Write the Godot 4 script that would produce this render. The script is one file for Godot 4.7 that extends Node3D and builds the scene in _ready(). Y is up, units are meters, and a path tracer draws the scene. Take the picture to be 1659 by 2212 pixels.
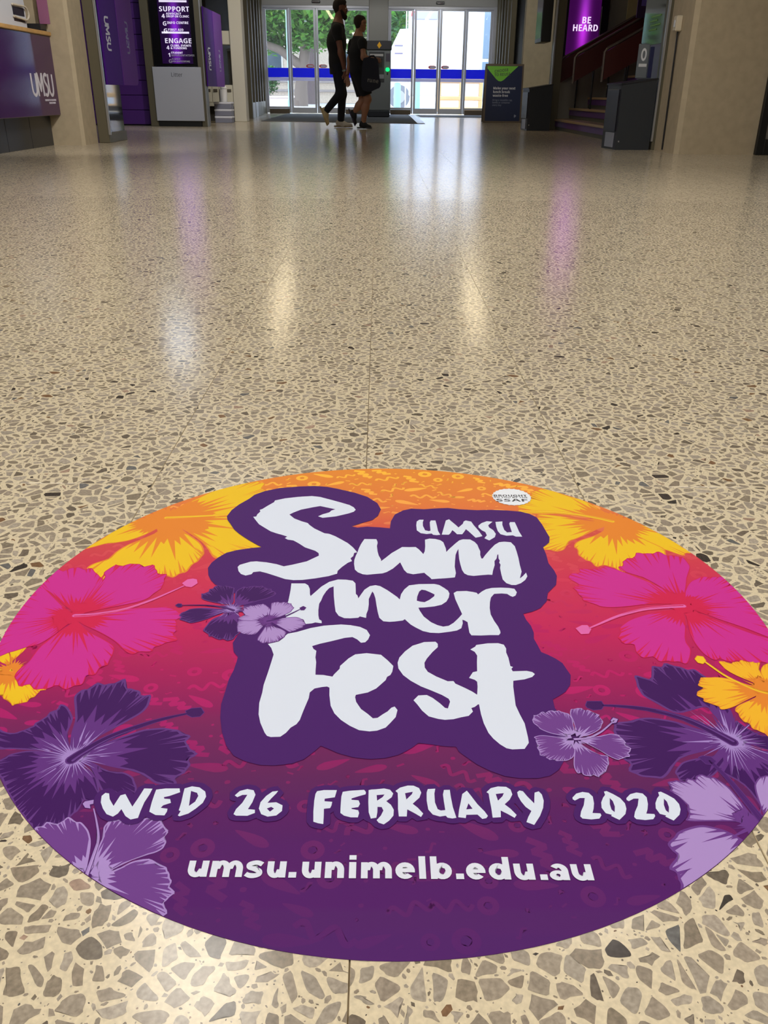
extends Node3D

# A hallway with a polished terrazzo floor, a round festival sticker in front, glass doors at the far end.
const FLOOR_ROUGH := 0.17
const FLOOR_SPEC := 0.5
var cam: Camera3D

func _ready() -> void:
	# camera: 0.5 m above the floor, tilted down
	cam = Camera3D.new()
	cam.name = "camera"
	cam.fov = 62.604
	cam.near = 0.05
	cam.far = 400.0
	cam.position = Vector3(0, 0.5, 0)
	cam.rotation = Vector3(-0.46109, -0.00964, 0.00988)
	add_child(cam)
	cam.current = true
	# overcast sky
	var env := Environment.new()
	env.background_mode = Environment.BG_SKY
	var sky := Sky.new()
	var sm := ProceduralSkyMaterial.new()
	sm.sky_top_color = Color(0.78, 0.86, 0.95)
	sm.sky_horizon_color = Color(0.95, 0.97, 1.0)
	sm.ground_horizon_color = Color(0.75, 0.75, 0.74)
	sm.ground_bottom_color = Color(0.5, 0.5, 0.48)
	sm.sky_energy_multiplier = 1.0
	sky.sky_material = sm
	env.sky = sky
	env.background_energy_multiplier = 6.0
	env.tonemap_mode = Environment.TONE_MAPPER_LINEAR
	env.tonemap_exposure = 1.04
	env.sdfgi_enabled = true
	env.ssao_enabled = true
	env.ssil_enabled = true
	var we := WorldEnvironment.new()
	we.name = "world"
	we.environment = env
	add_child(we)
	build_lights()
	build_shell()
	build_floor()
	build_sticker()
	build_doors()
	build_left()
	build_right()
	build_people()
	build_outside()

# ---------------------------------------------------------------- helpers
class MB:
	var v := PackedVector3Array()
	var n := PackedVector3Array()
	var c := PackedColorArray()
	var t := PackedVector2Array()
	var col := Color(1, 1, 1)
	func tri(a: Vector3, b: Vector3, d: Vector3, na: Vector3, nb: Vector3, nd: Vector3) -> void:
		var flip: bool = (b - a).cross(d - a).dot(na + nb + nd) > 0.0
		if flip:
			v.append(a); v.append(d); v.append(b)
			n.append(na); n.append(nd); n.append(nb)
		else:
			v.append(a); v.append(b); v.append(d)
			n.append(na); n.append(nb); n.append(nd)
		for i in 3:
			c.append(col)
			t.append(Vector2.ZERO)
	func quad(a: Vector3, b: Vector3, d: Vector3, e: Vector3, nn: Vector3) -> void:
		tri(a, b, d, nn, nn, nn)
		tri(a, d, e, nn, nn, nn)
	func quad_uv(a: Vector3, b: Vector3, d: Vector3, e: Vector3, nn: Vector3) -> void:
		var at := v.size()
		quad(a, b, d, e, nn)
		for i in range(at, v.size()):
			var p := v[i]
			t[i] = Vector2(0, 1) if p.is_equal_approx(a) else Vector2(1, 1) if p.is_equal_approx(b) else Vector2(1, 0) if p.is_equal_approx(d) else Vector2(0, 0)
	func box(ctr: Vector3, s: Vector3, bev := 0.004, basis := Basis()) -> void:
		var h := s * 0.5
		var b: float = minf(bev, minf(h.x, minf(h.y, h.z)) * 0.45)
		var ax := [Vector3.RIGHT, Vector3.UP, Vector3.BACK]
		for i in 3:
			var j := (i + 1) % 3
			var k := (i + 2) % 3
			for sg in [-1.0, 1.0]:
				var o: Vector3 = ax[i] * h[i] * sg
				var u: Vector3 = ax[j] * (h[j] - b)
				var w: Vector3 = ax[k] * (h[k] - b)
				var nn: Vector3 = basis * (ax[i] * sg)
				quad(ctr + basis * (o - u - w), ctr + basis * (o + u - w), ctr + basis * (o + u + w), ctr + basis * (o - u + w), nn)
			if b > 0.0:
				for sj in [-1.0, 1.0]:
					for sk in [-1.0, 1.0]:
						var p: Vector3 = ax[j] * h[j] * sj + ax[k] * (h[k] - b) * sk
						var q: Vector3 = ax[j] * (h[j] - b) * sj + ax[k] * h[k] * sk
						var l: Vector3 = ax[i] * (h[i] - b)
						quad(ctr + basis * (p - l), ctr + basis * (p + l), ctr + basis * (q + l), ctr + basis * (q - l), basis * ((ax[j] * sj + ax[k] * sk).normalized()))
		if b > 0.0:
			for sx in [-1.0, 1.0]:
				for sy in [-1.0, 1.0]:
					for sz in [-1.0, 1.0]:
						var sv := Vector3(sx, sy, sz)
						var nn: Vector3 = basis * sv.normalized()
						tri(ctr + basis * (sv * Vector3(h.x, h.y - b, h.z - b)), ctr + basis * (sv * Vector3(h.x - b, h.y, h.z - b)), ctr + basis * (sv * Vector3(h.x - b, h.y - b, h.z)), nn, nn, nn)
	func span(a: Vector3, b: Vector3, bev := 0.004) -> void:   # a box between two corners
		box((a + b) * 0.5, (b - a).abs(), bev)
	func prism(poly: PackedVector2Array, o: Vector3, ux: Vector3, uy: Vector3, depth: float) -> void:   # an outline pushed through by depth
		var uz := ux.cross(uy).normalized()
		var ids := Geometry2D.triangulate_polygon(poly)
		for i in range(0, ids.size(), 3):
			var a := o + ux * poly[ids[i]].x + uy * poly[ids[i]].y
			var b := o + ux * poly[ids[i + 1]].x + uy * poly[ids[i + 1]].y
			var d := o + ux * poly[ids[i + 2]].x + uy * poly[ids[i + 2]].y
			tri(a + uz * depth, b + uz * depth, d + uz * depth, uz, uz, uz)
			tri(a, b, d, -uz, -uz, -uz)
		var cw := Geometry2D.is_polygon_clockwise(poly)
		for i in poly.size():
			var p := poly[i]
			var q := poly[(i + 1) % poly.size()]
			var e := (q - p).normalized()
			var o2 := Vector2(e.y, -e.x) * (-1.0 if cw else 1.0)
			var nn := ux * o2.x + uy * o2.y
			var a := o + ux * p.x + uy * p.y
			var b := o + ux * q.x + uy * q.y
			quad(a, b, b + uz * depth, a + uz * depth, nn)
	func flat(poly: PackedVector2Array, y: float) -> void:   # a print layer lying on the ground, up is -z
		if poly.size() < 3:
			return
		var ids := Geometry2D.triangulate_polygon(poly)
		for i in range(0, ids.size(), 3):
			var a := poly[ids[i]]
			var b := poly[ids[i + 1]]
			var d := poly[ids[i + 2]]
			tri(Vector3(a.x, y, -a.y), Vector3(b.x, y, -b.y), Vector3(d.x, y, -d.y), Vector3.UP, Vector3.UP, Vector3.UP)
	func tube(pts: Array, radii: Array, sides := 10, squash := 1.0) -> void:
		var rings := []
		var up := Vector3.UP
		for i in pts.size():
			var d: Vector3 = (pts[mini(i + 1, pts.size() - 1)] - pts[maxi(i - 1, 0)]).normalized()
			if absf(d.dot(up)) > 0.95:
				up = Vector3.RIGHT if absf(d.x) < 0.9 else Vector3.BACK
			var s := d.cross(up).normalized()
			var w := s.cross(d).normalized()
			var ring := []
			for k in sides:
				var an := TAU * k / sides
				var dir := s * cos(an) + w * sin(an) * squash
				ring.append([pts[i] + dir * radii[mini(i, radii.size() - 1)], dir.normalized()])
			rings.append(ring)
		for i in rings.size() - 1:
			for k in sides:
				var a = rings[i][k]
				var b = rings[i][(k + 1) % sides]
				var d = rings[i + 1][(k + 1) % sides]
				var e = rings[i + 1][k]
				tri(a[0], b[0], d[0], a[1], b[1], d[1])
				tri(a[0], d[0], e[0], a[1], d[1], e[1])
		for last in [0, rings.size() - 1]:
			var nn: Vector3 = (pts[0] - pts[1]).normalized() if last == 0 else (pts[last] - pts[last - 1]).normalized()
			for k in range(1, sides - 1):
				tri(rings[last][0][0], rings[last][k][0], rings[last][k + 1][0], nn, nn, nn)
	func ball(ctr: Vector3, r: Vector3, rings := 8, sides := 12) -> void:
		for i in rings:
			for k in sides:
				var p := []
				for q in [[i, k], [i, k + 1], [i + 1, k + 1], [i + 1, k]]:
					var la: float = PI * q[0] / rings
					var lo: float = TAU * q[1] / sides
					p.append(Vector3(sin(la) * cos(lo), cos(la), sin(la) * sin(lo)))
				var w := []
				for q in p:
					w.append((q / r).normalized())
				if i > 0:
					tri(ctr + p[0] * r, ctr + p[1] * r, ctr + p[2] * r, w[0], w[1], w[2])
				if i < rings - 1:
					tri(ctr + p[0] * r, ctr + p[2] * r, ctr + p[3] * r, w[0], w[2], w[3])
	func made() -> ArrayMesh:
		var m := ArrayMesh.new()
		if v.is_empty():
			return m
		var arr := []
		arr.resize(Mesh.ARRAY_MAX)
		arr[Mesh.ARRAY_VERTEX] = v
		arr[Mesh.ARRAY_NORMAL] = n
		arr[Mesh.ARRAY_COLOR] = c
		arr[Mesh.ARRAY_TEX_UV] = t
		m.add_surface_from_arrays(Mesh.PRIMITIVE_TRIANGLES, arr)
		return m

var taken := {}
func numbered(called: String) -> String:
	var k: int = taken.get(called, 0)
	taken[called] = k + 1
	return called if k == 0 else "%s_%03d" % [called, k]

func thing(called: String, label: String, category: String, at := Vector3.ZERO, group := "") -> Node3D:
	var o := Node3D.new()
	o.name = numbered(called)
	add_child(o, true)
	o.position = at
	tag(o, label, category, group)
	return o

func tag(o: Node, label: String, category: String, group := "") -> void:
	o.set_meta("label", label)
	o.set_meta("category", category)
	if group:
		o.set_meta("group", group)

func frame_of(called: String) -> Node3D:     # a piece of the setting that holds parts
	var o := Node3D.new()
	o.name = called
	o.set_meta("kind", "structure")
	add_child(o, true)
	return o

func part(called: String, mb: MB, m: Material, parent: Node, label := "") -> MeshInstance3D:
	return shape(called, mb.made(), m, parent, label)

func shape(called: String, mesh: Mesh, m: Material, parent: Node, label := "") -> MeshInstance3D:
	var o := MeshInstance3D.new()
	o.name = called
	o.mesh = mesh
	o.material_override = m
	parent.add_child(o, true)
	if label:
		o.set_meta("label", label)
	return o

func structure(called: String, mb: MB, m: Material) -> MeshInstance3D:
	var o := part(called, mb, m, self)
	o.set_meta("kind", "structure")
	return o

func mat(colour: Color, rough := 0.6, metal := 0.0, spec := 0.5) -> StandardMaterial3D:
	var m := StandardMaterial3D.new()
	m.albedo_color = colour
	m.roughness = rough
	m.metallic = metal
	m.metallic_specular = spec
	return m

func rgb(r: float, g: float, b: float) -> Color:
	return Color(r / 255.0, g / 255.0, b / 255.0)

func lin(r: float, g: float, b: float) -> Color:
	return rgb(r, g, b).srgb_to_linear()

func vcol(rough := 0.5, spec := 0.5) -> StandardMaterial3D:
	var m := mat(Color.WHITE, rough, 0.0, spec)
	m.vertex_color_use_as_albedo = true
	return m

func noise_tex(freq: float, lo: float, hi: float, sd: int, size := 256, oct := 4, kind := FastNoiseLite.TYPE_SIMPLEX_SMOOTH) -> NoiseTexture2D:
	var f := FastNoiseLite.new()
	f.noise_type = kind
	f.frequency = freq
	f.seed = sd
	f.fractal_octaves = oct
	var tx := NoiseTexture2D.new()
	tx.width = size
	tx.height = size
	tx.seamless = true
	tx.noise = f
	var g := Gradient.new()
	g.set_color(0, Color(lo, lo, lo))
	g.set_color(1, Color(hi, hi, hi))
	tx.color_ramp = g
	return tx

func grained(m: StandardMaterial3D, tx: Texture2D, per_metre: float) -> StandardMaterial3D:
	m.albedo_texture = tx
	m.uv1_triplanar = true
	m.uv1_world_triplanar = true
	m.uv1_scale = Vector3.ONE * per_metre
	return m

func glow(m: StandardMaterial3D, colour: Color, power: float) -> StandardMaterial3D:
	m.emission_enabled = true
	m.emission = colour
	m.emission_energy_multiplier = power
	return m

func lettering(called: String, words: String, tall: float, m: Material, parent: Node, at: Vector3, facing := Basis(), bold := true, left := true, wide := 1.0, thick := 0.002) -> MeshInstance3D:
	var tm := TextMesh.new()
	var f := SystemFont.new()
	f.font_names = PackedStringArray(["Droid Sans"])
	f.font_weight = 700 if bold else 400
	tm.font = f
	tm.font_size = 32
	tm.text = words
	tm.pixel_size = tall / 23.0
	tm.depth = thick
	tm.horizontal_alignment = HORIZONTAL_ALIGNMENT_LEFT if left else HORIZONTAL_ALIGNMENT_CENTER
	tm.curve_step = 1.0
	var o := shape(called, tm, m, parent)
	o.transform = Transform3D(facing.scaled_local(Vector3(wide, 1, 1)), at)
	return o

func v2(a: Array, s := 1.0) -> PackedVector2Array:
	var p := PackedVector2Array()
	for i in range(0, a.size(), 2):
		p.append(Vector2(a[i], a[i + 1]) * s)
	return p

func rounded(p: PackedVector2Array, times := 1) -> PackedVector2Array:    # corner cutting
	for k in times:
		var q := PackedVector2Array()
		for i in p.size():
			var a := p[i]
			var b := p[(i + 1) % p.size()]
			q.append(a.lerp(b, 0.25))
			q.append(a.lerp(b, 0.75))
		p = q
	return p

func smooth_path(p: PackedVector2Array, steps := 6) -> PackedVector2Array:   # Catmull-Rom through the points
	var q := PackedVector2Array()
	for i in p.size() - 1:
		var a := p[maxi(i - 1, 0)]
		var b := p[i]
		var d := p[i + 1]
		var e := p[mini(i + 2, p.size() - 1)]
		for k in steps:
			var u := float(k) / steps
			q.append(0.5 * ((2.0 * b) + (d - a) * u + (2.0 * a - 5.0 * b + 4.0 * d - e) * u * u + (3.0 * b - a - 3.0 * d + e) * u * u * u))
	q.append(p[p.size() - 1])
	return q

func ribbon(p: PackedVector2Array, w0: float, w1: float) -> PackedVector2Array:
	var l := PackedVector2Array()
	var r := PackedVector2Array()
	for i in p.size():
		var d := (p[mini(i + 1, p.size() - 1)] - p[maxi(i - 1, 0)]).normalized()
		var w := lerpf(w0, w1, float(i) / (p.size() - 1)) * 0.5
		l.append(p[i] + d.orthogonal() * w)
		r.append(p[i] - d.orthogonal() * w)
	var s0 := (p[0] - p[1]).normalized()
	var cap := PackedVector2Array()
	for k in range(1, 6):
		var an := PI * k / 6.0
		cap.append(p[0] + s0.rotated(PI / 2 - an) * w0 * 0.5)
	r.reverse()
	l.append_array(r)
	cap.reverse()
	var test := l.duplicate()
	test.append_array(cap)
	if Geometry2D.triangulate_polygon(test).is_empty():
		return l
	return test

# ---------------------------------------------------------------- terrazzo
const FAR_TINT := Color(0.904, 0.901, 0.905)
const TW := 0.30263
const TL := 0.9078
const TX0 := -0.0158
const TZ0 := -2.0
var chip_mat: StandardMaterial3D
var binder_mat: StandardMaterial3D

func chip_tone(rng: RandomNumberGenerator, big := false) -> Color:
	var u := rng.randf()
	if big and u > 0.86 and rng.randf() < 0.7:
		u = rng.randf() * 0.8
	var k := rng.randf_range(0.88, 1.14)
	var c: Color
	if u < 0.42: c = lin(174, 160, 142)
	elif u < 0.66: c = lin(190, 177, 160)
	elif u < 0.81: c = lin(158, 144, 125)
	elif u < 0.885: c = lin(128, 116, 102)
	elif u < 0.925: c = lin(78, 71, 66)
	elif u < 0.95: c = lin(142, 110, 82)
	elif u < 0.97: c = lin(124, 122, 120)
	else: c = lin(184, 156, 136)
	return Color(c.r * k, c.g * k, c.b * k)

# stone chips of one slab: cells of a jittered grid cut by half planes, drawn in and roughened; smaller chips fill the gaps
func chips(rng: RandomNumberGenerator, w: float, l: float) -> Array:
	var cell := 0.0142
	var nx := int(ceil(w / cell)) + 2
	var nz := int(ceil(l / cell)) + 2
	var pts := {}
	for i in nx:
		for j in nz:
			if rng.randf() < 0.86:
				pts[Vector2i(i, j)] = Vector2((i - 0.5 + rng.randf_range(-0.12, 1.12)) * cell, (j - 0.5 + rng.randf_range(-0.12, 1.12)) * cell)
	var lim := PackedVector2Array([Vector2(0.0006, 0.0006), Vector2(w - 0.0006, 0.0006), Vector2(w - 0.0006, l - 0.0006), Vector2(0.0006, l - 0.0006)])
	var out := []
	var large := {}
	for key in pts:
		var p: Vector2 = pts[key]
		var poly := [p + Vector2(-1.6, -1.6) * cell, p + Vector2(1.6, -1.6) * cell, p + Vector2(1.6, 1.6) * cell, p + Vector2(-1.6, 1.6) * cell]
		for di in range(-2, 3):
			for dj in range(-2, 3):
				var kk := Vector2i(key.x + di, key.y + dj)
				if kk == key or not pts.has(kk):
					continue
				var d: Vector2 = pts[kk] - p
				var m := d.length() * 0.5
				if m > 1.5 * cell or m < 1e-5:
					continue
				d = d / (2.0 * m)
				var nw := []
				for a in poly.size():
					var u: Vector2 = poly[a]
					var v: Vector2 = poly[(a + 1) % poly.size()]
					var su := (u - p).dot(d) - m
					var sv := (v - p).dot(d) - m
					if su <= 0.0:
						nw.append(u)
					if (su < 0.0) != (sv < 0.0):
						nw.append(u.lerp(v, su / (su - sv)))
				poly = nw
				if poly.size() < 3:
					break
		if poly.size() < 3:
			continue
		var ctr := Vector2.ZERO
		for a in poly:
			ctr += a
		ctr /= poly.size()
		var shift := Vector2.from_angle(rng.randf() * TAU) * 0.0008
		var inset := rng.randf_range(0.0007, 0.0022)
		if rng.randf() < 0.28:
			inset = rng.randf_range(0.0022, 0.0045)
		var q := PackedVector2Array()
		var stretch := Vector2.from_angle(rng.randf() * PI)
		var squeeze := rng.randf_range(0.0, 0.42)
		for a in poly.size():
			for mid in 2:
				var e: Vector2 = poly[a]
				if mid == 1:
					if poly[a].distance_to(poly[(a + 1) % poly.size()]) < 0.006:
						continue
					e = poly[a].lerp(poly[(a + 1) % poly.size()], rng.randf_range(0.35, 0.65))
				var d := e - ctr
				var r := d.length()
				if r < inset * 1.25:
					continue
				if mid == 0 and rng.randf() < 0.25:
					d *= rng.randf_range(0.72, 0.92)     # a corner knocked off
				d = d * ((r - inset * rng.randf_range(0.7, 1.7)) / r)
				d -= stretch * d.dot(stretch) * squeeze
				q.append(ctr + d + shift)
		if q.size() < 3:
			continue
		if rng.randf() < 0.7:
			q = rounded(q, 1)
		for piece in Geometry2D.intersect_polygons(q, lim):
			if piece.size() >= 3:
				out.append([piece, chip_tone(rng, true), 0])
				var home := Vector2i(int(ctr.x / cell), int(ctr.y / cell))
				if not large.has(home):
					large[home] = []
				large[home].append(piece)
	var small := {}
	for i in int(w * l * 52000):
		var p := Vector2(rng.randf_range(0.003, w - 0.003), rng.randf_range(0.003, l - 0.003))
		var u := rng.randf()
		var r := 0.0007 + 0.0042 * u * u * u if i > 5000 else rng.randf_range(0.0017, 0.0048)
		var q := PackedVector2Array()
		var k := rng.randi_range(4, 6)
		var a0 := rng.randf() * TAU
		var sx := rng.randf_range(0.4, 0.95)
		for a in k:
			q.append(p + (Vector2.from_angle(TAU * (a + rng.randf_range(-0.25, 0.25)) / k) * r * Vector2(1, sx)).rotated(a0))
		var free := true
		var home := Vector2i(int(p.x / cell), int(p.y / cell))
		for di in range(-1, 2):
			for dj in range(-1, 2):
				var kk := home + Vector2i(di, dj)
				if free and large.has(kk):
					for piece in large[kk]:
						if Geometry2D.is_point_in_polygon(p, piece):
							free = false
							break
						for a in q:
							if Geometry2D.is_point_in_polygon(p + (a - p) * 1.25, piece):
								free = false
								break
						for a in piece:
							if free and Geometry2D.is_point_in_polygon(a, q):
								free = false
								break
						if not free:
							break
				if free and small.has(kk):
					for s in small[kk]:
						if s[0].distance_to(p) < (s[1] + r) * 0.9:
							free = false
							break
		if not free:
			continue
		if not small.has(home):
			small[home] = []
		small[home].append([p, r])
		for piece in Geometry2D.intersect_polygons(q, lim):
			out.append([piece, chip_tone(rng), 1])
	return out

func chip_mesh(mb: MB, ch: Array, off := Vector2.ZERO) -> void:
	var p: PackedVector2Array = ch[0]
	mb.col = ch[1]
	var y := 0.00012 if ch[2] == 0 else 0.00005
	var up := Vector3.UP
	for i in range(1, p.size() - 1):
		mb.tri(Vector3(p[0].x - off.x, y, p[0].y - off.y), Vector3(p[i].x - off.x, y, p[i].y - off.y), Vector3(p[i + 1].x - off.x, y, p[i + 1].y - off.y), up, up, up)

func seen_share(p: Vector3) -> Vector2:     # where a point of the floor lies in the frame, -1 to 1
	var q := cam.transform.affine_inverse() * p
	if q.z > -0.05:
		return Vector2(9, 9)
	var ty := tan(deg_to_rad(cam.fov) * 0.5)
	return Vector2(q.x / -q.z / (ty * 1659.0 / 2212.0), q.y / -q.z / ty)

func terrazzo_image() -> ImageTexture:       # the same chips, too far away to be picked apart
	var rng := RandomNumberGenerator.new()
	rng.seed = 77
	var n := 1024
	var im := Image.create(n, n, false, Image.FORMAT_RGB8)
	im.fill(rgb(226, 211, 180))
	var s := n / 1.2
	for k in 15500:
		var c := chip_tone(rng).linear_to_srgb()
		var p := Vector2(rng.randf(), rng.randf()) * n
		var small := k < 6500
		var r := (rng.randf_range(0.001, 0.0025) if small else rng.randf_range(0.0035, 0.0072)) * s
		var a0 := rng.randf() * TAU
		var sx := rng.randf_range(0.5, 0.95)
		var sides := rng.randi_range(4, 6)
		var q := PackedVector2Array()
		for a in sides:
			q.append((Vector2.from_angle(TAU * (a + rng.randf_range(-0.25, 0.25)) / sides) * r * Vector2(1, sx)).rotated(a0))
		for y in range(int(-r), int(r) + 1):
			var lo := 1e9
			var hi := -1e9
			for a in sides:
				var u := q[a]
				var v := q[(a + 1) % sides]
				if (u.y <= y) != (v.y <= y):
					var x := u.x + (v.x - u.x) * (y - u.y) / (v.y - u.y)
					lo = minf(lo, x)
					hi = maxf(hi, x)
			if hi > lo:
				var yy := posmod(int(p.y) + y, n)
				var x0 := int(p.x + lo)
				var w := maxi(1, int(hi - lo))
				x0 = posmod(x0, n)
				im.fill_rect(Rect2i(x0, yy, mini(w, n - x0), 1), c)
				if x0 + w > n:
					im.fill_rect(Rect2i(0, yy, x0 + w - n, 1), c)
	return ImageTexture.create_from_image(im)

func build_floor() -> void:
	var root := frame_of("floor")
	chip_mat = vcol(FLOOR_ROUGH, FLOOR_SPEC)
	chip_mat = grained(chip_mat, noise_tex(0.05, 0.78, 1.0, 5, 512, 5), 7.0)
	binder_mat = grained(mat(rgb(232, 216, 184), FLOOR_ROUGH, 0.0, FLOOR_SPEC), noise_tex(0.06, 0.9, 1.0, 6, 512, 4), 6.0)
	var far_mat := mat(Color(FAR_TINT.r, FAR_TINT.g, FAR_TINT.b), FLOOR_ROUGH, 0.0, FLOOR_SPEC)
	far_mat.albedo_texture = terrazzo_image()
	far_mat.uv1_triplanar = true
	far_mat.uv1_world_triplanar = true
	far_mat.uv1_scale = Vector3.ONE / 1.2
	var grout := mat(rgb(138, 122, 96), 0.9)
	var mb := MB.new()
	mb.span(Vector3(-11, -0.25, -26.2), Vector3(11, -0.0016, 4.2), 0.0)
	part("grout_bed", mb, grout, root)
	# four patterns of near slab, laid either way round
	var kinds := []
	for k in 4:
		var rng := RandomNumberGenerator.new()
		rng.seed = 300 + k
		kinds.append(chips(rng, TW, TL))
	var kind_mesh := []
	for k in 4:
		mb = MB.new()
		for ch in kinds[k]:
			chip_mesh(mb, ch)
		kind_mesh.append(mb.made())
	var slab := MB.new()
	slab.box(Vector3(TW * 0.5, -0.008, TL * 0.5), Vector3(TW - 0.0011, 0.016, TL - 0.0011), 0.0004)
	var slab_mesh := slab.made()
	var pick := RandomNumberGenerator.new()
	pick.seed = 9
	var singles := []     # candidates for chips that are picked apart one by one
	var near := []
	for row in range(-3, 3):
		var z := TZ0 - TL * (row + 1)          # the far edge of this row
		for colm in range(-9, 9):
			var x := TX0 + TW * colm
			var inside := false
			for c in [Vector2(0, 0), Vector2(1, 0), Vector2(0, 1), Vector2(1, 1), Vector2(0.5, 0.5), Vector2(0.5, 0), Vector2(0, 0.5), Vector2(1, 0.5), Vector2(0.5, 1), Vector2(0.5, 0.75), Vector2(0.5, 0.25)]:
				var s := seen_share(Vector3(x + TW * c.x, 0, z + TL * c.y))
				if absf(s.x) < 1.12 and absf(s.y) < 1.12:
					inside = true
			if not inside and z > -2.5 and absf(x) > 1.5:
				continue
			var tile := shape("floor_tile", slab_mesh, binder_mat, root)
			tile.position = Vector3(x, 0, z)
			var k := pick.randi_range(0, 3)
			var turned := pick.randf() < 0.5
			near.append([tile, k, turned])
			if z > -1.2 and inside:
				for i in kinds[k].size():
					var ch = kinds[k][i]
					if ch[2] == 1:
						continue
					var ctr := Vector2.ZERO
					for a in ch[0]:
						ctr += a
					ctr /= ch[0].size()
					if turned:
						ctr = Vector2(TW, TL) - ctr
					var w := Vector3(x + ctr.x, 0, z + ctr.y)
					var s := seen_share(w)
					if absf(s.x) > 0.99 or absf(s.y) > 0.99 or Vector2(w.x - 0.01467, w.z + 0.75335).length() < DISC_R + 0.006:
						continue
					var area := 0.0
					for a in ch[0].size():
						area += ch[0][a].cross(ch[0][(a + 1) % ch[0].size()])
					var dep := -(cam.transform.affine_inverse() * w).z
					singles.append([absf(area) / (dep * dep * dep), near.size() - 1, i])
	singles.sort_custom(func(a, b): return a[0] > b[0])
	var apart := {}
	for i in mini(300, singles.size()):
		var key: int = singles[i][1]
		if not apart.has(key):
			apart[key] = {}
		apart[key][singles[i][2]] = true
	for t in near.size():
		var tile: MeshInstance3D = near[t][0]
		var k: int = near[t][1]
		var seat := Transform3D(Basis(Vector3.UP, PI), Vector3(TW, 0, TL)) if near[t][2] else Transform3D()
		var rest: Mesh = kind_mesh[k]
		if apart.has(t):
			mb = MB.new()
			for i in kinds[k].size():
				if apart[t].has(i):
					var one := MB.new()
					var ctr: Vector2 = kinds[k][i][0][0]
					chip_mesh(one, kinds[k][i], ctr)
					var o := part("stone_chip", one, chip_mat, tile)
					o.transform = seat * Transform3D(Basis(), Vector3(ctr.x, 0, ctr.y))
				else:
					chip_mesh(mb, kinds[k][i])
			rest = mb.made()
		var o := shape("stone_chips", rest, chip_mat, tile)
		o.transform = seat
		o.set_meta("kind", "stuff")
	# farther slabs: one material
	var far_slab := slab_mesh
	for row in range(3, 8):
		var z := TZ0 - TL * (row + 1)
		for colm in range(-14, 14):
			var tile := shape("floor_tile", far_slab, far_mat, root)
			tile.position = Vector3(TX0 + TW * colm, 0, z)
	mb = MB.new()
	var zf := TZ0 - TL * 8
	var xl := TX0 - TW * 14
	var xr := TX0 + TW * 14
	mb.span(Vector3(-11, -0.016, -26.2), Vector3(11, 0, zf), 0.0)
	mb.span(Vector3(-11, -0.016, zf), Vector3(xl, 0, 4.2), 0.0)
	mb.span(Vector3(xr, -0.016, zf), Vector3(11, 0, 4.2), 0.0)
	var zn := TZ0 + TL * 3
	mb.span(Vector3(xl, -0.016, zn), Vector3(xr, 0, 4.2), 0.0)
	part("far_terrazzo", mb, far_mat, root)
	# slabs outside the frame between the near ones and the sides
	mb = MB.new()
	var have := {}
	for q in near:
		have[Vector2i(roundi((q[0].position.x - TX0) / TW), roundi((q[0].position.z - TZ0) / TL))] = true
	for row in range(-3, 3):
		for colm in range(-14, 14):
			var z := TZ0 - TL * (row + 1)
			if not have.has(Vector2i(colm, -(row + 1))):
				mb.span(Vector3(TX0 + TW * colm, -0.016, z), Vector3(TX0 + TW * (colm + 1), 0, z + TL), 0.0)
	part("side_terrazzo", mb, far_mat, root)

# ---------------------------------------------------------------- the round floor sticker
const DISC_R := 0.3971
const STEP := 0.000004
var disc := PackedVector2Array()

func stops(v: float, at: Array, cols: Array) -> Color:
	for i in at.size() - 1:
		if v >= at[i + 1]:
			return cols[i].lerp(cols[i + 1], clampf((at[i] - v) / (at[i] - at[i + 1]), 0, 1))
	return cols[cols.size() - 1]

func ground_tone(v: float) -> Color:     # the printed gradient, top to bottom
	return stops(v, [0.39, 0.27, 0.19, 0.08, -0.02, -0.11, -0.17, -0.23, -0.30, -0.40],
		[lin(226, 138, 52), lin(224, 122, 62), lin(207, 76, 72), lin(203, 52, 84), lin(194, 38, 92), lin(160, 32, 92), lin(122, 34, 92), lin(98, 34, 92), lin(86, 33, 102), lin(82, 34, 106)])

func motif_tone(v: float) -> Color:
	return stops(v, [0.39, 0.27, 0.19, 0.08, -0.02, -0.11, -0.17, -0.23, -0.30, -0.40],
		[lin(250, 188, 60), lin(244, 166, 76), lin(216, 92, 82), lin(208, 58, 88), lin(184, 30, 96), lin(186, 30, 104), lin(166, 30, 106), lin(132, 34, 98), lin(104, 34, 104), lin(85, 34, 107)])

func cut(p: PackedVector2Array) -> Array:
	return Geometry2D.intersect_polygons(p, disc)

func lay(mb: MB, p: PackedVector2Array, y: float, col: Color) -> void:
	mb.col = col
	for q in cut(p):
		if not Geometry2D.is_polygon_clockwise(q):
			mb.flat(q, y)
		else:
			q.reverse()
			mb.flat(q, y)

func star(ctr: Vector2, r_in: float, r_out: float, count: int, rng: RandomNumberGenerator) -> PackedVector2Array:
	var p := PackedVector2Array()
	for i in count:
		var a := TAU * (i + rng.randf_range(-0.25, 0.25)) / count
		var ro := lerpf(r_in, r_out, pow(rng.randf(), 1.3)) * 1.06
		var ri := r_in * rng.randf_range(0.8, 1.05)
		p.append(ctr + Vector2.from_angle(a) * ro)
		p.append(ctr + Vector2.from_angle(a + TAU * 0.5 / count) * ri)
	return p

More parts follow.
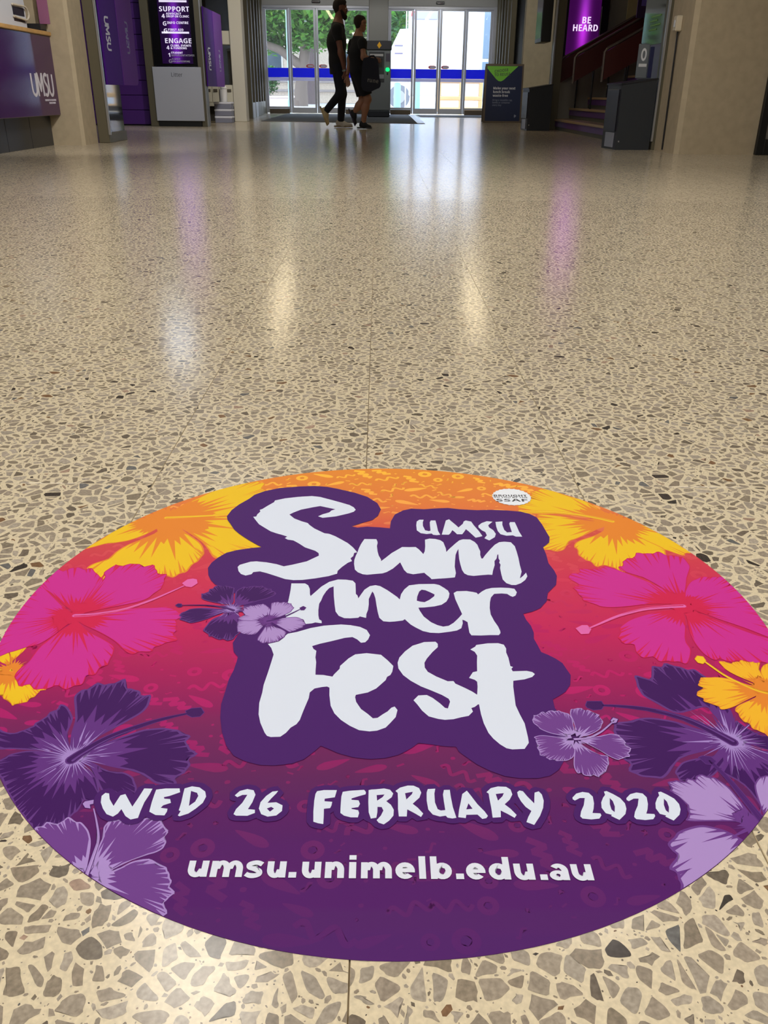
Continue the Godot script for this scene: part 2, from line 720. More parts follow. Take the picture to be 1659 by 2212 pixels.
func closed_curve(p: PackedVector2Array, steps: int) -> PackedVector2Array:
	var q := PackedVector2Array()
	var k := p.size()
	for i in k:
		var a := p[(i + k - 1) % k]
		var b := p[i]
		var d := p[(i + 1) % k]
		var e := p[(i + 2) % k]
		for j in steps:
			var u := float(j) / steps
			q.append(0.5 * ((2.0 * b) + (d - a) * u + (2.0 * a - 5.0 * b + 4.0 * d - e) * u * u + (3.0 * b - a - 3.0 * d + e) * u * u * u))
	if Geometry2D.triangulate_polygon(q).is_empty():
		return rounded(p, 1)
	return q

func printed_flower(key: String, label: String, y0: float, cols: Dictionary, sd: int, parent: Node) -> void:
	var f: Dictionary = flowers[key]
	var rng := RandomNumberGenerator.new()
	rng.seed = sd
	var mb := MB.new()
	var ctr: Vector2 = v2(f.c, 0.0001)[0]
	var y := y0
	for pe in f.petals:
		var raw := v2(pe, 0.0001)
		if Geometry2D.is_polygon_clockwise(raw):
			raw.reverse()
		var p := closed_curve(raw, 5)
		var span := 0.0
		for q in p:
			span = maxf(span, q.distance_to(ctr))
		var wavy := PackedVector2Array()
		var ph := rng.randf() * TAU
		for i in p.size():     # frilled rim
			var d := p[i] - ctr
			var m := clampf((d.length() / span - 0.5) * 3.0, 0, 1)
			var an := d.angle()
			wavy.append(ctr + d * (1.0 + m * (0.022 * sin(an * 31.0 + ph) + 0.014 * sin(an * 53.0 + ph * 2.0))))
		if not Geometry2D.triangulate_polygon(wavy).is_empty():
			p = wavy
		lay(mb, p, y, cols.rim)
		var far := 0.0
		for q in p:
			far = maxf(far, q.distance_to(ctr))
		for q in Geometry2D.offset_polygon(p, -cols.edge * far):
			lay(mb, q, y + STEP, cols.fill)
		for th in cols.throats:
			for q in Geometry2D.intersect_polygons(star(ctr, far * th[1], far * th[2], th[3], rng), p):
				lay(mb, q, y + STEP * th[4], th[0])
		# streaks running in from the rim
		var peri := 0.0
		for i in p.size():
			peri += p[i].distance_to(p[(i + 1) % p.size()])
		var gap := clampf(far * 0.05, 0.0016, 0.0055)
		var run := 0.0
		var next := rng.randf() * gap
		for i in p.size():
			var a := p[i]
			var b := p[(i + 1) % p.size()]
			var l := a.distance_to(b)
			while next < run + l:
				var m := a.lerp(b, (next - run) / maxf(l, 1e-6))
				next += gap * rng.randf_range(0.5, 1.9)
				var dist := m.distance_to(ctr)
				if dist < far * 0.58:
					continue
				var along := (b - a).normalized()
				var w := gap * rng.randf_range(0.18, 0.42)
				var inward := (ctr - m).normalized()
				if absf(inward.dot(along)) > 0.8:
					continue
				var tip := m + inward * dist * rng.randf_range(0.07, 0.30) + along * w * rng.randf_range(-1.5, 1.5)
				mb.col = cols.rim
				for q in cut(PackedVector2Array([m - along * w, m + along * w, tip])):
					mb.flat(q, y + STEP * 2)
			run += l
		y += STEP * 4
	var reach := 0.0
	for pe in f.petals:
		for q in v2(pe, 0.0001):
			reach = maxf(reach, q.distance_to(ctr))
	for th in cols.heart:
		y += STEP
		lay(mb, star(ctr, reach * th[1], reach * th[2], th[3], rng), y, th[0])
	y += STEP * 2
	var st := smooth_path(v2(f.stamen, 0.0001), 5)
	lay(mb, ribbon(st, f.w[0] * 0.0001 * 1.35, f.w[1] * 0.0001 * 1.5), y, cols.stamen_edge)
	lay(mb, ribbon(st, f.w[0] * 0.0001, f.w[1] * 0.0001), y + STEP, cols.stamen)
	var shine := PackedVector2Array()
	for i in int(st.size() * 0.6):
		shine.append(st[i] + (st[mini(i + 1, st.size() - 1)] - st[i]).normalized().orthogonal() * f.w[0] * 0.000018)
	lay(mb, ribbon(shine, f.w[0] * 0.00003, 0.0003), y + STEP * 2, cols.stamen_shine)
	if f.tip.size() > 4:
		var tip := v2(f.tip, 0.0001)
		for q in Geometry2D.offset_polygon(tip, 0.0007):
			lay(mb, q, y, cols.stamen_edge)
		lay(mb, tip, y + STEP, cols.stamen)
	part("printed_flower", mb, print_mat, parent, label)

func arc_band(ctr: Vector2, ro: Vector2, ri: Vector2, a0: float, a1: float) -> PackedVector2Array:
	a1 = minf(a1, a0 + TAU - 0.004)
	var p := PackedVector2Array()
	var k := 18
	for i in k + 1:
		var a := lerpf(a0, a1, float(i) / k)
		p.append(ctr + Vector2(cos(a), sin(a)) * ro)
	for i in k + 1:
		var a := lerpf(a1, a0, float(i) / k)
		p.append(ctr + Vector2(cos(a), sin(a)) * ri)
	return p

func bar(x0: float, y0: float, x1: float, y1: float) -> PackedVector2Array:
	return PackedVector2Array([Vector2(x0, y0), Vector2(x1, y0), Vector2(x1, y1), Vector2(x0, y1)])

func arch(x0: float, x1: float, h: float, t: float) -> Array:
	var cx := (x0 + 0.35 * t + x1) * 0.5
	var rx := x1 - cx
	return [arc_band(Vector2(cx, h * 0.5), Vector2(rx, h * 0.53), Vector2(rx - t, h * 0.53 - t * 0.82), 0.0, PI), bar(x1 - t, 0, x1, h * 0.5)]

func web_letter(ch: String, w: float, h: float, t: float) -> Array:
	var ring := [Vector2(w * 0.5, h * 0.5), Vector2(w * 0.5, h * 0.52), Vector2(w * 0.5 - t * 0.98, h * 0.52 - t * 0.8)]
	match ch:
		"n":
			return [bar(0, 0, t, h)] + arch(0.0, w, h, t)
		"u":
			var out := []
			for p in web_letter("n", w, h, t):
				var q := PackedVector2Array()
				for a in p:
					q.append(Vector2(w - a.x, h - a.y))
				out.append(q)
			return out
		"m":
			var mid := (w + t) * 0.5
			return [bar(0, 0, t, h)] + arch(0.0, mid, h, t) + arch(mid - t, w, h, t)
		"i":
			return [bar(0, 0, w, h), bar(0, h * 1.15, w, h * 1.44)]
		"l":
			return [bar(0, 0, w, h * 1.42)]
		".":
			return [bar(0, 0, w, h * 0.34)]
		"e":
			return [arc_band(ring[0], ring[1], ring[2], 0.0, 5.55), bar(t * 0.5, h * 0.39, w, h * 0.59)]
		"b":
			var c := Vector2(w * 0.55, h * 0.5)
			return [bar(0, 0, t, h * 1.42), arc_band(c, Vector2(w * 0.45, h * 0.52), Vector2(w * 0.45 - t * 0.95, h * 0.52 - t * 0.82), 0.0, TAU)]
		"d":
			var c := Vector2(w * 0.45, h * 0.5)
			return [bar(w - t, 0, w, h * 1.42), arc_band(c, Vector2(w * 0.45, h * 0.52), Vector2(w * 0.45 - t * 0.95, h * 0.52 - t * 0.82), 0.0, TAU)]
		"a":
			return [bar(w - t, 0, w, h * 0.6), arc_band(Vector2(w * 0.52, h * 0.58), Vector2(w * 0.48, h * 0.44), Vector2(w * 0.48 - t, h * 0.44 - t * 0.75), 0.0, 2.5), arc_band(Vector2(w * 0.44, h * 0.29), Vector2(w * 0.44, h * 0.31), Vector2(w * 0.44 - t * 0.95, h * 0.31 - t * 0.6), 0.0, TAU)]
		"s":
			var s := smooth_path(PackedVector2Array([Vector2(0.95, 0.80) , Vector2(0.72, 0.90), Vector2(0.46, 0.90), Vector2(0.20, 0.80), Vector2(0.22, 0.62), Vector2(0.5, 0.52), Vector2(0.8, 0.40), Vector2(0.82, 0.2), Vector2(0.56, 0.10), Vector2(0.30, 0.10), Vector2(0.04, 0.22)]), 5)
			var q := PackedVector2Array()
			for a in s:
				q.append(Vector2(a.x * w, a.y * h))
			return [ribbon_flat(q, t * 0.8)]
	return []

func ribbon_flat(p: PackedVector2Array, w: float) -> PackedVector2Array:
	var out := Geometry2D.offset_polyline(p, w * 0.5, Geometry2D.JOIN_ROUND, Geometry2D.END_BUTT)
	return out[0] if out.size() else PackedVector2Array()

func motif(kind: int, s: float, rng: RandomNumberGenerator) -> Array:
	match kind:
		0:   # drop
			var p := PackedVector2Array()
			for i in 14:
				var a := TAU * i / 14.0
				p.append(Vector2(cos(a) * s * (1.0 if cos(a) < 0.0 else 1.7), sin(a) * s * 0.42 * (1.0 - 0.55 * maxf(0.0, cos(a)))))
			return [p]
		1:   # squiggle
			var q := PackedVector2Array()
			for i in 25:
				q.append(Vector2((i / 24.0 - 0.5) * s * 3.2, sin(i / 24.0 * TAU * 2.0) * s * 0.42))
			return Geometry2D.offset_polyline(q, s * 0.17, Geometry2D.JOIN_ROUND, Geometry2D.END_ROUND)
		2:   # ring
			return [arc_band(Vector2.ZERO, Vector2(s * 0.75, s * 0.75), Vector2(s * 0.3, s * 0.3), 0.0, TAU - 0.01)]
		3:   # zigzag
			var q := PackedVector2Array([Vector2(-1.1, 0.6) * s, Vector2(0.1, 0.5) * s, Vector2(-0.5, -0.2) * s, Vector2(0.6, -0.2) * s, Vector2(0.2, -0.8) * s, Vector2(1.2, -0.9) * s])
			return Geometry2D.offset_polyline(q, s * 0.24, Geometry2D.JOIN_ROUND, Geometry2D.END_ROUND)
		4:   # dash
			return Geometry2D.offset_polyline(PackedVector2Array([Vector2(-0.5, -0.1) * s, Vector2(0.5, 0.1) * s]), s * 0.16, Geometry2D.JOIN_ROUND, Geometry2D.END_ROUND)
		5:   # dot
			return [rounded(PackedVector2Array([Vector2(-0.35, -0.3) * s, Vector2(0.35, -0.25) * s, Vector2(0.3, 0.3) * s, Vector2(-0.3, 0.28) * s]), 2)]
		6:   # hook
			return Geometry2D.offset_polyline(PackedVector2Array([Vector2(-0.6, -0.5) * s, Vector2(-0.2, -0.6) * s, Vector2(0.0, 0.0) * s, Vector2(0.2, 0.5) * s, Vector2(0.7, 0.5) * s]), s * 0.15, Geometry2D.JOIN_ROUND, Geometry2D.END_ROUND)
	return [star(Vector2.ZERO, s * 0.2, s * 0.6, 5, rng)]

var print_mat: StandardMaterial3D

func build_sticker() -> void:
	for i in 160:
		disc.append(Vector2.from_angle(TAU * i / 160.0) * (DISC_R - 0.0002))
	print_mat = vcol(0.6, 0.22)
	var root := thing("floor_sticker", "large round festival sticker with hibiscus flowers stuck flat on the terrazzo floor", "floor sticker", Vector3(0.01467, 0, -0.75335))
	var y := 0.0005
	# the vinyl: rings and rows so that the gradient runs through it, with a rim of its own thickness
	var mb := MB.new()
	var rows := 96
	for r in rows:
		var v0 := -DISC_R * cos(PI * r / rows)
		var v1 := -DISC_R * cos(PI * (r + 1) / rows)
		var x0 := sqrt(maxf(0.0, DISC_R * DISC_R - v0 * v0))
		var x1 := sqrt(maxf(0.0, DISC_R * DISC_R - v1 * v1))
		for q in [[Vector3(-x0, y, -v0), Vector3(x0, y, -v0), Vector3(x1, y, -v1)], [Vector3(-x0, y, -v0), Vector3(x1, y, -v1), Vector3(-x1, y, -v1)]]:
			var at := mb.v.size()
			mb.tri(q[0], q[1], q[2], Vector3.UP, Vector3.UP, Vector3.UP)
			for i in range(at, mb.v.size()):
				mb.c[i] = ground_tone(-mb.v[i].z)
	for i in 160:
		var a := Vector2.from_angle(TAU * i / 160.0) * DISC_R
		var b := Vector2.from_angle(TAU * (i + 1) / 160.0) * DISC_R
		mb.col = ground_tone(a.y)
		mb.quad(Vector3(a.x, 0, -a.y), Vector3(b.x, 0, -b.y), Vector3(b.x, y, -b.y), Vector3(a.x, y, -a.y), Vector3(a.x, 0, -a.y).normalized())
	part("vinyl_disc", mb, print_mat, root)
	# scattered motifs, tone on tone
	var rng := RandomNumberGenerator.new()
	rng.seed = 41
	mb = MB.new()
	var spots := []
	for tries in 6000:
		var p := Vector2(rng.randf_range(-0.39, 0.39), rng.randf_range(-0.39, 0.39))
		if p.length() > 0.39:
			continue
		var big := tries < 2500
		var s := rng.randf_range(0.0085, 0.0135) if big else rng.randf_range(0.0035, 0.0075)
		var ok := true
		for o in spots:
			if o[0].distance_to(p) < (o[1] + s) * (1.05 if big else 0.9):
				ok = false
				break
		if not ok:
			continue
		spots.append([p, s])
		var kind := rng.randi_range(0, 3) if big else rng.randi_range(4, 7)
		var turn := rng.randf_range(-0.6, 0.6) + (PI if rng.randf() < 0.5 else 0.0)
		for q in motif(kind, s, rng):
			var w := PackedVector2Array()
			for a in q:
				w.append(a.rotated(turn) + p)
			for piece in cut(w):
				if Geometry2D.is_polygon_clockwise(piece):
					piece.reverse()
				var at := mb.v.size()
				mb.flat(piece, y + STEP)
				for i in range(at, mb.v.size()):
					mb.c[i] = motif_tone(-mb.v[i].z)
	var scatter := part("printed_pattern", mb, print_mat, root, "tone on tone squiggles, drops and dots of the print")
	# flowers behind the title
	var yellow := {"fill": lin(236, 192, 34), "rim": lin(228, 138, 48), "edge": 0.012, "throats": [[lin(228, 134, 48), 0.36, 0.66, 46, 3]], "heart": [[lin(228, 134, 48), 0.18, 0.30, 26]], "stamen": lin(238, 196, 44), "stamen_edge": lin(228, 134, 48), "stamen_shine": lin(228, 140, 48)}
	var pink := {"fill": lin(202, 48, 146), "rim": lin(206, 36, 84), "edge": 0.007, "throats": [[lin(206, 34, 80), 0.27, 0.60, 58, 3]], "heart": [[lin(206, 34, 80), 0.10, 0.2, 30]], "stamen": lin(222, 104, 176), "stamen_edge": lin(206, 40, 92), "stamen_shine": lin(206, 40, 88)}
	var dark := {"fill": lin(66, 24, 92), "rim": lin(100, 56, 130), "edge": 0.02, "throats": [[lin(98, 52, 128), 0.40, 0.62, 36, 2.4], [lin(164, 134, 202), 0.15, 0.40, 34, 3]], "heart": [[lin(98, 52, 128), 0.16, 0.36, 34], [lin(164, 134, 202), 0.09, 0.40, 46]], "stamen": lin(66, 24, 92), "stamen_edge": lin(96, 52, 126), "stamen_shine": lin(104, 62, 138)}
	var violet := {"fill": lin(112, 64, 142), "rim": lin(170, 138, 204), "edge": 0.018, "throats": [[lin(172, 142, 206), 0.26, 0.54, 34, 2.4], [lin(74, 30, 100), 0.06, 0.16, 24, 3]], "heart": [[lin(172, 142, 206), 0.14, 0.34, 34], [lin(74, 30, 100), 0.05, 0.2, 20]], "stamen": lin(170, 138, 204), "stamen_edge": lin(70, 28, 98), "stamen_shine": lin(186, 156, 214)}
	var lilac := {"fill": lin(172, 142, 204), "rim": lin(110, 62, 140), "edge": 0.02, "throats": [[lin(108, 60, 138), 0.26, 0.52, 36, 3]], "heart": [[lin(108, 60, 138), 0.12, 0.36, 30]], "stamen": lin(78, 34, 108), "stamen_edge": lin(96, 50, 126), "stamen_shine": lin(84, 42, 114)}
	var amber := yellow.duplicate()
	amber.fill = lin(240, 180, 44)
	var b0 := y + STEP * 3
	var ring := STEP * 34
	printed_flower("yellow_l", "large yellow hibiscus at the upper left of the sticker", b0, yellow, 1, root)
	printed_flower("yellow_r", "large yellow hibiscus at the upper right of the sticker", b0, yellow, 2, root)
	printed_flower("dark_l", "dark purple hibiscus at the lower left of the sticker", b0, dark, 3, root)
	printed_flower("dark_r", "dark purple hibiscus at the lower right of the sticker", b0, dark, 4, root)
	printed_flower("small_yellow_l", "half-hidden yellow hibiscus at the left edge of the sticker", b0 + ring, yellow, 5, root)
	printed_flower("pink_l", "large pink hibiscus on the left side of the sticker", b0 + ring * 2, pink, 6, root)
	printed_flower("pink_r", "large pink hibiscus on the right side of the sticker", b0 + ring * 2, pink, 7, root)
	printed_flower("orange_r", "small amber hibiscus at the right edge of the sticker", b0 + ring * 3, amber, 8, root)
	printed_flower("lilac_bl", "violet hibiscus cut by the lower left edge of the sticker", b0 + ring, violet, 9, root)
	printed_flower("lilac_br", "pale lilac hibiscus cut by the lower right edge of the sticker", b0 + ring, lilac, 10, root)
	# the title on its dark backing
	var yt := b0 + ring * 4
	var plum := lin(75, 30, 105)
	mb = MB.new()
	mb.col = plum
	var back := v2(title_back, 0.0001)
	mb.flat(back, yt)
	part("title_backing", mb, print_mat, root, "dark purple backing around the brushed title")
	mb = MB.new()
	mb.col = lin(219, 227, 243)
	var lift := 0
	for l in title_letters:
		mb.flat(v2(l, 0.0001), yt + STEP * (1 + lift % 2))
		lift += 1
	mb.col = plum
	mb.flat(v2(title_hole, 0.0001), yt + STEP * 4)
	part("title_lettering", mb, print_mat, root, "white brushed title lettering")
	mb = MB.new()
	mb.col = lin(74, 30, 104)
	var k := 0
	for l in date_letters:
		var p := v2(l, 0.0001)
		if Geometry2D.is_polygon_clockwise(p):
			p.reverse()
		for q in Geometry2D.offset_polygon(p, 0.0052, Geometry2D.JOIN_ROUND):
			mb.flat(q, yt + STEP * (1 + k % 4))
		k += 1
	part("date_backing", mb, print_mat, root, "dark purple outline behind the date")
	var words := [["WED", 0, 3], ["26", 3, 5], ["FEBRUARY", 5, 13], ["2020", 13, 17]]
	for w in words:
		mb = MB.new()
		mb.col = lin(219, 227, 243)
		for i in range(w[1], w[2]):
			mb.flat(v2(date_letters[i], 0.0001), yt + STEP * 6)
		mb.col = lin(74, 30, 104)
		for l in date_holes:
			var hp := v2(l, 0.0001)
			for i in range(w[1], w[2]):
				if Geometry2D.is_point_in_polygon(hp[0] * 0.5 + hp[hp.size() / 2] * 0.5, v2(date_letters[i], 0.0001)):
					mb.flat(hp, yt + STEP * 8)
		part("date_word", mb, print_mat, root, "white brushed word of the date")
	mb = MB.new()
	mb.col = lin(222, 226, 240)
	for g in web_glyphs:
		var x0: float = g[1] * 0.0001
		var y0: float = g[3] * 0.0001
		var h: float = (g[4] - g[3]) * 0.0001
		lift = 0
		for p in web_letter(g[0], (g[2] - g[1]) * 0.0001, h, 0.0048):
			var q := PackedVector2Array()
			for a in p:
				q.append(a + Vector2(x0, y0))
			lift += 1
			mb.flat(q, yt + STEP * lift)
	part("web_lettering", mb, print_mat, root, "white web address lettering")
	# small flowers over the title
	printed_flower("mini_dark", "small dark purple hibiscus left of the title", yt + STEP * 5, dark, 11, root)
	printed_flower("mini_lilac", "small lilac hibiscus overlapping the title", yt + STEP * 5 + ring, lilac, 12, root)
	printed_flower("mini_purple", "small violet hibiscus right of the title", yt + STEP * 5, violet, 13, root)
	# scalloped seal
	mb = MB.new()
	mb.col = lin(232, 236, 244)
	var seal_p := PackedVector2Array()
	var sc := Vector2(seal[0], seal[1]) * 0.0001
	for i in 96:
		seal_p.append(sc + Vector2.from_angle(TAU * i / 96.0) * seal[2] * 0.0001 * (1.0 + 0.045 * cos(TAU * i / 4.0)))
	mb.flat(seal_p, yt)
	part("scalloped_seal", mb, print_mat, root, "white scalloped seal at the top right")
	var ink := mat(rgb(28, 26, 34), 0.5)
	var lie := Basis(Vector3.RIGHT, -PI / 2)
	lettering("seal_lettering", "BROUGHT", 0.0062, ink, root, Vector3(sc.x - 0.0018, yt + 0.0001, -sc.y - 0.0035), lie, true, false, 1.15, 0.00004)
	lettering("seal_lettering", "TO YOU BY THE", 0.0036, ink, root, Vector3(sc.x - 0.0016, yt + 0.0001, -sc.y + 0.0022), lie, true, false, 1.3, 0.00004)
	lettering("seal_lettering", "SSAF", 0.0082, ink, root, Vector3(sc.x - 0.0008, yt + 0.0001, -sc.y + 0.0112), lie, true, false, 1.75, 0.00004)

# ---------------------------------------------------------------- light
var lamp_glow: StandardMaterial3D
var steel: StandardMaterial3D

func ceiling_lamp(called: String, label: String, at: Vector3, size: Vector2, colour: Color, energy: float, group := "") -> void:
	var t := thing(called, label, "ceiling lamp", at, group)
	var mb := MB.new()
	for s in [-1, 1]:
		mb.box(Vector3(s * (size.x * 0.5 + 0.012), -0.02, 0), Vector3(0.024, 0.04, size.y + 0.048), 0.003)
		mb.box(Vector3(0, -0.02, s * (size.y * 0.5 + 0.012)), Vector3(size.x, 0.04, 0.024), 0.003)
	part("frame", mb, mat(rgb(205, 204, 198), 0.5), t)
	mb = MB.new()
	mb.box(Vector3(0, -0.012, 0), Vector3(size.x, 0.012, size.y), 0.0)
	part("diffuser", mb, glow(mat(rgb(240, 238, 230), 0.6), colour, 1.0), t)
	var l := AreaLight3D.new()
	l.name = "lamp_light"
	l.area_size = size
	l.light_color = colour
	l.light_energy = energy
	l.position = Vector3(0, -0.03, 0)
	l.rotation = Vector3(-PI / 2, 0, 0)
	l.shadow_enabled = true
	l.set("area_range", 40.0)
	l.set("area_attenuation", 2.0)
	t.add_child(l, true)

func build_lights() -> void:
	var warm := Color(1.0, 0.92, 0.76)
	var white := Color(1.0, 0.985, 0.96)
	var cool := Color(0.86, 0.92, 1.0)
	for s in [-1, 1]:
		var side := "left" if s < 0 else "right"
		ceiling_lamp("linear_lamp", "warm linear lamp on the ceiling towards the doors, %s of the pair" % side, Vector3(s * 1.74, 3.0, -15.6), Vector2(0.12, 3.8), warm, 1.5)
		ceiling_lamp("linear_lamp", "linear lamp on the ceiling in mid hall, %s of the pair" % side, Vector3(s * 1.1, 3.0, -4.6), Vector2(0.3, 3.6), white, 6.3)
		ceiling_lamp("linear_lamp", "linear lamp on the ceiling above the near floor, %s of the pair" % side, Vector3(s * 1.74, 3.0, 0.9), Vector2(0.3, 4.0), white, 7.2)
	ceiling_lamp("panel_lamp", "cool white square lamp on the ceiling by the purple wall", Vector3(-3.1, 3.0, -12.7), Vector2(0.6, 1.0), cool, 1.3)
	ceiling_lamp("panel_lamp", "white square lamp on the ceiling over the sticker", Vector3(-0.75, 3.0, -2.4), Vector2(0.5, 0.5), white, 0.9)

	for q in [[Vector3(-0.8, 2.93, -7.0), Vector3(-3.1, 0.8, -9.3), 6.0, "added unseen fill lamp turned to the left pillar and the counter"], [Vector3(0.7, 2.93, -6.9), Vector3(3.3, 0.8, -8.9), 1.6, "added unseen fill lamp turned to the right pillar"],
			[Vector3(-1.5, 2.93, -11.6), Vector3(-3.1, 0.7, -14.9), 4.0, "added unseen fill lamp turned to the directory totem"], [Vector3(-1.2, 2.93, -14.2), Vector3(-2.8, 1.0, -17.6), 4.5, "added unseen fill lamp turned to the letterbox cabinet"],
			[Vector3(1.2, 2.93, -16.0), Vector3(3.2, 1.2, -19.6), 3.2, "added unseen fill lamp turned to the beige wall"], [Vector3(-1.5, 2.93, -21.0), Vector3(-1.5, 1.9, -25.0), 3.2, "added unseen fill lamp turned to the left glass doors"], [Vector3(1.5, 2.93, -21.0), Vector3(1.5, 1.9, -25.0), 3.2, "added unseen fill lamp turned to the right glass doors"],
			[Vector3(0.0, 2.93, -19.6), Vector3(0.0, 1.2, -21.8), 2.5, "added unseen fill lamp turned to the cash machine"]]:
		var t := thing("added_spotlight", q[3], "added_spotlight", q[0])  # fill lamps added out of view to brighten what they point at
		var d: Vector3 = (q[1] - q[0]).normalized()
		var mb := MB.new()
		mb.tube([Vector3(0, 0.07, 0), Vector3(0, 0.03, 0)], [0.05], 14)
		mb.tube([-d * 0.05, d * 0.09], [0.045, 0.05], 14)
		part("housing", mb, mat(rgb(200, 198, 190), 0.5), t)
		mb = MB.new()
		mb.tube([d * 0.09, d * 0.094], [0.042], 14)
		part("fill_lamp_glass", mb, glow(mat(rgb(240, 238, 230), 0.5), white, 1.5), t)
		var l := SpotLight3D.new()
		l.name = "fill_light"
		l.position = d * 0.12
		l.basis = Basis.looking_at(d, Vector3.UP)
		l.spot_angle = 32.0
		l.spot_angle_attenuation = 0.7
		l.light_color = white
		l.light_energy = q[2]
		l.light_size = 0.05
		l.spot_range = 40.0
		l.spot_attenuation = 2.0
		l.shadow_enabled = true
		t.add_child(l, true)

# ---------------------------------------------------------------- room shell
var concrete: StandardMaterial3D
var plaster: StandardMaterial3D
var olive: StandardMaterial3D
var black: StandardMaterial3D
var purple: StandardMaterial3D
var glass: StandardMaterial3D
var white_paint: StandardMaterial3D

func build_shell() -> void:
	concrete = grained(mat(rgb(186, 170, 142), 0.8), noise_tex(0.02, 0.93, 1.0, 21, 512, 5), 0.8)
	plaster = grained(mat(rgb(196, 186, 160), 0.85), noise_tex(0.02, 0.93, 1.0, 22, 256, 3), 1.0)
	olive = mat(rgb(98, 92, 74), 0.5, 0.2)
	black = mat(rgb(24, 24, 28), 0.4)
	purple = mat(rgb(78, 34, 118), 0.45)
	steel = mat(rgb(190, 192, 196), 0.35, 0.85)
	white_paint = mat(rgb(214, 216, 220), 0.45)
	glass = StandardMaterial3D.new()
	glass.albedo_color = Color(0.94, 0.98, 0.97, 0.06)
	glass.transparency = BaseMaterial3D.TRANSPARENCY_ALPHA
	glass.roughness = 0.02
	var mb := MB.new()
	mb.span(Vector3(-11.2, 3.0, -25.3), Vector3(11.2, 3.2, 4.4), 0.0)
	structure("ceiling", mb, mat(rgb(138, 134, 126), 0.9))
	mb = MB.new()
	mb.span(Vector3(-11.2, 0, 4.2), Vector3(11.2, 3.0, 4.4), 0.0)
	structure("wall_back", mb, plaster)
	mb = MB.new()
	mb.span(Vector3(-11.2, 0, -25.3), Vector3(-11.0, 3.0, 4.2), 0.0)
	structure("wall_left", mb, plaster)
	mb = MB.new()
	mb.span(Vector3(11.0, 0, -25.3), Vector3(11.2, 3.0, 4.2), 0.0)
	structure("wall_right", mb, plaster)
	# the wall that holds the doors, with a side window
	mb = MB.new()
	var zf := -25.15
	mb.span(Vector3(-11.0, 0, zf - 0.1), Vector3(-4.6, 3.0, zf + 0.1), 0.0)
	mb.span(Vector3(-4.6, 0, zf - 0.1), Vector3(-3.55, 0.85, zf + 0.1), 0.0)
	mb.span(Vector3(-4.6, 2.55, zf - 0.1), Vector3(-3.55, 3.0, zf + 0.1), 0.0)
	mb.span(Vector3(-3.55, 0, zf - 0.1), Vector3(-3.12, 3.0, zf + 0.1), 0.0)
	mb.span(Vector3(3.12, 0, zf - 0.1), Vector3(11.0, 3.0, zf + 0.1), 0.0)
	structure("wall_front", mb, mat(rgb(112, 110, 102), 0.7))
	var w1 := frame_of("window_1")
	mb = MB.new()
	for x in [-4.58, -4.08, -3.57]:
		mb.span(Vector3(x - 0.03, 0.85, zf - 0.06), Vector3(x + 0.03, 2.55, zf + 0.06))
	for y in [0.87, 2.53]:
		mb.span(Vector3(-4.6, y - 0.03, zf - 0.05), Vector3(-3.55, y + 0.03, zf + 0.05))
	part("window_frame", mb, black, w1)
	for x in [-4.55, -4.05]:
		mb = MB.new()
		mb.span(Vector3(x, 0.9, zf - 0.005), Vector3(x + 0.45, 2.5, zf + 0.005), 0.0)
		part("pane", mb, glass, w1)
	# concrete pillars at either side of the near hall
	mb = MB.new()
	var lp := PackedVector2Array([Vector2(-4.4, -9.39), Vector2(-3.03, -9.39), Vector2(-3.0, -9.42), Vector2(-3.0, -9.84), Vector2(-4.4, -9.84)])
	mb.prism(lp, Vector3(0, 0, 0), Vector3.RIGHT, Vector3.BACK, -3.0)
	structure("wall_pillar_left", mb, concrete)
	mb = MB.new()
	var rp := PackedVector2Array([Vector2(2.86, -9.5), Vector2(2.86, -8.86), Vector2(2.9, -8.82), Vector2(3.62, -8.86), Vector2(5.2, -8.86), Vector2(5.2, -9.5)])
	mb.prism(rp, Vector3(0, 0, 0), Vector3.RIGHT, Vector3.BACK, -3.0)
	structure("wall_pillar_right", mb, concrete)
	# dark room behind the counter
	mb = MB.new()
	mb.span(Vector3(-5.6, 0, -9.39), Vector3(-5.4, 3.0, -3.0), 0.0)
	mb.span(Vector3(-5.4, 0, -9.45), Vector3(-4.4, 3.0, -9.3), 0.0)
	structure("wall_office", mb, mat(rgb(40, 36, 42), 0.8))
	# wall behind the stairs and the purple boarded wall opposite
	mb = MB.new()
	mb.span(Vector3(2.9, 0, -15.6), Vector3(11.0, 3.0, -15.4), 0.0)
	structure("wall_stairs", mb, mat(rgb(150, 146, 138), 0.85))
	var pw := frame_of("wall_purple")
	mb = MB.new()
	mb.span(Vector3(-11.0, 0, -15.3), Vector3(-3.3, 3.0, -15.12), 0.0)
	part("backing", mb, mat(rgb(26, 12, 40), 0.7), pw)
	for k in 14:
		mb = MB.new()
		mb.span(Vector3(-5.6, 0.02 + k * 0.213, -15.12), Vector3(-3.32, 0.02 + k * 0.213 + 0.206, -15.095), 0.004)
		part("board", mb, purple, pw)
	# beige wall beyond the right-hand post, low far walls at left
	mb = MB.new()
	mb.span(Vector3(2.95, 0, -19.8), Vector3(5.0, 3.0, -19.6), 0.0)
	mb.span(Vector3(4.9, 0, -19.6), Vector3(5.0, 3.0, -15.6), 0.0)
	structure("wall_beige", mb, plaster)
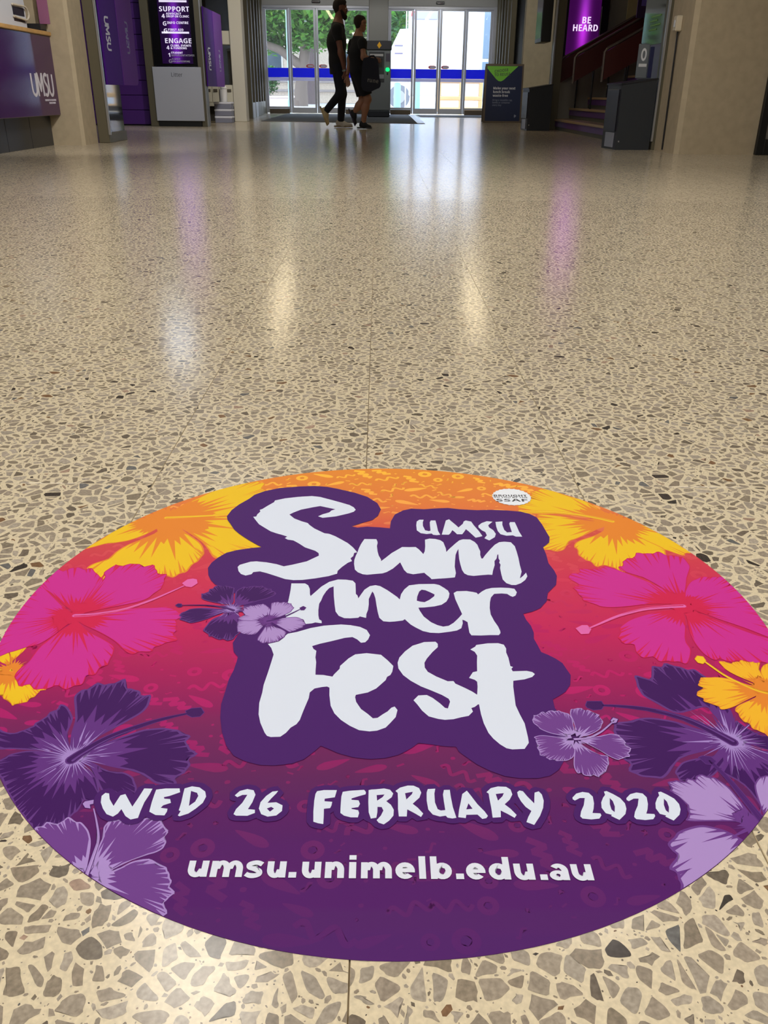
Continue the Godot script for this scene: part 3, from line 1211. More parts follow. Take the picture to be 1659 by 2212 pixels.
	# glazed side screens that lead up to the doors
	for s in [-1.0, 1.0]:
		var fr := frame_of("window_2" if s < 0 else "window_3")
		mb = MB.new()
		for k in 6:
			var p := Vector3(s * lerpf(2.74, 3.06, k / 5.0), 0, lerpf(-19.9, -24.9, k / 5.0))
			mb.box(p + Vector3(0, 1.5, 0), Vector3(0.11, 3.0, 0.12), 0.006)
		part("mullion", mb, olive, fr)
		for k in 5:
			var a := Vector3(s * lerpf(2.74, 3.06, k / 5.0), 0, lerpf(-19.9, -24.9, k / 5.0))
			var b := Vector3(s * lerpf(2.74, 3.06, (k + 1) / 5.0), 0, lerpf(-19.9, -24.9, (k + 1) / 5.0))
			var mid := (a + b) * 0.5
			mb = MB.new()
			mb.box(mid + Vector3(0, 1.66, 0), Vector3(0.012, 2.7, a.distance_to(b) - 0.1), 0.0, Basis(Vector3.UP, atan2(b.x - a.x, b.z - a.z)))
			part("pane", mb, glass, fr)
			mb = MB.new()
			mb.box(mid + Vector3(0, 0.15, 0), Vector3(0.1, 0.3, a.distance_to(b) - 0.1), 0.004, Basis(Vector3.UP, atan2(b.x - a.x, b.z - a.z)))
			part("kick_panel", mb, white_paint if k < 2 else olive, fr)
		mb = MB.new()
		mb.box(Vector3(s * 3.6, 1.5, -22.5), Vector3(0.1, 3.0, 5.0), 0.0)
		structure("wall_side_left" if s < 0 else "wall_side_right", mb, mat(rgb(70, 66, 60), 0.8))

# ---------------------------------------------------------------- glass entrance
func build_doors() -> void:
	var alu := mat(rgb(176, 178, 186), 0.4, 0.3)
	var sill := mat(rgb(92, 80, 66), 0.5, 0.4)
	var blue := mat(rgb(8, 30, 172), 0.5)
	blue.backlight_enabled = true
	blue.backlight = Color(0.25, 0.3, 0.9)
	var frost := mat(rgb(226, 226, 240), 0.6)
	frost.backlight_enabled = true
	frost.backlight = Color(0.6, 0.6, 0.7)
	var red := mat(rgb(178, 30, 44), 0.5)
	red.backlight_enabled = true
	red.backlight = Color(0.6, 0.2, 0.25)
	var z := -25.0
	var hd := frame_of("trim_1")
	var mb := MB.new()
	mb.span(Vector3(-3.12, 2.5, z - 0.25), Vector3(3.12, 3.0, z + 0.02), 0.006)
	part("header", mb, mat(rgb(170, 170, 168), 0.5), hd)
	mb = MB.new()
	mb.span(Vector3(-3.12, 2.44, z - 0.1), Vector3(3.12, 2.5, z + 0.05), 0.006)
	part("track_cover", mb, alu, hd)
	for x in [-1.62, 1.55]:
		var s := thing("door_sensor", "small black motion sensor on the header over the %s glass doors" % ("left" if x < 0 else "right"), "sensor", Vector3(x, 2.58, z + 0.05))
		mb = MB.new()
		mb.box(Vector3.ZERO, Vector3(0.22, 0.06, 0.06), 0.012)
		part("housing", mb, black, s)
		mb = MB.new()
		mb.box(Vector3(0, -0.012, 0.031), Vector3(0.15, 0.018, 0.004), 0.001)
		part("lens", mb, mat(rgb(60, 20, 24), 0.1), s)
	var edges := [[-2.98, -2.33, -1.64, -0.95, -0.27], [0.25, 0.9, 1.56, 2.23, 2.92]]
	for d in 2:
		var door := frame_of("door_%d" % (d + 1))
		var e: Array = edges[d]
		mb = MB.new()
		mb.span(Vector3(e[0] - 0.12, 0, z - 0.1), Vector3(e[0], 2.5, z + 0.06))
		part("jamb", mb, alu, door)
		mb = MB.new()
		mb.span(Vector3(e[4], 0, z - 0.1), Vector3(e[4] + 0.14, 2.5, z + 0.06))
		part("jamb", mb, alu, door)
		for k in 4:
			var slides: bool = k == 1 or k == 2
			var zz: float = z + (0.02 if slides else -0.04)
			var x0: float = e[k] + (0.004 if k > 0 else 0.0)
			var x1: float = e[k + 1] - (0.004 if k < 3 else 0.0)
			var leaf := Node3D.new()
			leaf.name = "sliding_leaf" if slides else "fixed_leaf"
			door.add_child(leaf, true)
			mb = MB.new()
			var st := 0.055
			mb.span(Vector3(x0, 0.02, zz - 0.022), Vector3(x0 + st, 2.45, zz + 0.022))
			mb.span(Vector3(x1 - st, 0.02, zz - 0.022), Vector3(x1, 2.45, zz + 0.022))
			mb.span(Vector3(x0 + st, 2.4, zz - 0.02), Vector3(x1 - st, 2.45, zz + 0.02))
			if slides:
				mb.span(Vector3(x0 + st, 0.02, zz - 0.02), Vector3(x1 - st, 0.15, zz + 0.02))
			else:
				mb.span(Vector3(x0 + st, 0.12, zz - 0.02), Vector3(x1 - st, 0.17, zz + 0.02))
			part("frame", mb, alu, leaf)
			if not slides:
				mb = MB.new()
				mb.span(Vector3(x0 + st, 0.0, zz - 0.02), Vector3(x1 - st, 0.118, zz + 0.025))
				part("sill_panel", mb, sill, leaf)
			mb = MB.new()
			mb.span(Vector3(x0 + st, 0.15, zz - 0.005), Vector3(x1 - st, 2.4, zz + 0.005), 0.0)
			part("pane", mb, glass, leaf)
			mb = MB.new()
			mb.span(Vector3(x0 + st, 0.865, zz + 0.0055), Vector3(x1 - st, 1.085, zz + 0.0065), 0.0)
			part("blue_band", mb, blue, leaf)
			mb = MB.new()
			mb.span(Vector3(x0 + st, 0.785, zz + 0.0055), Vector3(x1 - st, 0.862, zz + 0.0065), 0.0)
			part("frosted_band", mb, frost, leaf)
			if slides:
				var hx: float = x1 - st - 0.21 if k == 1 else x0 + st + 0.01
				mb = MB.new()
				var sp := bar(hx, 1.09, hx + 0.2, 1.17)
				mb.prism(rounded(sp, 1), Vector3(0, 0, zz + 0.0055), Vector3.RIGHT, Vector3.UP, 0.001)
				part("sticker", mb, red, leaf, "red edged push sticker on the glass")
				mb = MB.new()
				mb.prism(rounded(bar(hx + 0.03, 1.105, hx + 0.19, 1.155), 1), Vector3(0, 0, zz + 0.0066), Vector3.RIGHT, Vector3.UP, 0.001)
				part("sticker_field", mb, frost, leaf)
	# grey column between the two pairs
	mb = MB.new()
	mb.span(Vector3(-0.24, 0, -22.3), Vector3(0.2, 3.0, -21.86), 0.01)
	structure("wall_column", mb, mat(rgb(128, 128, 126), 0.6))
	# entrance mat, sunk in a metal frame
	var m := thing("entrance_mat", "grey entrance mat in a metal frame before the glass doors", "floor mat", Vector3.ZERO)
	mb = MB.new()
	mb.prism(PackedVector2Array([Vector2(-2.4, 24.6), Vector2(-2.28, 18.0), Vector2(0.72, 17.35), Vector2(0.78, 24.6)]), Vector3(0, 0.001, 0), Vector3.RIGHT, Vector3.FORWARD, 0.008)
	part("pile", mb, grained(mat(rgb(128, 128, 132), 0.95), noise_tex(0.2, 0.6, 1.0, 31, 256, 2), 3.0), m)
	mb = MB.new()
	mb.prism(PackedVector2Array([Vector2(0.78, 24.6), Vector2(0.72, 17.35), Vector2(0.86, 17.32), Vector2(0.94, 24.6)]), Vector3(0, 0.001, 0), Vector3.RIGHT, Vector3.FORWARD, 0.009)
	part("edge_strip", mb, steel, m)
	m = thing("entrance_mat", "pale grey entrance mat before the right-hand glass doors", "floor mat", Vector3.ZERO)
	mb = MB.new()
	mb.span(Vector3(1.0, 0.001, -24.6), Vector3(2.9, 0.008, -22.4), 0.003)
	part("pile", mb, grained(mat(rgb(150, 150, 156), 0.95), noise_tex(0.2, 0.6, 1.0, 32, 256, 2), 3.0), m)
	# exit sign edge at the top of the column
	# cash machine in front of the column
	var a := thing("cash_machine", "dark grey cash machine with a yellow diamond against the middle column", "cash machine", Vector3(-0.01, 0.011, -21.6))
	var grey := mat(rgb(112, 118, 122), 0.45, 0.2)
	mb = MB.new()
	mb.span(Vector3(-0.27, 0.14, -0.26), Vector3(0.27, 1.38, 0.0), 0.012)
	part("body", mb, grey, a)
	mb = MB.new()
	mb.span(Vector3(-0.26, 0.0, -0.26), Vector3(0.255, 0.14, 0.01), 0.02)
	part("plinth", mb, mat(rgb(30, 36, 46), 0.5), a)
	mb = MB.new()
	mb.span(Vector3(-0.29, 1.37, -0.26), Vector3(0.29, 1.55, 0.03), 0.01)
	part("topper", mb, mat(rgb(44, 46, 54), 0.5), a)
	mb = MB.new()
	mb.prism(PackedVector2Array([Vector2(-0.04, 1.46), Vector2(0.005, 1.395), Vector2(0.06, 1.455), Vector2(0.012, 1.53)]), Vector3(0, 0, 0.03), Vector3.RIGHT, Vector3.UP, 0.004)
	part("diamond_logo", mb, mat(rgb(232, 176, 24), 0.4), a)
	mb = MB.new()
	mb.prism(PackedVector2Array([Vector2(0.012, 1.395), Vector2(0.06, 1.455), Vector2(0.038, 1.425)]), Vector3(0, 0, 0.0342), Vector3.RIGHT, Vector3.UP, 0.002)
	part("logo_corner", mb, black, a)
	mb = MB.new()
	mb.span(Vector3(-0.22, 0.72, -0.001), Vector3(0.125, 1.33, 0.012), 0.004)
	part("fascia", mb, mat(rgb(52, 56, 60), 0.4), a)
	mb = MB.new()
	mb.span(Vector3(-0.2, 1.02, 0.012), Vector3(0.08, 1.2, 0.016), 0.002)
	part("screen", mb, mat(rgb(30, 34, 38), 0.15), a)
	mb = MB.new()
	mb.span(Vector3(-0.2, 1.24, 0.012), Vector3(0.1, 1.29, 0.03), 0.004)
	part("canopy", mb, steel, a)
	for r in 4:
		for k in 3:
			mb = MB.new()
			mb.box(Vector3(-0.1 + k * 0.036, 0.94 - r * 0.028, 0.016), Vector3(0.028, 0.02, 0.01), 0.002)
			part("key", mb, steel, a)
	mb = MB.new()
	mb.span(Vector3(0.01, 0.79, 0.012), Vector3(0.12, 0.88, 0.02), 0.003)
	part("cash_slot", mb, mat(rgb(130, 132, 140), 0.4), a)
	mb = MB.new()
	mb.span(Vector3(0.16, 1.14, -0.001), Vector3(0.25, 1.3, 0.008), 0.003)
	part("notice", mb, mat(rgb(70, 66, 80), 0.5), a)
	mb = MB.new()
	mb.prism(rounded(bar(0.155, 0.94, 0.245, 1.02), 2), Vector3(0, 0, 0.001), Vector3.RIGHT, Vector3.UP, 0.012)
	part("card_slot_light", mb, glow(mat(rgb(10, 200, 120), 0.4), Color(0.02, 1.0, 0.5), 0.85), a, "lit green card slot")
	mb = MB.new()
	mb.span(Vector3(0.18, 0.87, -0.001), Vector3(0.215, 0.92, 0.008), 0.002)
	part("receipt_slot", mb, black, a)
	var gl := OmniLight3D.new()
	gl.name = "slot_light"
	gl.position = Vector3(0.2, 0.98, 0.03)
	gl.light_color = Color(0.05, 1.0, 0.5)
	gl.light_energy = 0.004
	gl.light_size = 0.03
	gl.omni_range = 30.0
	gl.omni_attenuation = 2.0
	gl.shadow_enabled = true
	a.add_child(gl, true)
	# door button at the left jamb
	var b := thing("door_button", "small black door button with a blue light left of the glass doors", "button", Vector3(-3.05, 1.38, z + 0.075))
	mb = MB.new()
	mb.box(Vector3(0, 0, 0.02), Vector3(0.09, 0.19, 0.03), 0.008)
	part("housing", mb, black, b)
	mb = MB.new()
	mb.prism(rounded(bar(-0.025, 0.01, 0.025, 0.06), 2), Vector3(0, 0, 0.035), Vector3.RIGHT, Vector3.UP, 0.006)
	part("indicator_light", mb, glow(mat(rgb(40, 60, 160), 0.4), Color(0.2, 0.35, 1.0), 0.5), b)

# ---------------------------------------------------------------- left side
func logo_strokes() -> Array:      # the union's lettermark in a box 4 wide and 1.6 high
	return [
		[Vector2(0, 1.6), Vector2(0, 0.55), Vector2(0.12, 0.2), Vector2(0.42, 0.05), Vector2(0.72, 0.2), Vector2(0.84, 0.55), Vector2(0.84, 1.6)],
		[Vector2(1.08, 0.0), Vector2(1.12, 1.4), Vector2(1.22, 1.5), Vector2(1.56, 0.5), Vector2(1.64, 0.5), Vector2(1.98, 1.5), Vector2(2.06, 1.4), Vector2(2.12, 0.0)],
		[Vector2(3.0, 1.45), Vector2(2.75, 1.58), Vector2(2.48, 1.4), Vector2(2.5, 1.05), Vector2(2.95, 0.65), Vector2(2.98, 0.28), Vector2(2.7, 0.05), Vector2(2.38, 0.15)],
		[Vector2(3.28, 1.6), Vector2(3.28, 0.55), Vector2(3.4, 0.2), Vector2(3.68, 0.05), Vector2(3.96, 0.2), Vector2(4.08, 0.55), Vector2(4.08, 1.6)]]

func logo(mb: MB, o: Vector3, ux: Vector3, uy: Vector3, weight := 0.13) -> void:
	for st in logo_strokes():
		var p := PackedVector2Array()
		for q in st:
			p.append(q)
		for w in Geometry2D.offset_polyline(smooth_path(p, 3), weight, Geometry2D.JOIN_ROUND, Geometry2D.END_ROUND):
			mb.prism(w, o, ux, uy, 0.003)

func post(called: String, label: String, x0: float, x1: float, z0: float, z1: float, edge_x: float) -> void:
	var t := thing(called, label, "post", Vector3((x0 + x1) * 0.5, 0, z0))
	var mb := MB.new()
	mb.span(Vector3(x0 - t.position.x, 0, z1 - z0), Vector3(x1 - t.position.x, 3.0, 0), 0.005)
	part("shaft", mb, olive, t)
	if edge_x != 0.0:
		mb = MB.new()
		mb.span(Vector3(edge_x - 0.012 - t.position.x, 0.08, -0.02), Vector3(edge_x + 0.012 - t.position.x, 3.0, 0.012), 0.003)
		part("edge_trim", mb, steel, t)

func blade_sign(label: String, x: float, z0: float, z1: float, z2: float, bottom: float, top: float, text_y: float) -> void:
	var t := thing("blade_sign", label, "sign", Vector3(x, 0, z0), "purple blade signs of the left shopfront")
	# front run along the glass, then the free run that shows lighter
	var mb := MB.new()
	mb.prism(bar(0, bottom, z0 - z1, top), Vector3.ZERO, Vector3.FORWARD, Vector3.UP, -0.02)
	part("front_panel", mb, mat(rgb(74, 30, 128), 0.6, 0.0, 0.2), t)
	var p := PackedVector2Array([Vector2(z0 - z1, bottom)])
	for k in 7:
		var a := -PI / 2 + PI / 2 * k / 6.0
		p.append(Vector2(z0 - z2 - 0.09, bottom + 0.09) + Vector2(cos(a), sin(a)) * 0.09)
	p.append(Vector2(z0 - z2, top))
	p.append(Vector2(z0 - z1, top))
	mb = MB.new()
	mb.prism(p, Vector3(0.004, 0, 0), Vector3.FORWARD, Vector3.UP, -0.02)
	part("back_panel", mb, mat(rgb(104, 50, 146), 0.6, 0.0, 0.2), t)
	mb = MB.new()
	var s := 0.30 / 4.08
	logo(mb, Vector3(0.001, text_y, -(z0 - z1) * 0.22), Vector3.DOWN * s, Vector3.FORWARD * s * 1.35 * (z0 - z1) / 0.7)
	part("logo", mb, mat(rgb(200, 194, 206), 0.4), t)
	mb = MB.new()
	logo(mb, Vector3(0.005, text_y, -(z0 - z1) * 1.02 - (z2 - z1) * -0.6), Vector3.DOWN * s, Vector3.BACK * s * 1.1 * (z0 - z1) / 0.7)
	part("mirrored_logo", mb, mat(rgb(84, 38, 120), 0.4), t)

func lit_screen(parent: Node, called: String, x0: float, y0: float, x1: float, y1: float, z: float, centre: float, base: Color, core: Color, power: float) -> void:
	var im := Image.create(48, 96, false, Image.FORMAT_RGB8)
	for j in 96:
		for i in 48:
			var u := (i + 0.5) / 48.0 - centre
			var v := (j + 0.5) / 96.0
			var k := exp(-u * u * 34.0)
			var g: float = clampf(1.0 - absf(v - 0.74) * 1.7, 0.1, 1.0)
			im.set_pixel(i, j, base.lerp(core.lerp(Color(0.72, 0.46, 0.98), clampf(0.75 - v, 0, 1)), k * g))
	var m := mat(rgb(30, 14, 40), 0.25)
	m.emission_enabled = true
	m.emission = Color.WHITE
	m.emission_texture = ImageTexture.create_from_image(im)
	m.emission_operator = BaseMaterial3D.EMISSION_OP_MULTIPLY
	m.emission_energy_multiplier = power
	var mb := MB.new()
	mb.quad_uv(Vector3(x0, y0, z + 0.006), Vector3(x1, y0, z + 0.006), Vector3(x1, y1, z + 0.006), Vector3(x0, y1, z + 0.006), Vector3.BACK)
	mb.box(Vector3((x0 + x1) * 0.5, (y0 + y1) * 0.5, z), Vector3(x1 - x0, y1 - y0, 0.0118), 0.001)
	part(called, mb, m, parent)
	var l := AreaLight3D.new()
	l.name = "screen_light"
	l.area_size = Vector2(x1 - x0, y1 - y0)
	l.light_color = core
	l.light_energy = power * 0.12 * (x1 - x0) * (y1 - y0)
	l.position = Vector3((x0 + x1) * 0.5, (y0 + y1) * 0.5, z + 0.02)
	l.rotation = Vector3(0, PI, 0)
	l.shadow_enabled = true
	l.set("area_range", 40.0)
	l.set("area_attenuation", 2.0)
	parent.add_child(l, true)

func build_left() -> void:
	var ink := mat(rgb(216, 212, 220), 0.4)
	# reception counter
	var c := thing("reception_counter", "purple fronted reception counter with a wooden top at the left wall", "counter", Vector3(-3.2, 0, -7.3))
	var mb := MB.new()
	mb.span(Vector3(-0.02, 0.28, -2.085), Vector3(0, 0.97, 2.6), 0.004)
	part("front_panel", mb, mat(rgb(62, 20, 78), 0.12), c, "glossy purple panel")
	mb = MB.new()
	mb.span(Vector3(-0.6, 0.02, -2.06), Vector3(-0.13, 0.97, 2.6), 0.004)
	part("body", mb, mat(rgb(40, 34, 44), 0.7), c)
	for k in 8:
		mb = MB.new()
		mb.span(Vector3(-0.13, 0.0, -2.06 + k * 0.58), Vector3(-0.105, 0.28, -2.06 + k * 0.58 + 0.572), 0.003)
		part("kick_tile", mb, mat(rgb(42, 44, 48), 0.35), c)
	mb = MB.new()
	mb.span(Vector3(-0.7, 0.97, -2.085), Vector3(0.02, 1.005, 2.6), 0.006)
	part("top", mb, grained(mat(rgb(206, 160, 96), 0.45), noise_tex(0.01, 0.82, 1.0, 51, 256, 3), 2.0), c, "light wooden top")
	mb = MB.new()
	var s := 0.55 / 4.08
	logo(mb, Vector3(0.0, 0.45, -1.42), Vector3.FORWARD * s, Vector3.UP * 0.19 / 1.6, 0.11)
	part("logo", mb, ink, c)
	lettering("tagline", "UNIVERSITY OF MELBOURNE", 0.016, ink, c, Vector3(0.0015, 0.415, -1.70), Basis(Vector3.UP, PI / 2))
	lettering("tagline", "STUDENT UNION", 0.016, ink, c, Vector3(0.0015, 0.39, -1.80), Basis(Vector3.UP, PI / 2))
	# white bag on the counter
	var bag := thing("paper_bag", "crumpled white paper bag with a cord handle and dark label on the counter", "bag", Vector3(-3.42, 1.005, -8.86))
	var front := PackedVector2Array([Vector2(-0.36, 0), Vector2(0.30, 0), Vector2(0.31, 0.2), Vector2(0.28, 0.44), Vector2(-0.40, 0.46), Vector2(-0.39, 0.2)])
	mb = MB.new()
	mb.prism(front, Vector3(0.1, 0, 0), Vector3.FORWARD, Vector3.UP, -0.2)
	part("body", mb, mat(rgb(206, 208, 216), 0.7), bag)
	mb = MB.new()
	mb.prism(bar(0.0, 0.11, 0.27, 0.175), Vector3(0.1, 0, 0), Vector3.FORWARD, Vector3.UP, 0.003)
	part("label", mb, mat(rgb(26, 30, 48), 0.5), bag)
	mb = MB.new()
	mb.prism(bar(0.0, 0.06, 0.26, 0.08), Vector3(0.1, 0, 0), Vector3.FORWARD, Vector3.UP, 0.003)
	part("label_line", mb, mat(rgb(50, 36, 44), 0.5), bag)
	mb = MB.new()
	var loop := []
	for k in 13:
		var a := -PI / 2 + PI * k / 12.0
		loop.append(Vector3(0.125, 0.135 + sin(a) * 0.055, -0.22 - cos(a) * 0.1))
	loop.push_front(Vector3(0.112, 0.095, 0.02))
	loop.push_back(Vector3(0.112, 0.19, 0.02))
	mb.tube(loop, [0.009], 8)
	part("handle", mb, mat(rgb(206, 196, 178), 0.8), bag)
	# pink leaflet hanging on the pillar
	var lf := thing("leaflet", "mauve pink leaflet hanging beside the left pillar behind the counter", "leaflet", Vector3(-3.21, 1.07, -9.34))
	mb = MB.new()
	mb.span(Vector3(-0.05, 0, -0.004), Vector3(0.05, 0.3, 0.004), 0.001)
	part("sheet", mb, mat(rgb(150, 92, 128), 0.6), lf)
	mb = MB.new()
	mb.span(Vector3(-0.03, 0.2, 0.004), Vector3(0.03, 0.23, 0.006), 0.0)
	part("print", mb, mat(rgb(110, 40, 80), 0.6), lf)
	mb = MB.new()
	mb.span(Vector3(-0.012, 0.28, -0.008), Vector3(0.012, 0.32, 0.008), 0.003)
	part("clip", mb, steel, lf)
	var tray := thing("document_tray", "low black tray on the counter end under the pink leaflet", "tray", Vector3(-3.31, 1.005, -9.28))
	mb = MB.new()
	mb.span(Vector3(-0.1, 0, -0.08), Vector3(0.1, 0.012, 0.08), 0.003)
	part("base", mb, black, tray)
	for q in [[-0.1, -0.08, 0.1, -0.07], [-0.1, 0.07, 0.1, 0.08], [-0.1, -0.07, -0.09, 0.07], [0.09, -0.07, 0.1, 0.07]]:
		mb = MB.new()
		mb.span(Vector3(q[0], 0.012, q[1]), Vector3(q[2], 0.06, q[3]), 0.002)
		part("side", mb, black, tray)
	# shopfront post and the open glass leaf with the first blade sign
	post("door_post", "dark olive post with a silver edge beside the left concrete pillar", -2.99, -2.875, -9.845, -9.885, -2.865)
	var d := thing("glass_leaf", "open glass door leaf below the near purple blade sign", "glass door", Vector3(-2.9, 0, -9.9))
	mb = MB.new()
	mb.span(Vector3(-0.02, 0.0, -0.66), Vector3(0.02, 0.1, 0.0), 0.004)
	mb.span(Vector3(-0.02, 0.1, -0.04), Vector3(0.02, 2.6, 0.0), 0.004)
	mb.span(Vector3(-0.02, 2.6, -0.66), Vector3(0.02, 2.68, 0.0), 0.004)
	part("frame", mb, olive, d)
	mb = MB.new()
	mb.span(Vector3(-0.005, 0.1, -0.64), Vector3(0.005, 2.6, -0.04), 0.0)
	part("pane", mb, mat(rgb(40, 40, 46), 0.04, 0.0, 1.0), d, "dark reflecting pane")
	blade_sign("large purple blade sign with upright white lettermark, nearest on the left", -2.86, -9.98, -10.6, -11.25, 0.56, 2.7, 1.19)
	var pole := thing("trim_pole", "thin pale pole behind the near purple blade sign", "pole", Vector3(-3.1, 0, -11.9))
	mb = MB.new()
	mb.span(Vector3(-0.03, 0.9, -0.02), Vector3(0.03, 3.0, 0.02), 0.004)
	part("shaft", mb, mat(rgb(190, 176, 150), 0.6), pole)
	# sign totem with the litter bin
	var t := thing("directory_totem", "tall black directory totem with a lit purple screen between olive posts", "directory sign", Vector3(-3.18, 0, -14.9))
	for q in [[-0.47, -0.345], [0.35, 0.45]]:
		mb = MB.new()
		mb.span(Vector3(q[0], 0, -0.18), Vector3(q[1], 3.0, 0.03), 0.006)
		part("post", mb, olive, t)
	mb = MB.new()
	mb.span(Vector3(0.435, 0.0, 0.03), Vector3(0.452, 3.0, 0.036), 0.002)
	part("edge_trim", mb, steel, t)
	mb = MB.new()
	mb.span(Vector3(-0.345, 0.86, -0.18), Vector3(0.35, 2.9, -0.02), 0.006)
	part("casing", mb, mat(rgb(14, 14, 18), 0.25), t)
	lit_screen(t, "screen", -0.2, 0.89, 0.275, 2.6, -0.014, 0.5, Color(0.10, 0.015, 0.19), Color(0.62, 0.16, 0.95), 0.75)
	var lit := glow(mat(rgb(220, 215, 230), 0.5), Color(0.85, 0.82, 0.92), 0.75)
	var bx := -0.14
	var rows := [["SUPPORT", bx - 0.04, 1.658, 0.066], ["4", bx - 0.01, 1.56, 0.056], ["ADVOCACY", bx + 0.06, 1.578, 0.028], ["DROP-IN CLINIC", bx + 0.06, 1.543, 0.028], ["G", bx - 0.005, 1.46, 0.056], ["INFO CENTRE", bx + 0.065, 1.46, 0.032], ["G", bx, 1.366, 0.056], ["FIRST AID", bx + 0.07, 1.366, 0.032],
		["ENGAGE", bx + 0.0, 1.235, 0.066], ["4", bx + 0.02, 1.135, 0.052], ["CLUBS, EVENTS", bx + 0.085, 1.152, 0.028], ["& FUNDING", bx + 0.085, 1.117, 0.028], ["1", bx + 0.035, 1.035, 0.052]]
	for r in rows:
		lettering("lettering", r[0], r[3], lit, t, Vector3(r[1], r[2] - r[3] * 0.5, -0.005), Basis(), true, true, 1.15)
	var dim := mat(rgb(190, 186, 200), 0.5)
	lettering("lettering", "STUDENT", 0.026, lit, t, Vector3(bx + 0.085, 1.04, -0.005), Basis(), true, true, 1.15)
	lettering("lettering", "REPRESENTATIVES", 0.026, dim, t, Vector3(bx + 0.085, 1.005, -0.005), Basis(), true, true, 1.15)
	lettering("lettering", "G", 0.05, dim, t, Vector3(bx + 0.035, 0.925, -0.005), Basis(), true, true, 1.1)
	lettering("lettering", "G-SHED", 0.024, dim, t, Vector3(bx + 0.09, 0.955, -0.005), Basis(), true, true, 1.1)
	lettering("lettering", "VOLUNTEERING", 0.024, dim, t, Vector3(bx + 0.09, 0.922, -0.005), Basis(), true, true, 1.1)
	for q in [1.30, 1.715]:
		mb = MB.new()
		mb.span(Vector3(-0.17, q, -0.007), Vector3(0.25, q + 0.026, -0.004), 0.0)
		part("rule", mb, lit, t)
	var lb := thing("litter_bin", "white litter bin standing in the directory totem between the posts", "bin", Vector3(-3.18, 0, -14.9))
	mb = MB.new()
	mb.span(Vector3(-0.34, 0.08, -0.18), Vector3(0.345, 0.845, 0.05), 0.008)
	mb.span(Vector3(-0.36, 0.08, 0.034), Vector3(0.4, 0.845, 0.06), 0.008)
	part("body", mb, mat(rgb(176, 178, 188), 0.4), lb)
	mb = MB.new()
	mb.span(Vector3(-0.34, 0.0, -0.18), Vector3(0.345, 0.08, 0.035), 0.004)
	part("plinth", mb, mat(rgb(14, 14, 16), 0.5), lb)
	lettering("lettering", "Litter", 0.055, mat(rgb(70, 70, 78), 0.5), lb, Vector3(-0.075, 0.735, 0.061), Basis(), false)
	blade_sign("smaller purple blade sign with upright lettermark, right of the directory totem", -2.7, -14.95, -15.75, -16.55, 0.58, 1.67, 1.12)
	# white pigeonhole cabinet against a pale pillar
	mb = MB.new()
	mb.span(Vector3(-2.73, 0, -17.95), Vector3(-2.5, 3.0, -17.6), 0.008)
	structure("wall_pier_left", mb, mat(rgb(206, 202, 190), 0.7))
	var cab := thing("letterbox_cabinet", "cream letterbox cabinet with four dark handles left of the doors", "cabinet", Vector3(-3.0, 0, -17.62))
	mb = MB.new()
	mb.span(Vector3(-0.26, 0.26, -0.3), Vector3(0.27, 0.62, -0.012), 0.006)
	mb.span(Vector3(-0.26, 0.0, -0.3), Vector3(-0.23, 0.26, -0.03), 0.004)
	part("body", mb, mat(rgb(206, 202, 186), 0.6), cab)
	mb = MB.new()
	mb.span(Vector3(-0.26, 1.28, -0.3), Vector3(0.27, 1.5, -0.02), 0.006)
	part("upper_panel", mb, mat(rgb(206, 202, 186), 0.6), cab)
	mb = MB.new()
	mb.span(Vector3(-0.225, 0.0, -0.3), Vector3(0.27, 0.255, -0.2), 0.004)
	part("recess", mb, mat(rgb(52, 48, 42), 0.7), cab)
	for k in 4:
		mb = MB.new()
		mb.span(Vector3(-0.25 + k * 0.129, 0.33, -0.012), Vector3(-0.25 + k * 0.129 + 0.122, 0.61, 0.004), 0.003)
		var dr := part("door", mb, mat(rgb(212, 208, 192), 0.55), cab)
		mb = MB.new()
		mb.span(Vector3(-0.25 + k * 0.129 + 0.025, 0.5, 0.004), Vector3(-0.25 + k * 0.129 + 0.1, 0.55, 0.02), 0.004)
		part("handle", mb, mat(rgb(90, 84, 74), 0.4), dr)
	var gp := thing("door_frame", "grey door frame standing behind the letterbox cabinet", "door frame", Vector3(-2.85, 0, -18.3))
	mb = MB.new()
	mb.span(Vector3(-0.05, 0.0, -0.1), Vector3(0.05, 1.2, 0.0), 0.005)
	part("post", mb, mat(rgb(104, 102, 98), 0.5), gp)
	mb = MB.new()
	mb.span(Vector3(-0.055, 1.2, -0.11), Vector3(0.055, 1.24, 0.01), 0.004)
	part("cap", mb, steel, gp)
	# stack of white boxes and a roll beside the totem
	for k in 3:
		var bxs := thing("carton", ["white flat carton on the floor right of the directory totem, lowest of the stack", "white flat carton right of the directory totem, middle of the stack", "white flat carton right of the directory totem, topmost of the stack"][k], "carton", Vector3(-2.8, k * 0.115, -16.9), "white cartons beside the totem")
		mb = MB.new()
		mb.box(Vector3(0, 0.056, 0), Vector3(0.3, 0.112, 0.3), 0.006)
		part("body", mb, mat(rgb(120, 122, 140), 0.6), bxs)
		mb = MB.new()
		mb.box(Vector3(0, 0.095, 0), Vector3(0.31, 0.034, 0.31), 0.005)
		part("lid", mb, mat(rgb(212, 214, 226), 0.6), bxs)
	var roll := thing("paper_roll", "white paper roll standing on the stacked cartons", "paper roll", Vector3(-2.8, 0.345, -16.9))
	mb = MB.new()
	mb.tube([Vector3(0, 0, 0), Vector3(0, 0.2, 0)], [0.07], 18)
	part("roll", mb, mat(rgb(222, 222, 226), 0.8), roll)
	mb = MB.new()
	mb.ball(Vector3(0.01, 0.225, 0), Vector3(0.06, 0.035, 0.06))
	part("crumpled_end", mb, mat(rgb(226, 226, 230), 0.8), roll)

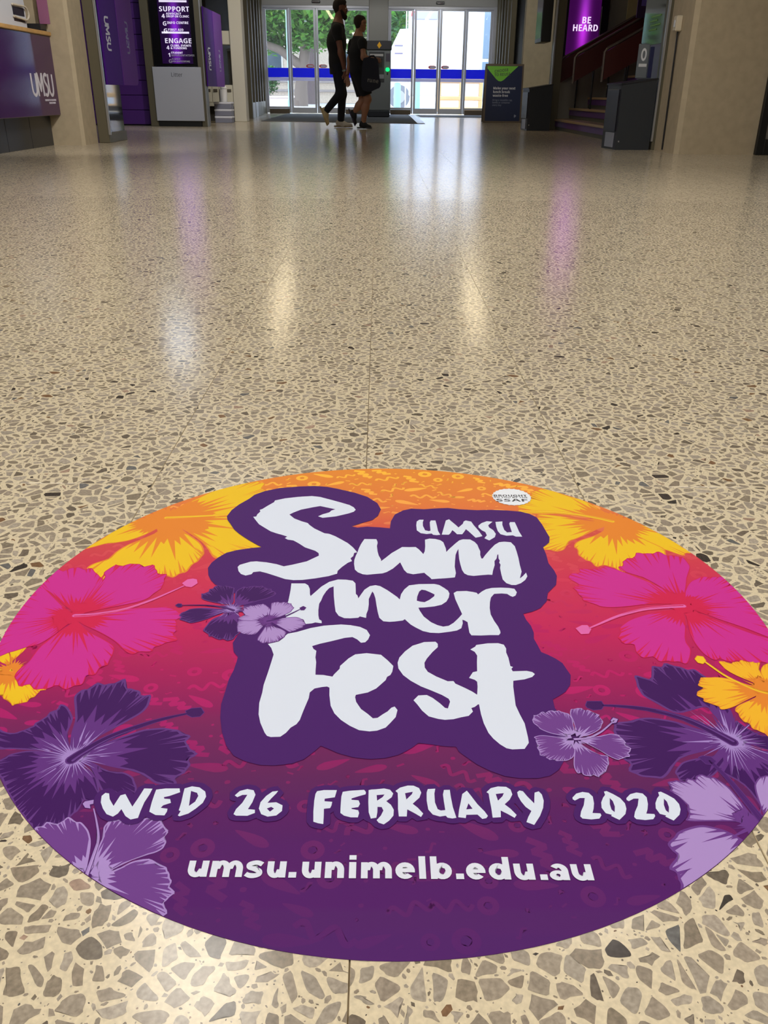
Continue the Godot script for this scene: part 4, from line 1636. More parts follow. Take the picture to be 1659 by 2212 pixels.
# ---------------------------------------------------------------- right side
func recycling_bin(label: String, at: Vector3, w: float, l: float, h0: float, h1: float, turn: float) -> void:
	var t := thing("recycling_bin", label, "bin", at)
	t.rotation.y = turn
	var mb := MB.new()
	mb.prism(PackedVector2Array([Vector2(0, 0), Vector2(w, 0), Vector2(w, h1), Vector2(0, h0)]), Vector3.ZERO, Vector3.RIGHT, Vector3.UP, -l)
	part("body", mb, mat(rgb(46, 50, 56), 0.45), t)
	mb = MB.new()
	mb.span(Vector3(-0.012, 0.17, -l + 0.04), Vector3(0, h0 - 0.04, -0.04), 0.004)
	part("flap_door", mb, mat(rgb(20, 18, 28), 0.35), t)
	mb = MB.new()
	mb.span(Vector3(-0.014, 0.02, -l * 0.72), Vector3(0, 0.16, -l * 0.16), 0.004)
	part("foot_plate", mb, mat(rgb(150, 152, 164), 0.4, 0.3), t)
	mb = MB.new()
	mb.prism(PackedVector2Array([Vector2(-0.012, h0), Vector2(w + 0.006, h1), Vector2(w + 0.006, h1 + 0.015), Vector2(-0.012, h0 + 0.015)]), Vector3(0, 0, 0.006), Vector3.RIGHT, Vector3.UP, -l - 0.012)
	part("lid", mb, mat(rgb(34, 36, 42), 0.4), t)
	mb = MB.new()
	mb.ball(Vector3(0.03, 0.08, 0.0), Vector3(0.008, 0.008, 0.004), 6, 8)
	part("lock", mb, steel, t)

func build_right() -> void:
	var navy := mat(rgb(24, 34, 66), 0.4)
	# snap-frame poster stand
	var a := thing("poster_stand", "dark blue A-frame poster stand with a green corner by the right-hand doors", "poster stand", Vector3(2.45, 0, -18.5))
	var tilt := Basis(Vector3.RIGHT, -0.06)
	var mb := MB.new()
	mb.box(Vector3(0, 0.52, -0.03), Vector3(0.75, 1.04, 0.03), 0.004, tilt)
	mb.box(Vector3(0, 0.5, -0.32), Vector3(0.73, 1.02, 0.02), 0.004, Basis(Vector3.RIGHT, 0.22))
	part("board", mb, mat(rgb(96, 84, 72), 0.5, 0.3), a)
	var g := Node3D.new()
	g.name = "poster"
	g.transform = Transform3D(tilt, tilt * Vector3(0, 0, 0.0) + Vector3(0, 0.52, -0.03))
	a.add_child(g, true)
	mb = MB.new()
	mb.span(Vector3(-0.345, -0.49, 0.015), Vector3(0.345, 0.485, 0.018), 0.001)
	part("sheet", mb, navy, g)
	mb = MB.new()
	mb.prism(PackedVector2Array([Vector2(-0.34, 0.48), Vector2(-0.34, 0.44), Vector2(-0.16, 0.255), Vector2(-0.11, 0.22), Vector2(-0.06, 0.215), Vector2(-0.01, 0.24), Vector2(0.26, 0.48)]), Vector3(0, 0, 0.018), Vector3.RIGHT, Vector3.UP, 0.001)
	part("green_flag", mb, mat(rgb(106, 176, 56), 0.45), g)
	var pale := mat(rgb(196, 198, 204), 0.5)
	var soft := mat(rgb(120, 126, 146), 0.5)
	lettering("lettering", "CHOOSE", 0.05, mat(rgb(70, 84, 62), 0.5), g, Vector3(-0.2, 0.385, 0.0195), Basis(Vector3.BACK, 0.12))
	lettering("lettering", "TO REUSE", 0.05, mat(rgb(70, 84, 62), 0.5), g, Vector3(-0.2, 0.325, 0.0195), Basis(Vector3.BACK, 0.06))
	lettering("lettering", "Make your next", 0.042, pale, g, Vector3(-0.21, 0.095, 0.019))
	lettering("lettering", "lunch break", 0.042, pale, g, Vector3(-0.21, 0.03, 0.019))
	lettering("lettering", "waste-free", 0.042, pale, g, Vector3(-0.21, -0.035, 0.019))
	lettering("lettering", "Bring a reusable cup,", 0.03, soft, g, Vector3(-0.21, -0.115, 0.019), Basis(), false)
	lettering("lettering", "bottle or container", 0.03, soft, g, Vector3(-0.21, -0.16, 0.019), Basis(), false)
	lettering("lettering", "every day", 0.03, soft, g, Vector3(-0.21, -0.205, 0.019), Basis(), false)
	mb = MB.new()
	mb.prism(star(Vector2(0.25, -0.4), 0.02, 0.036, 7, RandomNumberGenerator.new()), Vector3(0, 0, 0.018), Vector3.RIGHT, Vector3.UP, 0.001)
	part("crest", mb, soft, g)
	recycling_bin("black recycling bin with a sloping top next to the poster stand", Vector3(2.31, 0, -14.45), 0.36, 0.5, 0.58, 0.64, 0.04)
	recycling_bin("dark grey recycling bin with a sloping top in front of the stairs", Vector3(2.44, 0, -9.45), 0.36, 0.42, 0.6, 0.65, 0.10)
	# olive posts either side of the stairs
	post("stair_post", "dark olive post with a silver edge at the far side of the stairs", 2.74, 2.88, -15.0, -15.25, 2.735)
	post("stair_post", "dark olive post with a silver edge beside the right concrete pillar", 2.83, 2.95, -9.51, -9.66, 2.825)
	var tv := thing("hanging_screen", "black screen hanging in front of the beige wall, seen edge on", "screen", Vector3(2.7, 1.27, -15.5))
	mb = MB.new()
	mb.span(Vector3(-0.1, 0, -0.6), Vector3(0.06, 1.1, 0.0), 0.008)
	part("casing", mb, black, tv)
	mb = MB.new()
	mb.span(Vector3(-0.104, 0.06, -0.56), Vector3(-0.1, 1.04, -0.04), 0.001)
	part("display", mb, mat(rgb(40, 34, 66), 0.1), tv)
	mb = MB.new()
	mb.span(Vector3(-0.03, 1.1, -0.35), Vector3(0.0, 1.73, -0.3), 0.003)
	part("hanger", mb, steel, tv)
	# lit poster screen
	var s := thing("lit_poster", "tall lit magenta screen in a black frame above the stairs", "screen", Vector3(3.2, 0, -15.38))
	mb = MB.new()
	mb.span(Vector3(-0.34, 0.99, 0.0), Vector3(0.4, 2.75, 0.1), 0.006)
	part("casing", mb, mat(rgb(16, 13, 20), 0.3), s)
	lit_screen(s, "screen", -0.235, 1.05, 0.265, 2.65, 0.106, 0.5, Color(0.22, 0.025, 0.27), Color(0.86, 0.22, 1.0), 0.9)
	var lit := glow(mat(rgb(230, 220, 240), 0.5), Color(0.95, 0.86, 1.0), 1.0)
	lettering("lettering", "BE", 0.09, lit, s, Vector3(0.05, 1.56, 0.118), Basis(), true, false, 1.0)
	lettering("lettering", "HEARD", 0.09, lit, s, Vector3(0.045, 1.455, 0.118), Basis(), true, false, 1.0)
	mb = MB.new()
	mb.span(Vector3(0.272, 1.3, 0.1), Vector3(0.285, 1.75, 0.11), 0.002)
	part("light_leak_edge", mb, steel, s)
	# stairs rising to the right
	var st := frame_of("trim_2")
	var tread := mat(rgb(120, 108, 84), 0.5)
	var riser := mat(rgb(98, 56, 128), 0.5)
	var nose := mat(rgb(176, 150, 112), 0.5)
	for k in 9:
		var x := 2.86 + k * 0.29
		mb = MB.new()
		mb.span(Vector3(x, 0.0, -15.38), Vector3(x + 0.32, 0.158 * (k + 1) - 0.03, -9.75), 0.002)
		var step := part("step", mb, mat(rgb(96, 94, 84), 0.6), st)
		mb = MB.new()
		mb.span(Vector3(x - 0.008, 0.158 * k + 0.05, -15.37), Vector3(x, 0.158 * (k + 1) - 0.03, -9.76), 0.0)
		part("riser", mb, riser, step, "purple riser")
		mb = MB.new()
		mb.span(Vector3(x - 0.02, 0.158 * (k + 1) - 0.03, -15.38), Vector3(x + 0.32, 0.158 * (k + 1), -9.75), 0.004)
		part("tread", mb, tread, step)
		mb = MB.new()
		mb.span(Vector3(x - 0.022, 0.158 * (k + 1) - 0.028, -15.37), Vector3(x + 0.02, 0.158 * (k + 1) + 0.002, -9.76), 0.002)
		part("nosing", mb, nose, step)
	var railing := ["far", "middle", "near"]
	var ci := 0
	for z in [-15.23, -14.0, -12.2]:
		var r := thing("stair_railing", "dark red panelled stair railing, the %s one of three" % railing[ci], "railing", Vector3(2.91 if z < -15.0 else 2.88, 0, z), "red panelled stair railings")
		ci += 1
		mb = MB.new()
		mb.prism(PackedVector2Array([Vector2(0, 0.68), Vector2(2.6, 2.1), Vector2(2.6, 2.43), Vector2(0.12, 1.07), Vector2(0, 1.0)]), Vector3(0, 0, 0), Vector3.RIGHT, Vector3.UP, 0.03)
		part("panel", mb, mat(rgb(84, 26, 22), 0.4), r, "dark red panel")
		mb = MB.new()
		mb.tube([Vector3(-0.01, 0.66, 0.015), Vector3(-0.01, 1.0, 0.015), Vector3(0.03, 1.045, 0.015), Vector3(0.12, 1.09, 0.015), Vector3(2.6, 2.45, 0.015)], [0.018], 8)
		part("handrail", mb, mat(rgb(118, 104, 96), 0.35, 0.4), r)
		for k in 5:
			var bx := 0.28 + k * 0.5
			mb = MB.new()
			var foot := 0.158 * (floorf((bx + 0.02) / 0.29) + 1)
			mb.tube([Vector3(bx, foot, 0.015), Vector3(bx, 0.72 + bx * 0.55, 0.015)], [0.013], 8)
			part("baluster", mb, black, r)
	# behind the railings: a cream panel and a dark opening
	var cp := thing("wall_panel", "cream panel seen between the balusters beyond the stairs", "wall panel", Vector3(4.4, 1.2, -15.39))
	mb = MB.new()
	mb.span(Vector3(-0.5, 0.0, 0.0), Vector3(0.9, 0.7, 0.02), 0.004)
	part("panel", mb, mat(rgb(188, 176, 132), 0.6), cp)
	mb = MB.new()
	mb.span(Vector3(-0.5, 0.7, 0.0), Vector3(0.9, 0.73, 0.03), 0.004)
	part("rail", mb, olive, cp)
	var pp := thing("wall_poster", "purple poster at the top of the stairs left of the near post", "poster", Vector3(3.6, 1.45, -13.2))
	mb = MB.new()
	mb.span(Vector3(-0.12, 0.0, -0.01), Vector3(0.12, 0.7, 0.01), 0.003)
	part("frame", mb, mat(rgb(60, 30, 80), 0.5), pp)
	mb = MB.new()
	mb.span(Vector3(-0.07, 0.14, 0.01), Vector3(0.08, 0.6, 0.013), 0.001)
	part("sheet", mb, mat(rgb(112, 92, 190), 0.5), pp)
	# glass leaf and leaflet holder by the near post
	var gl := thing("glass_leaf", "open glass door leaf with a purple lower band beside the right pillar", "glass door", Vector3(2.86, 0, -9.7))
	mb = MB.new()
	mb.span(Vector3(-0.012, 0.98, -0.75), Vector3(0.012, 2.6, 0.0), 0.002)
	part("pane", mb, mat(rgb(70, 76, 70), 0.05, 0.0, 1.0), gl)
	mb = MB.new()
	mb.span(Vector3(-0.014, 0.05, -0.75), Vector3(0.014, 0.98, 0.0), 0.002)
	part("film", mb, mat(rgb(58, 30, 76), 0.4), gl, "purple film")
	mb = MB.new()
	for k in 4:  # green bars painted on in place of a reflection in the pane
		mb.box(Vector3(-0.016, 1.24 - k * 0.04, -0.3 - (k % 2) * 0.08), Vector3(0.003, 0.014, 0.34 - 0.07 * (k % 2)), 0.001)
	part("painted_reflection", mb, mat(rgb(120, 176, 70), 0.5), gl, "green reflection painted on the glass as lines")
	var lh := thing("leaflet_holder", "grey leaflet holder with a white oval emblem on top of the dark grey bin", "leaflet holder", Vector3(2.69, 0.668, -9.7))
	mb = MB.new()
	mb.box(Vector3(-0.01, 0.15, 0), Vector3(0.11, 0.31, 0.03), 0.006)
	part("back", mb, mat(rgb(106, 112, 118), 0.5), lh)
	mb = MB.new()
	var oval := arc_band(Vector2(-0.01, 0.21), Vector2(0.028, 0.058), Vector2(0.014, 0.036), 0.0, TAU)
	mb.prism(oval, Vector3(0, 0, 0.0152), Vector3.RIGHT, Vector3.UP, 0.002)
	part("oval_emblem", mb, mat(rgb(220, 222, 226), 0.5), lh)
	mb = MB.new()
	mb.span(Vector3(-0.05, 0.1, 0.0152), Vector3(0.03, 0.128, 0.018), 0.001)
	part("white_strip", mb, mat(rgb(210, 212, 216), 0.5), lh)
	mb = MB.new()
	mb.box(Vector3(0.075, 0.14, -0.01), Vector3(0.04, 0.28, 0.03), 0.004)
	part("side_leaflet", mb, mat(rgb(26, 30, 76), 0.5), lh, "dark blue leaflets")
	# switch on the pillar, picture frame beyond it
	var sw := thing("wall_switch", "small cream switch box on the edge of the right concrete pillar", "switch", Vector3(2.83, 1.12, -9.2))
	mb = MB.new()
	mb.box(Vector3(0, 0, 0), Vector3(0.06, 0.13, 0.1), 0.008)
	part("housing", mb, mat(rgb(206, 194, 170), 0.5), sw)
	mb = MB.new()
	mb.box(Vector3(-0.031, 0.0, 0.0), Vector3(0.006, 0.06, 0.04), 0.002)
	part("rocker", mb, white_paint, sw)
	mb = MB.new()
	mb.tube([Vector3(0.01, -0.065, 0), Vector3(0.015, -0.5, 0.0), Vector3(0.02, -1.1, 0)], [0.008], 6)
	part("cable", mb, black, sw)
	var fr := thing("wall_display", "black framed display panel with a leafy plant print at the right edge", "display panel", Vector3(3.63, 0, -8.84))
	mb = MB.new()
	mb.span(Vector3(0, 0, 0), Vector3(0.07, 3.0, 0.05), 0.005)
	mb.span(Vector3(0.07, 0.0, 0), Vector3(1.6, 0.14, 0.05), 0.005)
	part("frame", mb, mat(rgb(18, 18, 18), 0.5), fr)
	mb = MB.new()
	mb.span(Vector3(0.07, 0.14, 0), Vector3(1.6, 3.0, 0.012), 0.0)
	part("panel", mb, mat(rgb(140, 136, 132), 0.6), fr)
	var rng := RandomNumberGenerator.new()
	rng.seed = 61
	for k in 14:
		mb = MB.new()
		var x := 0.1 + k * 0.07
		var an := rng.randf_range(-0.7, 0.7)
		var l := rng.randf_range(0.05, 0.13)
		var leaf := PackedVector2Array()
		for i in 9:
			leaf.append(Vector2(sin(i / 8.0 * PI) * l * 0.22, i / 8.0 * l).rotated(an) + Vector2(x, 0.14))
		for i in 9:
			leaf.append(Vector2(-sin((8 - i) / 8.0 * PI) * l * 0.22 + 0.0005, (8 - i) / 8.0 * l).rotated(an) + Vector2(x, 0.14))
		mb.prism(leaf, Vector3(0, 0, 0.012 + 0.0015 * (k % 5)), Vector3.RIGHT, Vector3.UP, 0.001)
		part("leaf", mb, mat(rgb(96 + rng.randi_range(-14, 20), 124, 34), 0.6), fr)

# ---------------------------------------------------------------- people: tapered bones blended into one skin
func blob(mb: MB, bones: Array, cell: float, k: float, cuts := []) -> void:
	var lo := Vector3(1e9, 1e9, 1e9)
	var hi := -lo
	for b in bones:
		for e in 2:
			var r: float = b[2 + e] + k + cell * 2.0
			lo = lo.min(b[e] - Vector3.ONE * r)
			hi = hi.max(b[e] + Vector3.ONE * r)
	var nx := int((hi.x - lo.x) / cell) + 2
	var ny := int((hi.y - lo.y) / cell) + 2
	var nz := int((hi.z - lo.z) / cell) + 2
	var f := PackedFloat32Array()
	f.resize(nx * ny * nz)
	f.fill(0.5)
	for b in bones:
		var a: Vector3 = b[0]
		var ab: Vector3 = b[1] - a
		var ra: float = b[2]
		var rb: float = b[3]
		var sq: float = b[4] if b.size() > 4 else 1.0     # depth of the limb over its width
		var l2 := maxf(ab.length_squared(), 1e-8)
		var r: float = maxf(ra, rb) * maxf(1.0, sq) + k + cell * 2.0
		var bl := ((a.min(b[1]) - Vector3.ONE * r - lo) / cell).floor()
		var bh := ((a.max(b[1]) + Vector3.ONE * r - lo) / cell).ceil()
		for iz in range(maxi(0, int(bl.z)), mini(nz, int(bh.z) + 1)):
			for iy in range(maxi(0, int(bl.y)), mini(ny, int(bh.y) + 1)):
				var row := (iz * ny + iy) * nx
				for ix in range(maxi(0, int(bl.x)), mini(nx, int(bh.x) + 1)):
					var p := lo + Vector3(ix, iy, iz) * cell - a
					var t := clampf(p.dot(ab) / l2, 0.0, 1.0)
					var d := p - ab * t
					d.z /= sq
					var g := d.length() - lerpf(ra, rb, t)
					var o := f[row + ix]
					var h := maxf(k - absf(o - g), 0.0) / k
					f[row + ix] = minf(o, g) - h * h * k * 0.25
	for c in cuts:      # keep what lies on the side of the plane the normal points away from
		for iz in nz:
			for iy in ny:
				var row := (iz * ny + iy) * nx
				for ix in nx:
					if f[row + ix] < 0.1:
						var p := lo + Vector3(ix, iy, iz) * cell
						if c.size() > 2 and p.distance_to(c[0]) > c[2]:
							continue
						f[row + ix] = maxf(f[row + ix], (p - c[0]).dot(c[1]))
	var id := {}
	var pos := PackedVector3Array()
	var nrm := PackedVector3Array()
	for iz in nz - 1:
		for iy in ny - 1:
			for ix in nx - 1:
				var at := (iz * ny + iy) * nx + ix
				var v0 := f[at]
				if absf(v0) > cell * 3.0:
					continue
				var s := [v0, f[at + 1], f[at + nx], f[at + nx + 1], f[at + nx * ny], f[at + nx * ny + 1], f[at + nx * ny + nx], f[at + nx * ny + nx + 1]]
				var neg := 0
				for q in s:
					if q < 0.0:
						neg += 1
				if neg == 0 or neg == 8:
					continue
				var sum := Vector3.ZERO
				var cnt := 0
				for e in [[0, 1], [2, 3], [4, 5], [6, 7], [0, 2], [1, 3], [4, 6], [5, 7], [0, 4], [1, 5], [2, 6], [3, 7]]:
					var u: float = s[e[0]]
					var w: float = s[e[1]]
					if (u < 0.0) != (w < 0.0):
						var t := u / (u - w)
						var pa := Vector3(e[0] & 1, (e[0] >> 1) & 1, e[0] >> 2)
						var pb := Vector3(e[1] & 1, (e[1] >> 1) & 1, e[1] >> 2)
						sum += pa.lerp(pb, t)
						cnt += 1
				id[at] = pos.size()
				pos.append(lo + (Vector3(ix, iy, iz) + sum / cnt) * cell)
				nrm.append(Vector3(s[1] + s[3] + s[5] + s[7] - s[0] - s[2] - s[4] - s[6], s[2] + s[3] + s[6] + s[7] - s[0] - s[1] - s[4] - s[5], s[4] + s[5] + s[6] + s[7] - s[0] - s[1] - s[2] - s[3]).normalized())
	var dirs := [1, nx, nx * ny]
	for at in id:
		for ax in 3:
			var u: int = dirs[(ax + 1) % 3]
			var w: int = dirs[(ax + 2) % 3]
			var nb: int = at + dirs[ax]
			if nb >= f.size() or (f[at] < 0.0) == (f[nb] < 0.0):
				continue
			if id.has(at - u) and id.has(at - w) and id.has(at - u - w):
				var a: int = id[at]
				var b: int = id[at - u]
				var c: int = id[at - u - w]
				var d: int = id[at - w]
				mb.tri(pos[a], pos[b], pos[c], nrm[a], nrm[b], nrm[c])
				mb.tri(pos[a], pos[c], pos[d], nrm[a], nrm[c], nrm[d])

func hand(mb: MB, wrist: Vector3, aim: Vector3, across: Vector3, s: float, curl: float) -> void:
	aim = aim.normalized()
	var palm_n := aim.cross(across).normalized()
	across = palm_n.cross(aim).normalized()
	var bones := []
	for i in 4:
		var o := (i - 1.5) * 0.020 * s
		var base := wrist + aim * 0.085 * s + across * o
		bones.append([wrist + aim * 0.015 * s + across * o * 0.6, base, 0.012 * s, 0.010 * s])
		var l: float = [0.070, 0.082, 0.076, 0.058][i] * s
		var d1 := (aim + palm_n * curl * 0.5).normalized()
		var d2 := (aim + palm_n * curl * 1.4).normalized()
		var m := base + d1 * l * 0.5
		bones.append([base, m, 0.0095 * s, 0.0085 * s])
		bones.append([m, m + d2 * l * 0.5, 0.0085 * s, 0.0075 * s])
	var tb := wrist + aim * 0.03 * s - across * 0.026 * s
	var tm := tb + (aim * 0.7 - across * 0.7 + palm_n * 0.3).normalized() * 0.042 * s
	bones.append([wrist + aim * 0.01 * s, tb, 0.016 * s, 0.012 * s])
	bones.append([tb, tm, 0.012 * s, 0.0095 * s])
	bones.append([tm, tm + (aim + palm_n * 0.4).normalized() * 0.032 * s, 0.0095 * s, 0.008 * s])
	bones.append([wrist - aim * 0.03 * s, wrist + aim * 0.02 * s, 0.024 * s, 0.022 * s])
	blob(mb, bones, 0.0042, 0.008 * s)

func head(mb: MB, ctr: Vector3, f: Vector3, s: float) -> void:    # ctr: middle of the skull, f: where the face looks
	f = f.normalized()
	var r := f.cross(Vector3.UP).normalized()
	var u := r.cross(f).normalized()
	var p := func(x: float, y: float, z: float) -> Vector3: return ctr + (r * x + u * y + f * z) * s
	var bones := [
		[p.call(0, 0.03, -0.02), p.call(0, 0.035, 0.02), 0.078 * s, 0.074 * s],
		[p.call(0, -0.02, 0.02), p.call(0, -0.06, 0.045), 0.066 * s, 0.048 * s],
		[p.call(0, -0.06, 0.05), p.call(0, -0.088, 0.062), 0.042 * s, 0.026 * s],
		[p.call(0, 0.022, 0.086), p.call(0, -0.022, 0.108), 0.010 * s, 0.014 * s],
		[p.call(-0.03, 0.03, 0.078), p.call(0.03, 0.03, 0.078), 0.016 * s, 0.016 * s],
		[p.call(-0.02, -0.05, 0.088), p.call(0.02, -0.05, 0.088), 0.009 * s, 0.009 * s],
		[p.call(-0.02, -0.062, 0.086), p.call(0.02, -0.062, 0.086), 0.010 * s, 0.010 * s],
		[p.call(0.076, 0.012, -0.012), p.call(0.078, -0.022, -0.004), 0.014 * s, 0.009 * s],
		[p.call(-0.076, 0.012, -0.012), p.call(-0.078, -0.022, -0.004), 0.014 * s, 0.009 * s]]
	blob(mb, bones, 0.0065, 0.02 * s)

func eyes(parent: Node, ctr: Vector3, f: Vector3, s: float) -> void:
	f = f.normalized()
	var r := f.cross(Vector3.UP).normalized()
	var u := r.cross(f).normalized()
	for e in [-1.0, 1.0]:
		var mb := MB.new()
		mb.ball(ctr + (r * 0.03 * e + u * 0.008 + f * 0.079) * s, Vector3.ONE * 0.0125 * s, 6, 8)
		part("eye", mb, mat(rgb(226, 222, 216), 0.3), parent)
		mb = MB.new()
		mb.ball(ctr + (r * 0.03 * e + u * 0.008 + f * 0.0865) * s, Vector3.ONE * 0.0068 * s, 6, 8)
		part("iris", mb, mat(rgb(40, 26, 18), 0.3), parent)

func shoe(mb: MB, heel: Vector3, toe: Vector3, up: Vector3, w: float) -> void:
	var d := (toe - heel).normalized()
	var l := heel.distance_to(toe)
	blob(mb, [[heel + up * 0.05 + d * 0.035, heel + up * 0.045 + d * l * 0.4, w * 0.8, w * 0.85], [heel + up * 0.04 + d * l * 0.4, toe + up * 0.028 - d * 0.04, w * 0.9, w * 0.62], [heel + up * 0.085 + d * 0.045, heel + up * 0.06 + d * l * 0.45, w * 0.72, w * 0.6]], 0.008, 0.03, [[heel, -up]])

func sole(mb: MB, heel: Vector3, toe: Vector3, up: Vector3, w: float) -> void:
	var d := (toe - heel).normalized()
	var side := d.cross(up).normalized()
	var l := heel.distance_to(toe)
	var p := PackedVector2Array([Vector2(-0.02, -w * 0.6), Vector2(l * 0.35, -w * 0.72), Vector2(l * 0.7, -w), Vector2(l * 0.92, -w * 0.7), Vector2(l, 0), Vector2(l * 0.92, w * 0.7), Vector2(l * 0.7, w), Vector2(l * 0.35, w * 0.72), Vector2(-0.02, w * 0.6), Vector2(-0.04, 0)])
	mb.prism(rounded(p, 1), heel + up * 0.002, d, side, (0.022 if d.cross(side).dot(up) > 0 else -0.022))

func build_people() -> void:
	var skin := mat(rgb(122, 78, 60), 0.6)
	var skin2 := mat(rgb(158, 112, 86), 0.6)
	var cloth := mat(rgb(18, 18, 20), 0.9)
	var denim := mat(rgb(20, 22, 32), 0.9)
	cloth.rim_enabled = true
	cloth.rim = 0.15
	# ---- tall man, walking to the right
	var o := thing("person", "tall bearded man in black t-shirt and dark jeans walking right, one pale boot lifted behind", "person", Vector3(-0.62, 0, -15.0))
	var hd := Vector3(0.015, 1.665, 0.0)
	var look := Vector3(1.0, -0.03, -0.22)
	var neck := Vector3(-0.02, 1.45, 0)
	var sr := Vector3(-0.03, 1.37, 0.185)
	var sl := Vector3(-0.0, 1.37, -0.185)
	var er := Vector3(0.03, 1.05, 0.235)
	var wr := Vector3(0.085, 0.80, 0.20)
	var el := Vector3(-0.03, 1.05, -0.25)
	var wl := Vector3(0.04, 0.80, -0.26)
	var hr := Vector3(-0.03, 0.88, 0.09)
	var hl := Vector3(-0.03, 0.88, -0.09)
	var kr := Vector3(0.01, 0.50, 0.09)     # rear leg
	var ar := Vector3(-0.235, 0.235, 0.09)
	var kl := Vector3(0.03, 0.49, -0.08)
	var al := Vector3(-0.0, 0.085, -0.09)
	var mb := MB.new()
	blob(mb, [[hd + Vector3(-0.015, -0.06, 0), neck, 0.06, 0.062], [neck, Vector3(-0.04, 1.2, 0), 0.075, 0.12, 1.3], [Vector3(-0.04, 1.25, 0), Vector3(-0.04, 0.95, 0), 0.115, 0.105, 1.3], [sr, er, 0.05, 0.041], [er, wr, 0.041, 0.028], [sl, el, 0.05, 0.041], [el, wl, 0.041, 0.028], [neck, sr, 0.06, 0.055], [neck, sl, 0.06, 0.055],
		[hr, kr, 0.085, 0.055], [kr, ar, 0.055, 0.04], [hl, kl, 0.085, 0.055], [kl, al, 0.055, 0.04]], 0.014, 0.05)
	head(mb, hd, look, 1.0)
	hand(mb, wr, Vector3(0.25, -1, 0.0), Vector3(1, 0.25, 0.1), 1.0, 0.35)
	hand(mb, wl, Vector3(0.25, -1, 0.0), Vector3(1, 0.25, -0.1), 1.0, 0.35)
	part("body", mb, skin, o)
	eyes(o, hd, look, 1.0)
	mb = MB.new()
	blob(mb, [[neck + Vector3(-0.005, -0.035, 0), Vector3(-0.05, 1.2, 0), 0.095, 0.148, 1.3], [Vector3(-0.045, 1.25, 0), Vector3(-0.035, 0.95, 0), 0.142, 0.128, 1.3], [Vector3(-0.035, 0.95, 0), Vector3(-0.03, 0.80, 0), 0.128, 0.132, 1.3], [neck + Vector3(0, -0.03, 0), sr, 0.075, 0.075], [neck + Vector3(0, -0.03, 0), sl, 0.075, 0.075]], 0.013, 0.05,
		[[Vector3(0, 1.47, 0), Vector3(0.25, 1, 0), 0.16], [Vector3(0, 0.765, 0), Vector3.DOWN]])
	for a in [[sr, er], [sl, el]]:
		blob(mb, [[a[0] + Vector3(-0.01, -0.03, -0.02 * signf(a[0].z)), a[0], 0.075, 0.078], [a[0], a[0].lerp(a[1], 0.5), 0.078, 0.066]], 0.012, 0.03, [[a[0].lerp(a[1], 0.47), (a[1] - a[0]).normalized()]])
	part("t_shirt", mb, cloth, o, "black t-shirt")
	mb = MB.new()
	blob(mb, [[hr + Vector3(0, 0.02, -0.02), kr, 0.108, 0.07], [kr, ar, 0.068, 0.053], [hl + Vector3(0, 0.02, 0.02), kl, 0.108, 0.07], [kl, al, 0.068, 0.055], [Vector3(-0.03, 0.93, 0.05), Vector3(-0.03, 0.93, -0.05), 0.112, 0.112]], 0.013, 0.04, [[al, (al - kl).normalized(), 0.12], [ar, (ar - kr).normalized(), 0.12]])
	part("jeans", mb, denim, o, "dark jeans")
	# boots: the front one flat, the rear one on its toe
	var boot := mat(rgb(196, 176, 134), 0.8)
	var pale := mat(rgb(210, 204, 192), 0.7)
	mb = MB.new()
	shoe(mb, Vector3(-0.075, 0.004, -0.09), Vector3(0.20, 0.004, -0.09), Vector3.UP, 0.05)
	part("boot", mb, pale, o, "pale boot flat on the floor")
	mb = MB.new()
	sole(mb, Vector3(-0.075, 0.004, -0.09), Vector3(0.2, 0.004, -0.09), Vector3.UP, 0.05)
	part("sole", mb, mat(rgb(150, 130, 96), 0.8), o)
	var rd := Vector3(0.37, -0.93, 0).normalized()
	var ru := Vector3(0.93, 0.37, 0).normalized()
	mb = MB.new()
	shoe(mb, Vector3(-0.318, 0.275, 0.09), Vector3(-0.218, 0.02, 0.09), ru, 0.047)
	part("boot", mb, boot, o, "tan boot lifted onto its toe")
	mb = MB.new()
	sole(mb, Vector3(-0.318, 0.275, 0.09), Vector3(-0.218, 0.022, 0.09), ru, 0.047)
	part("sole", mb, mat(rgb(180, 158, 112), 0.8), o)
	var hair := mat(rgb(34, 24, 18), 0.85)
	mb = MB.new()
	var f := look.normalized()
	var rt := f.cross(Vector3.UP).normalized()
	blob(mb, [[hd + Vector3(0, 0.045, 0) - f * 0.03, hd + Vector3(0, 0.055, 0) + f * 0.035, 0.081, 0.072], [hd + Vector3(0, 0.0, 0) - f * 0.045, hd + Vector3(0, -0.035, 0) - f * 0.045, 0.066, 0.045], [hd + f * 0.05 + Vector3(0, 0.11, 0), hd + Vector3(0, 0.115, 0) - f * 0.02, 0.022, 0.03]], 0.008, 0.03, [[hd + f * 0.075 + Vector3(0, 0.05, 0), (f - Vector3(0, 0.6, 0)).normalized()]])
	part("hair", mb, hair, o, "short dark hair")
	mb = MB.new()
	blob(mb, [[hd + f * 0.03 + Vector3(0, -0.075, 0), hd + f * 0.075 + Vector3(0, -0.115, 0), 0.05, 0.036], [hd + f * 0.075 + Vector3(0, -0.105, 0), hd + f * 0.075 + Vector3(0, -0.14, 0), 0.03, 0.016], [hd + f * 0.098 - rt * 0.025 + Vector3(0, -0.038, 0), hd + f * 0.098 + rt * 0.025 + Vector3(0, -0.038, 0), 0.009, 0.009], [hd + rt * 0.062 + Vector3(0, -0.02, 0), hd + rt * 0.045 + f * 0.045 + Vector3(0, -0.08, 0), 0.018, 0.026], [hd - rt * 0.062 + Vector3(0, -0.02, 0), hd - rt * 0.045 + f * 0.045 + Vector3(0, -0.08, 0), 0.018, 0.026]], 0.006, 0.015)
	part("beard", mb, hair, o, "full dark beard")
	mb = MB.new()
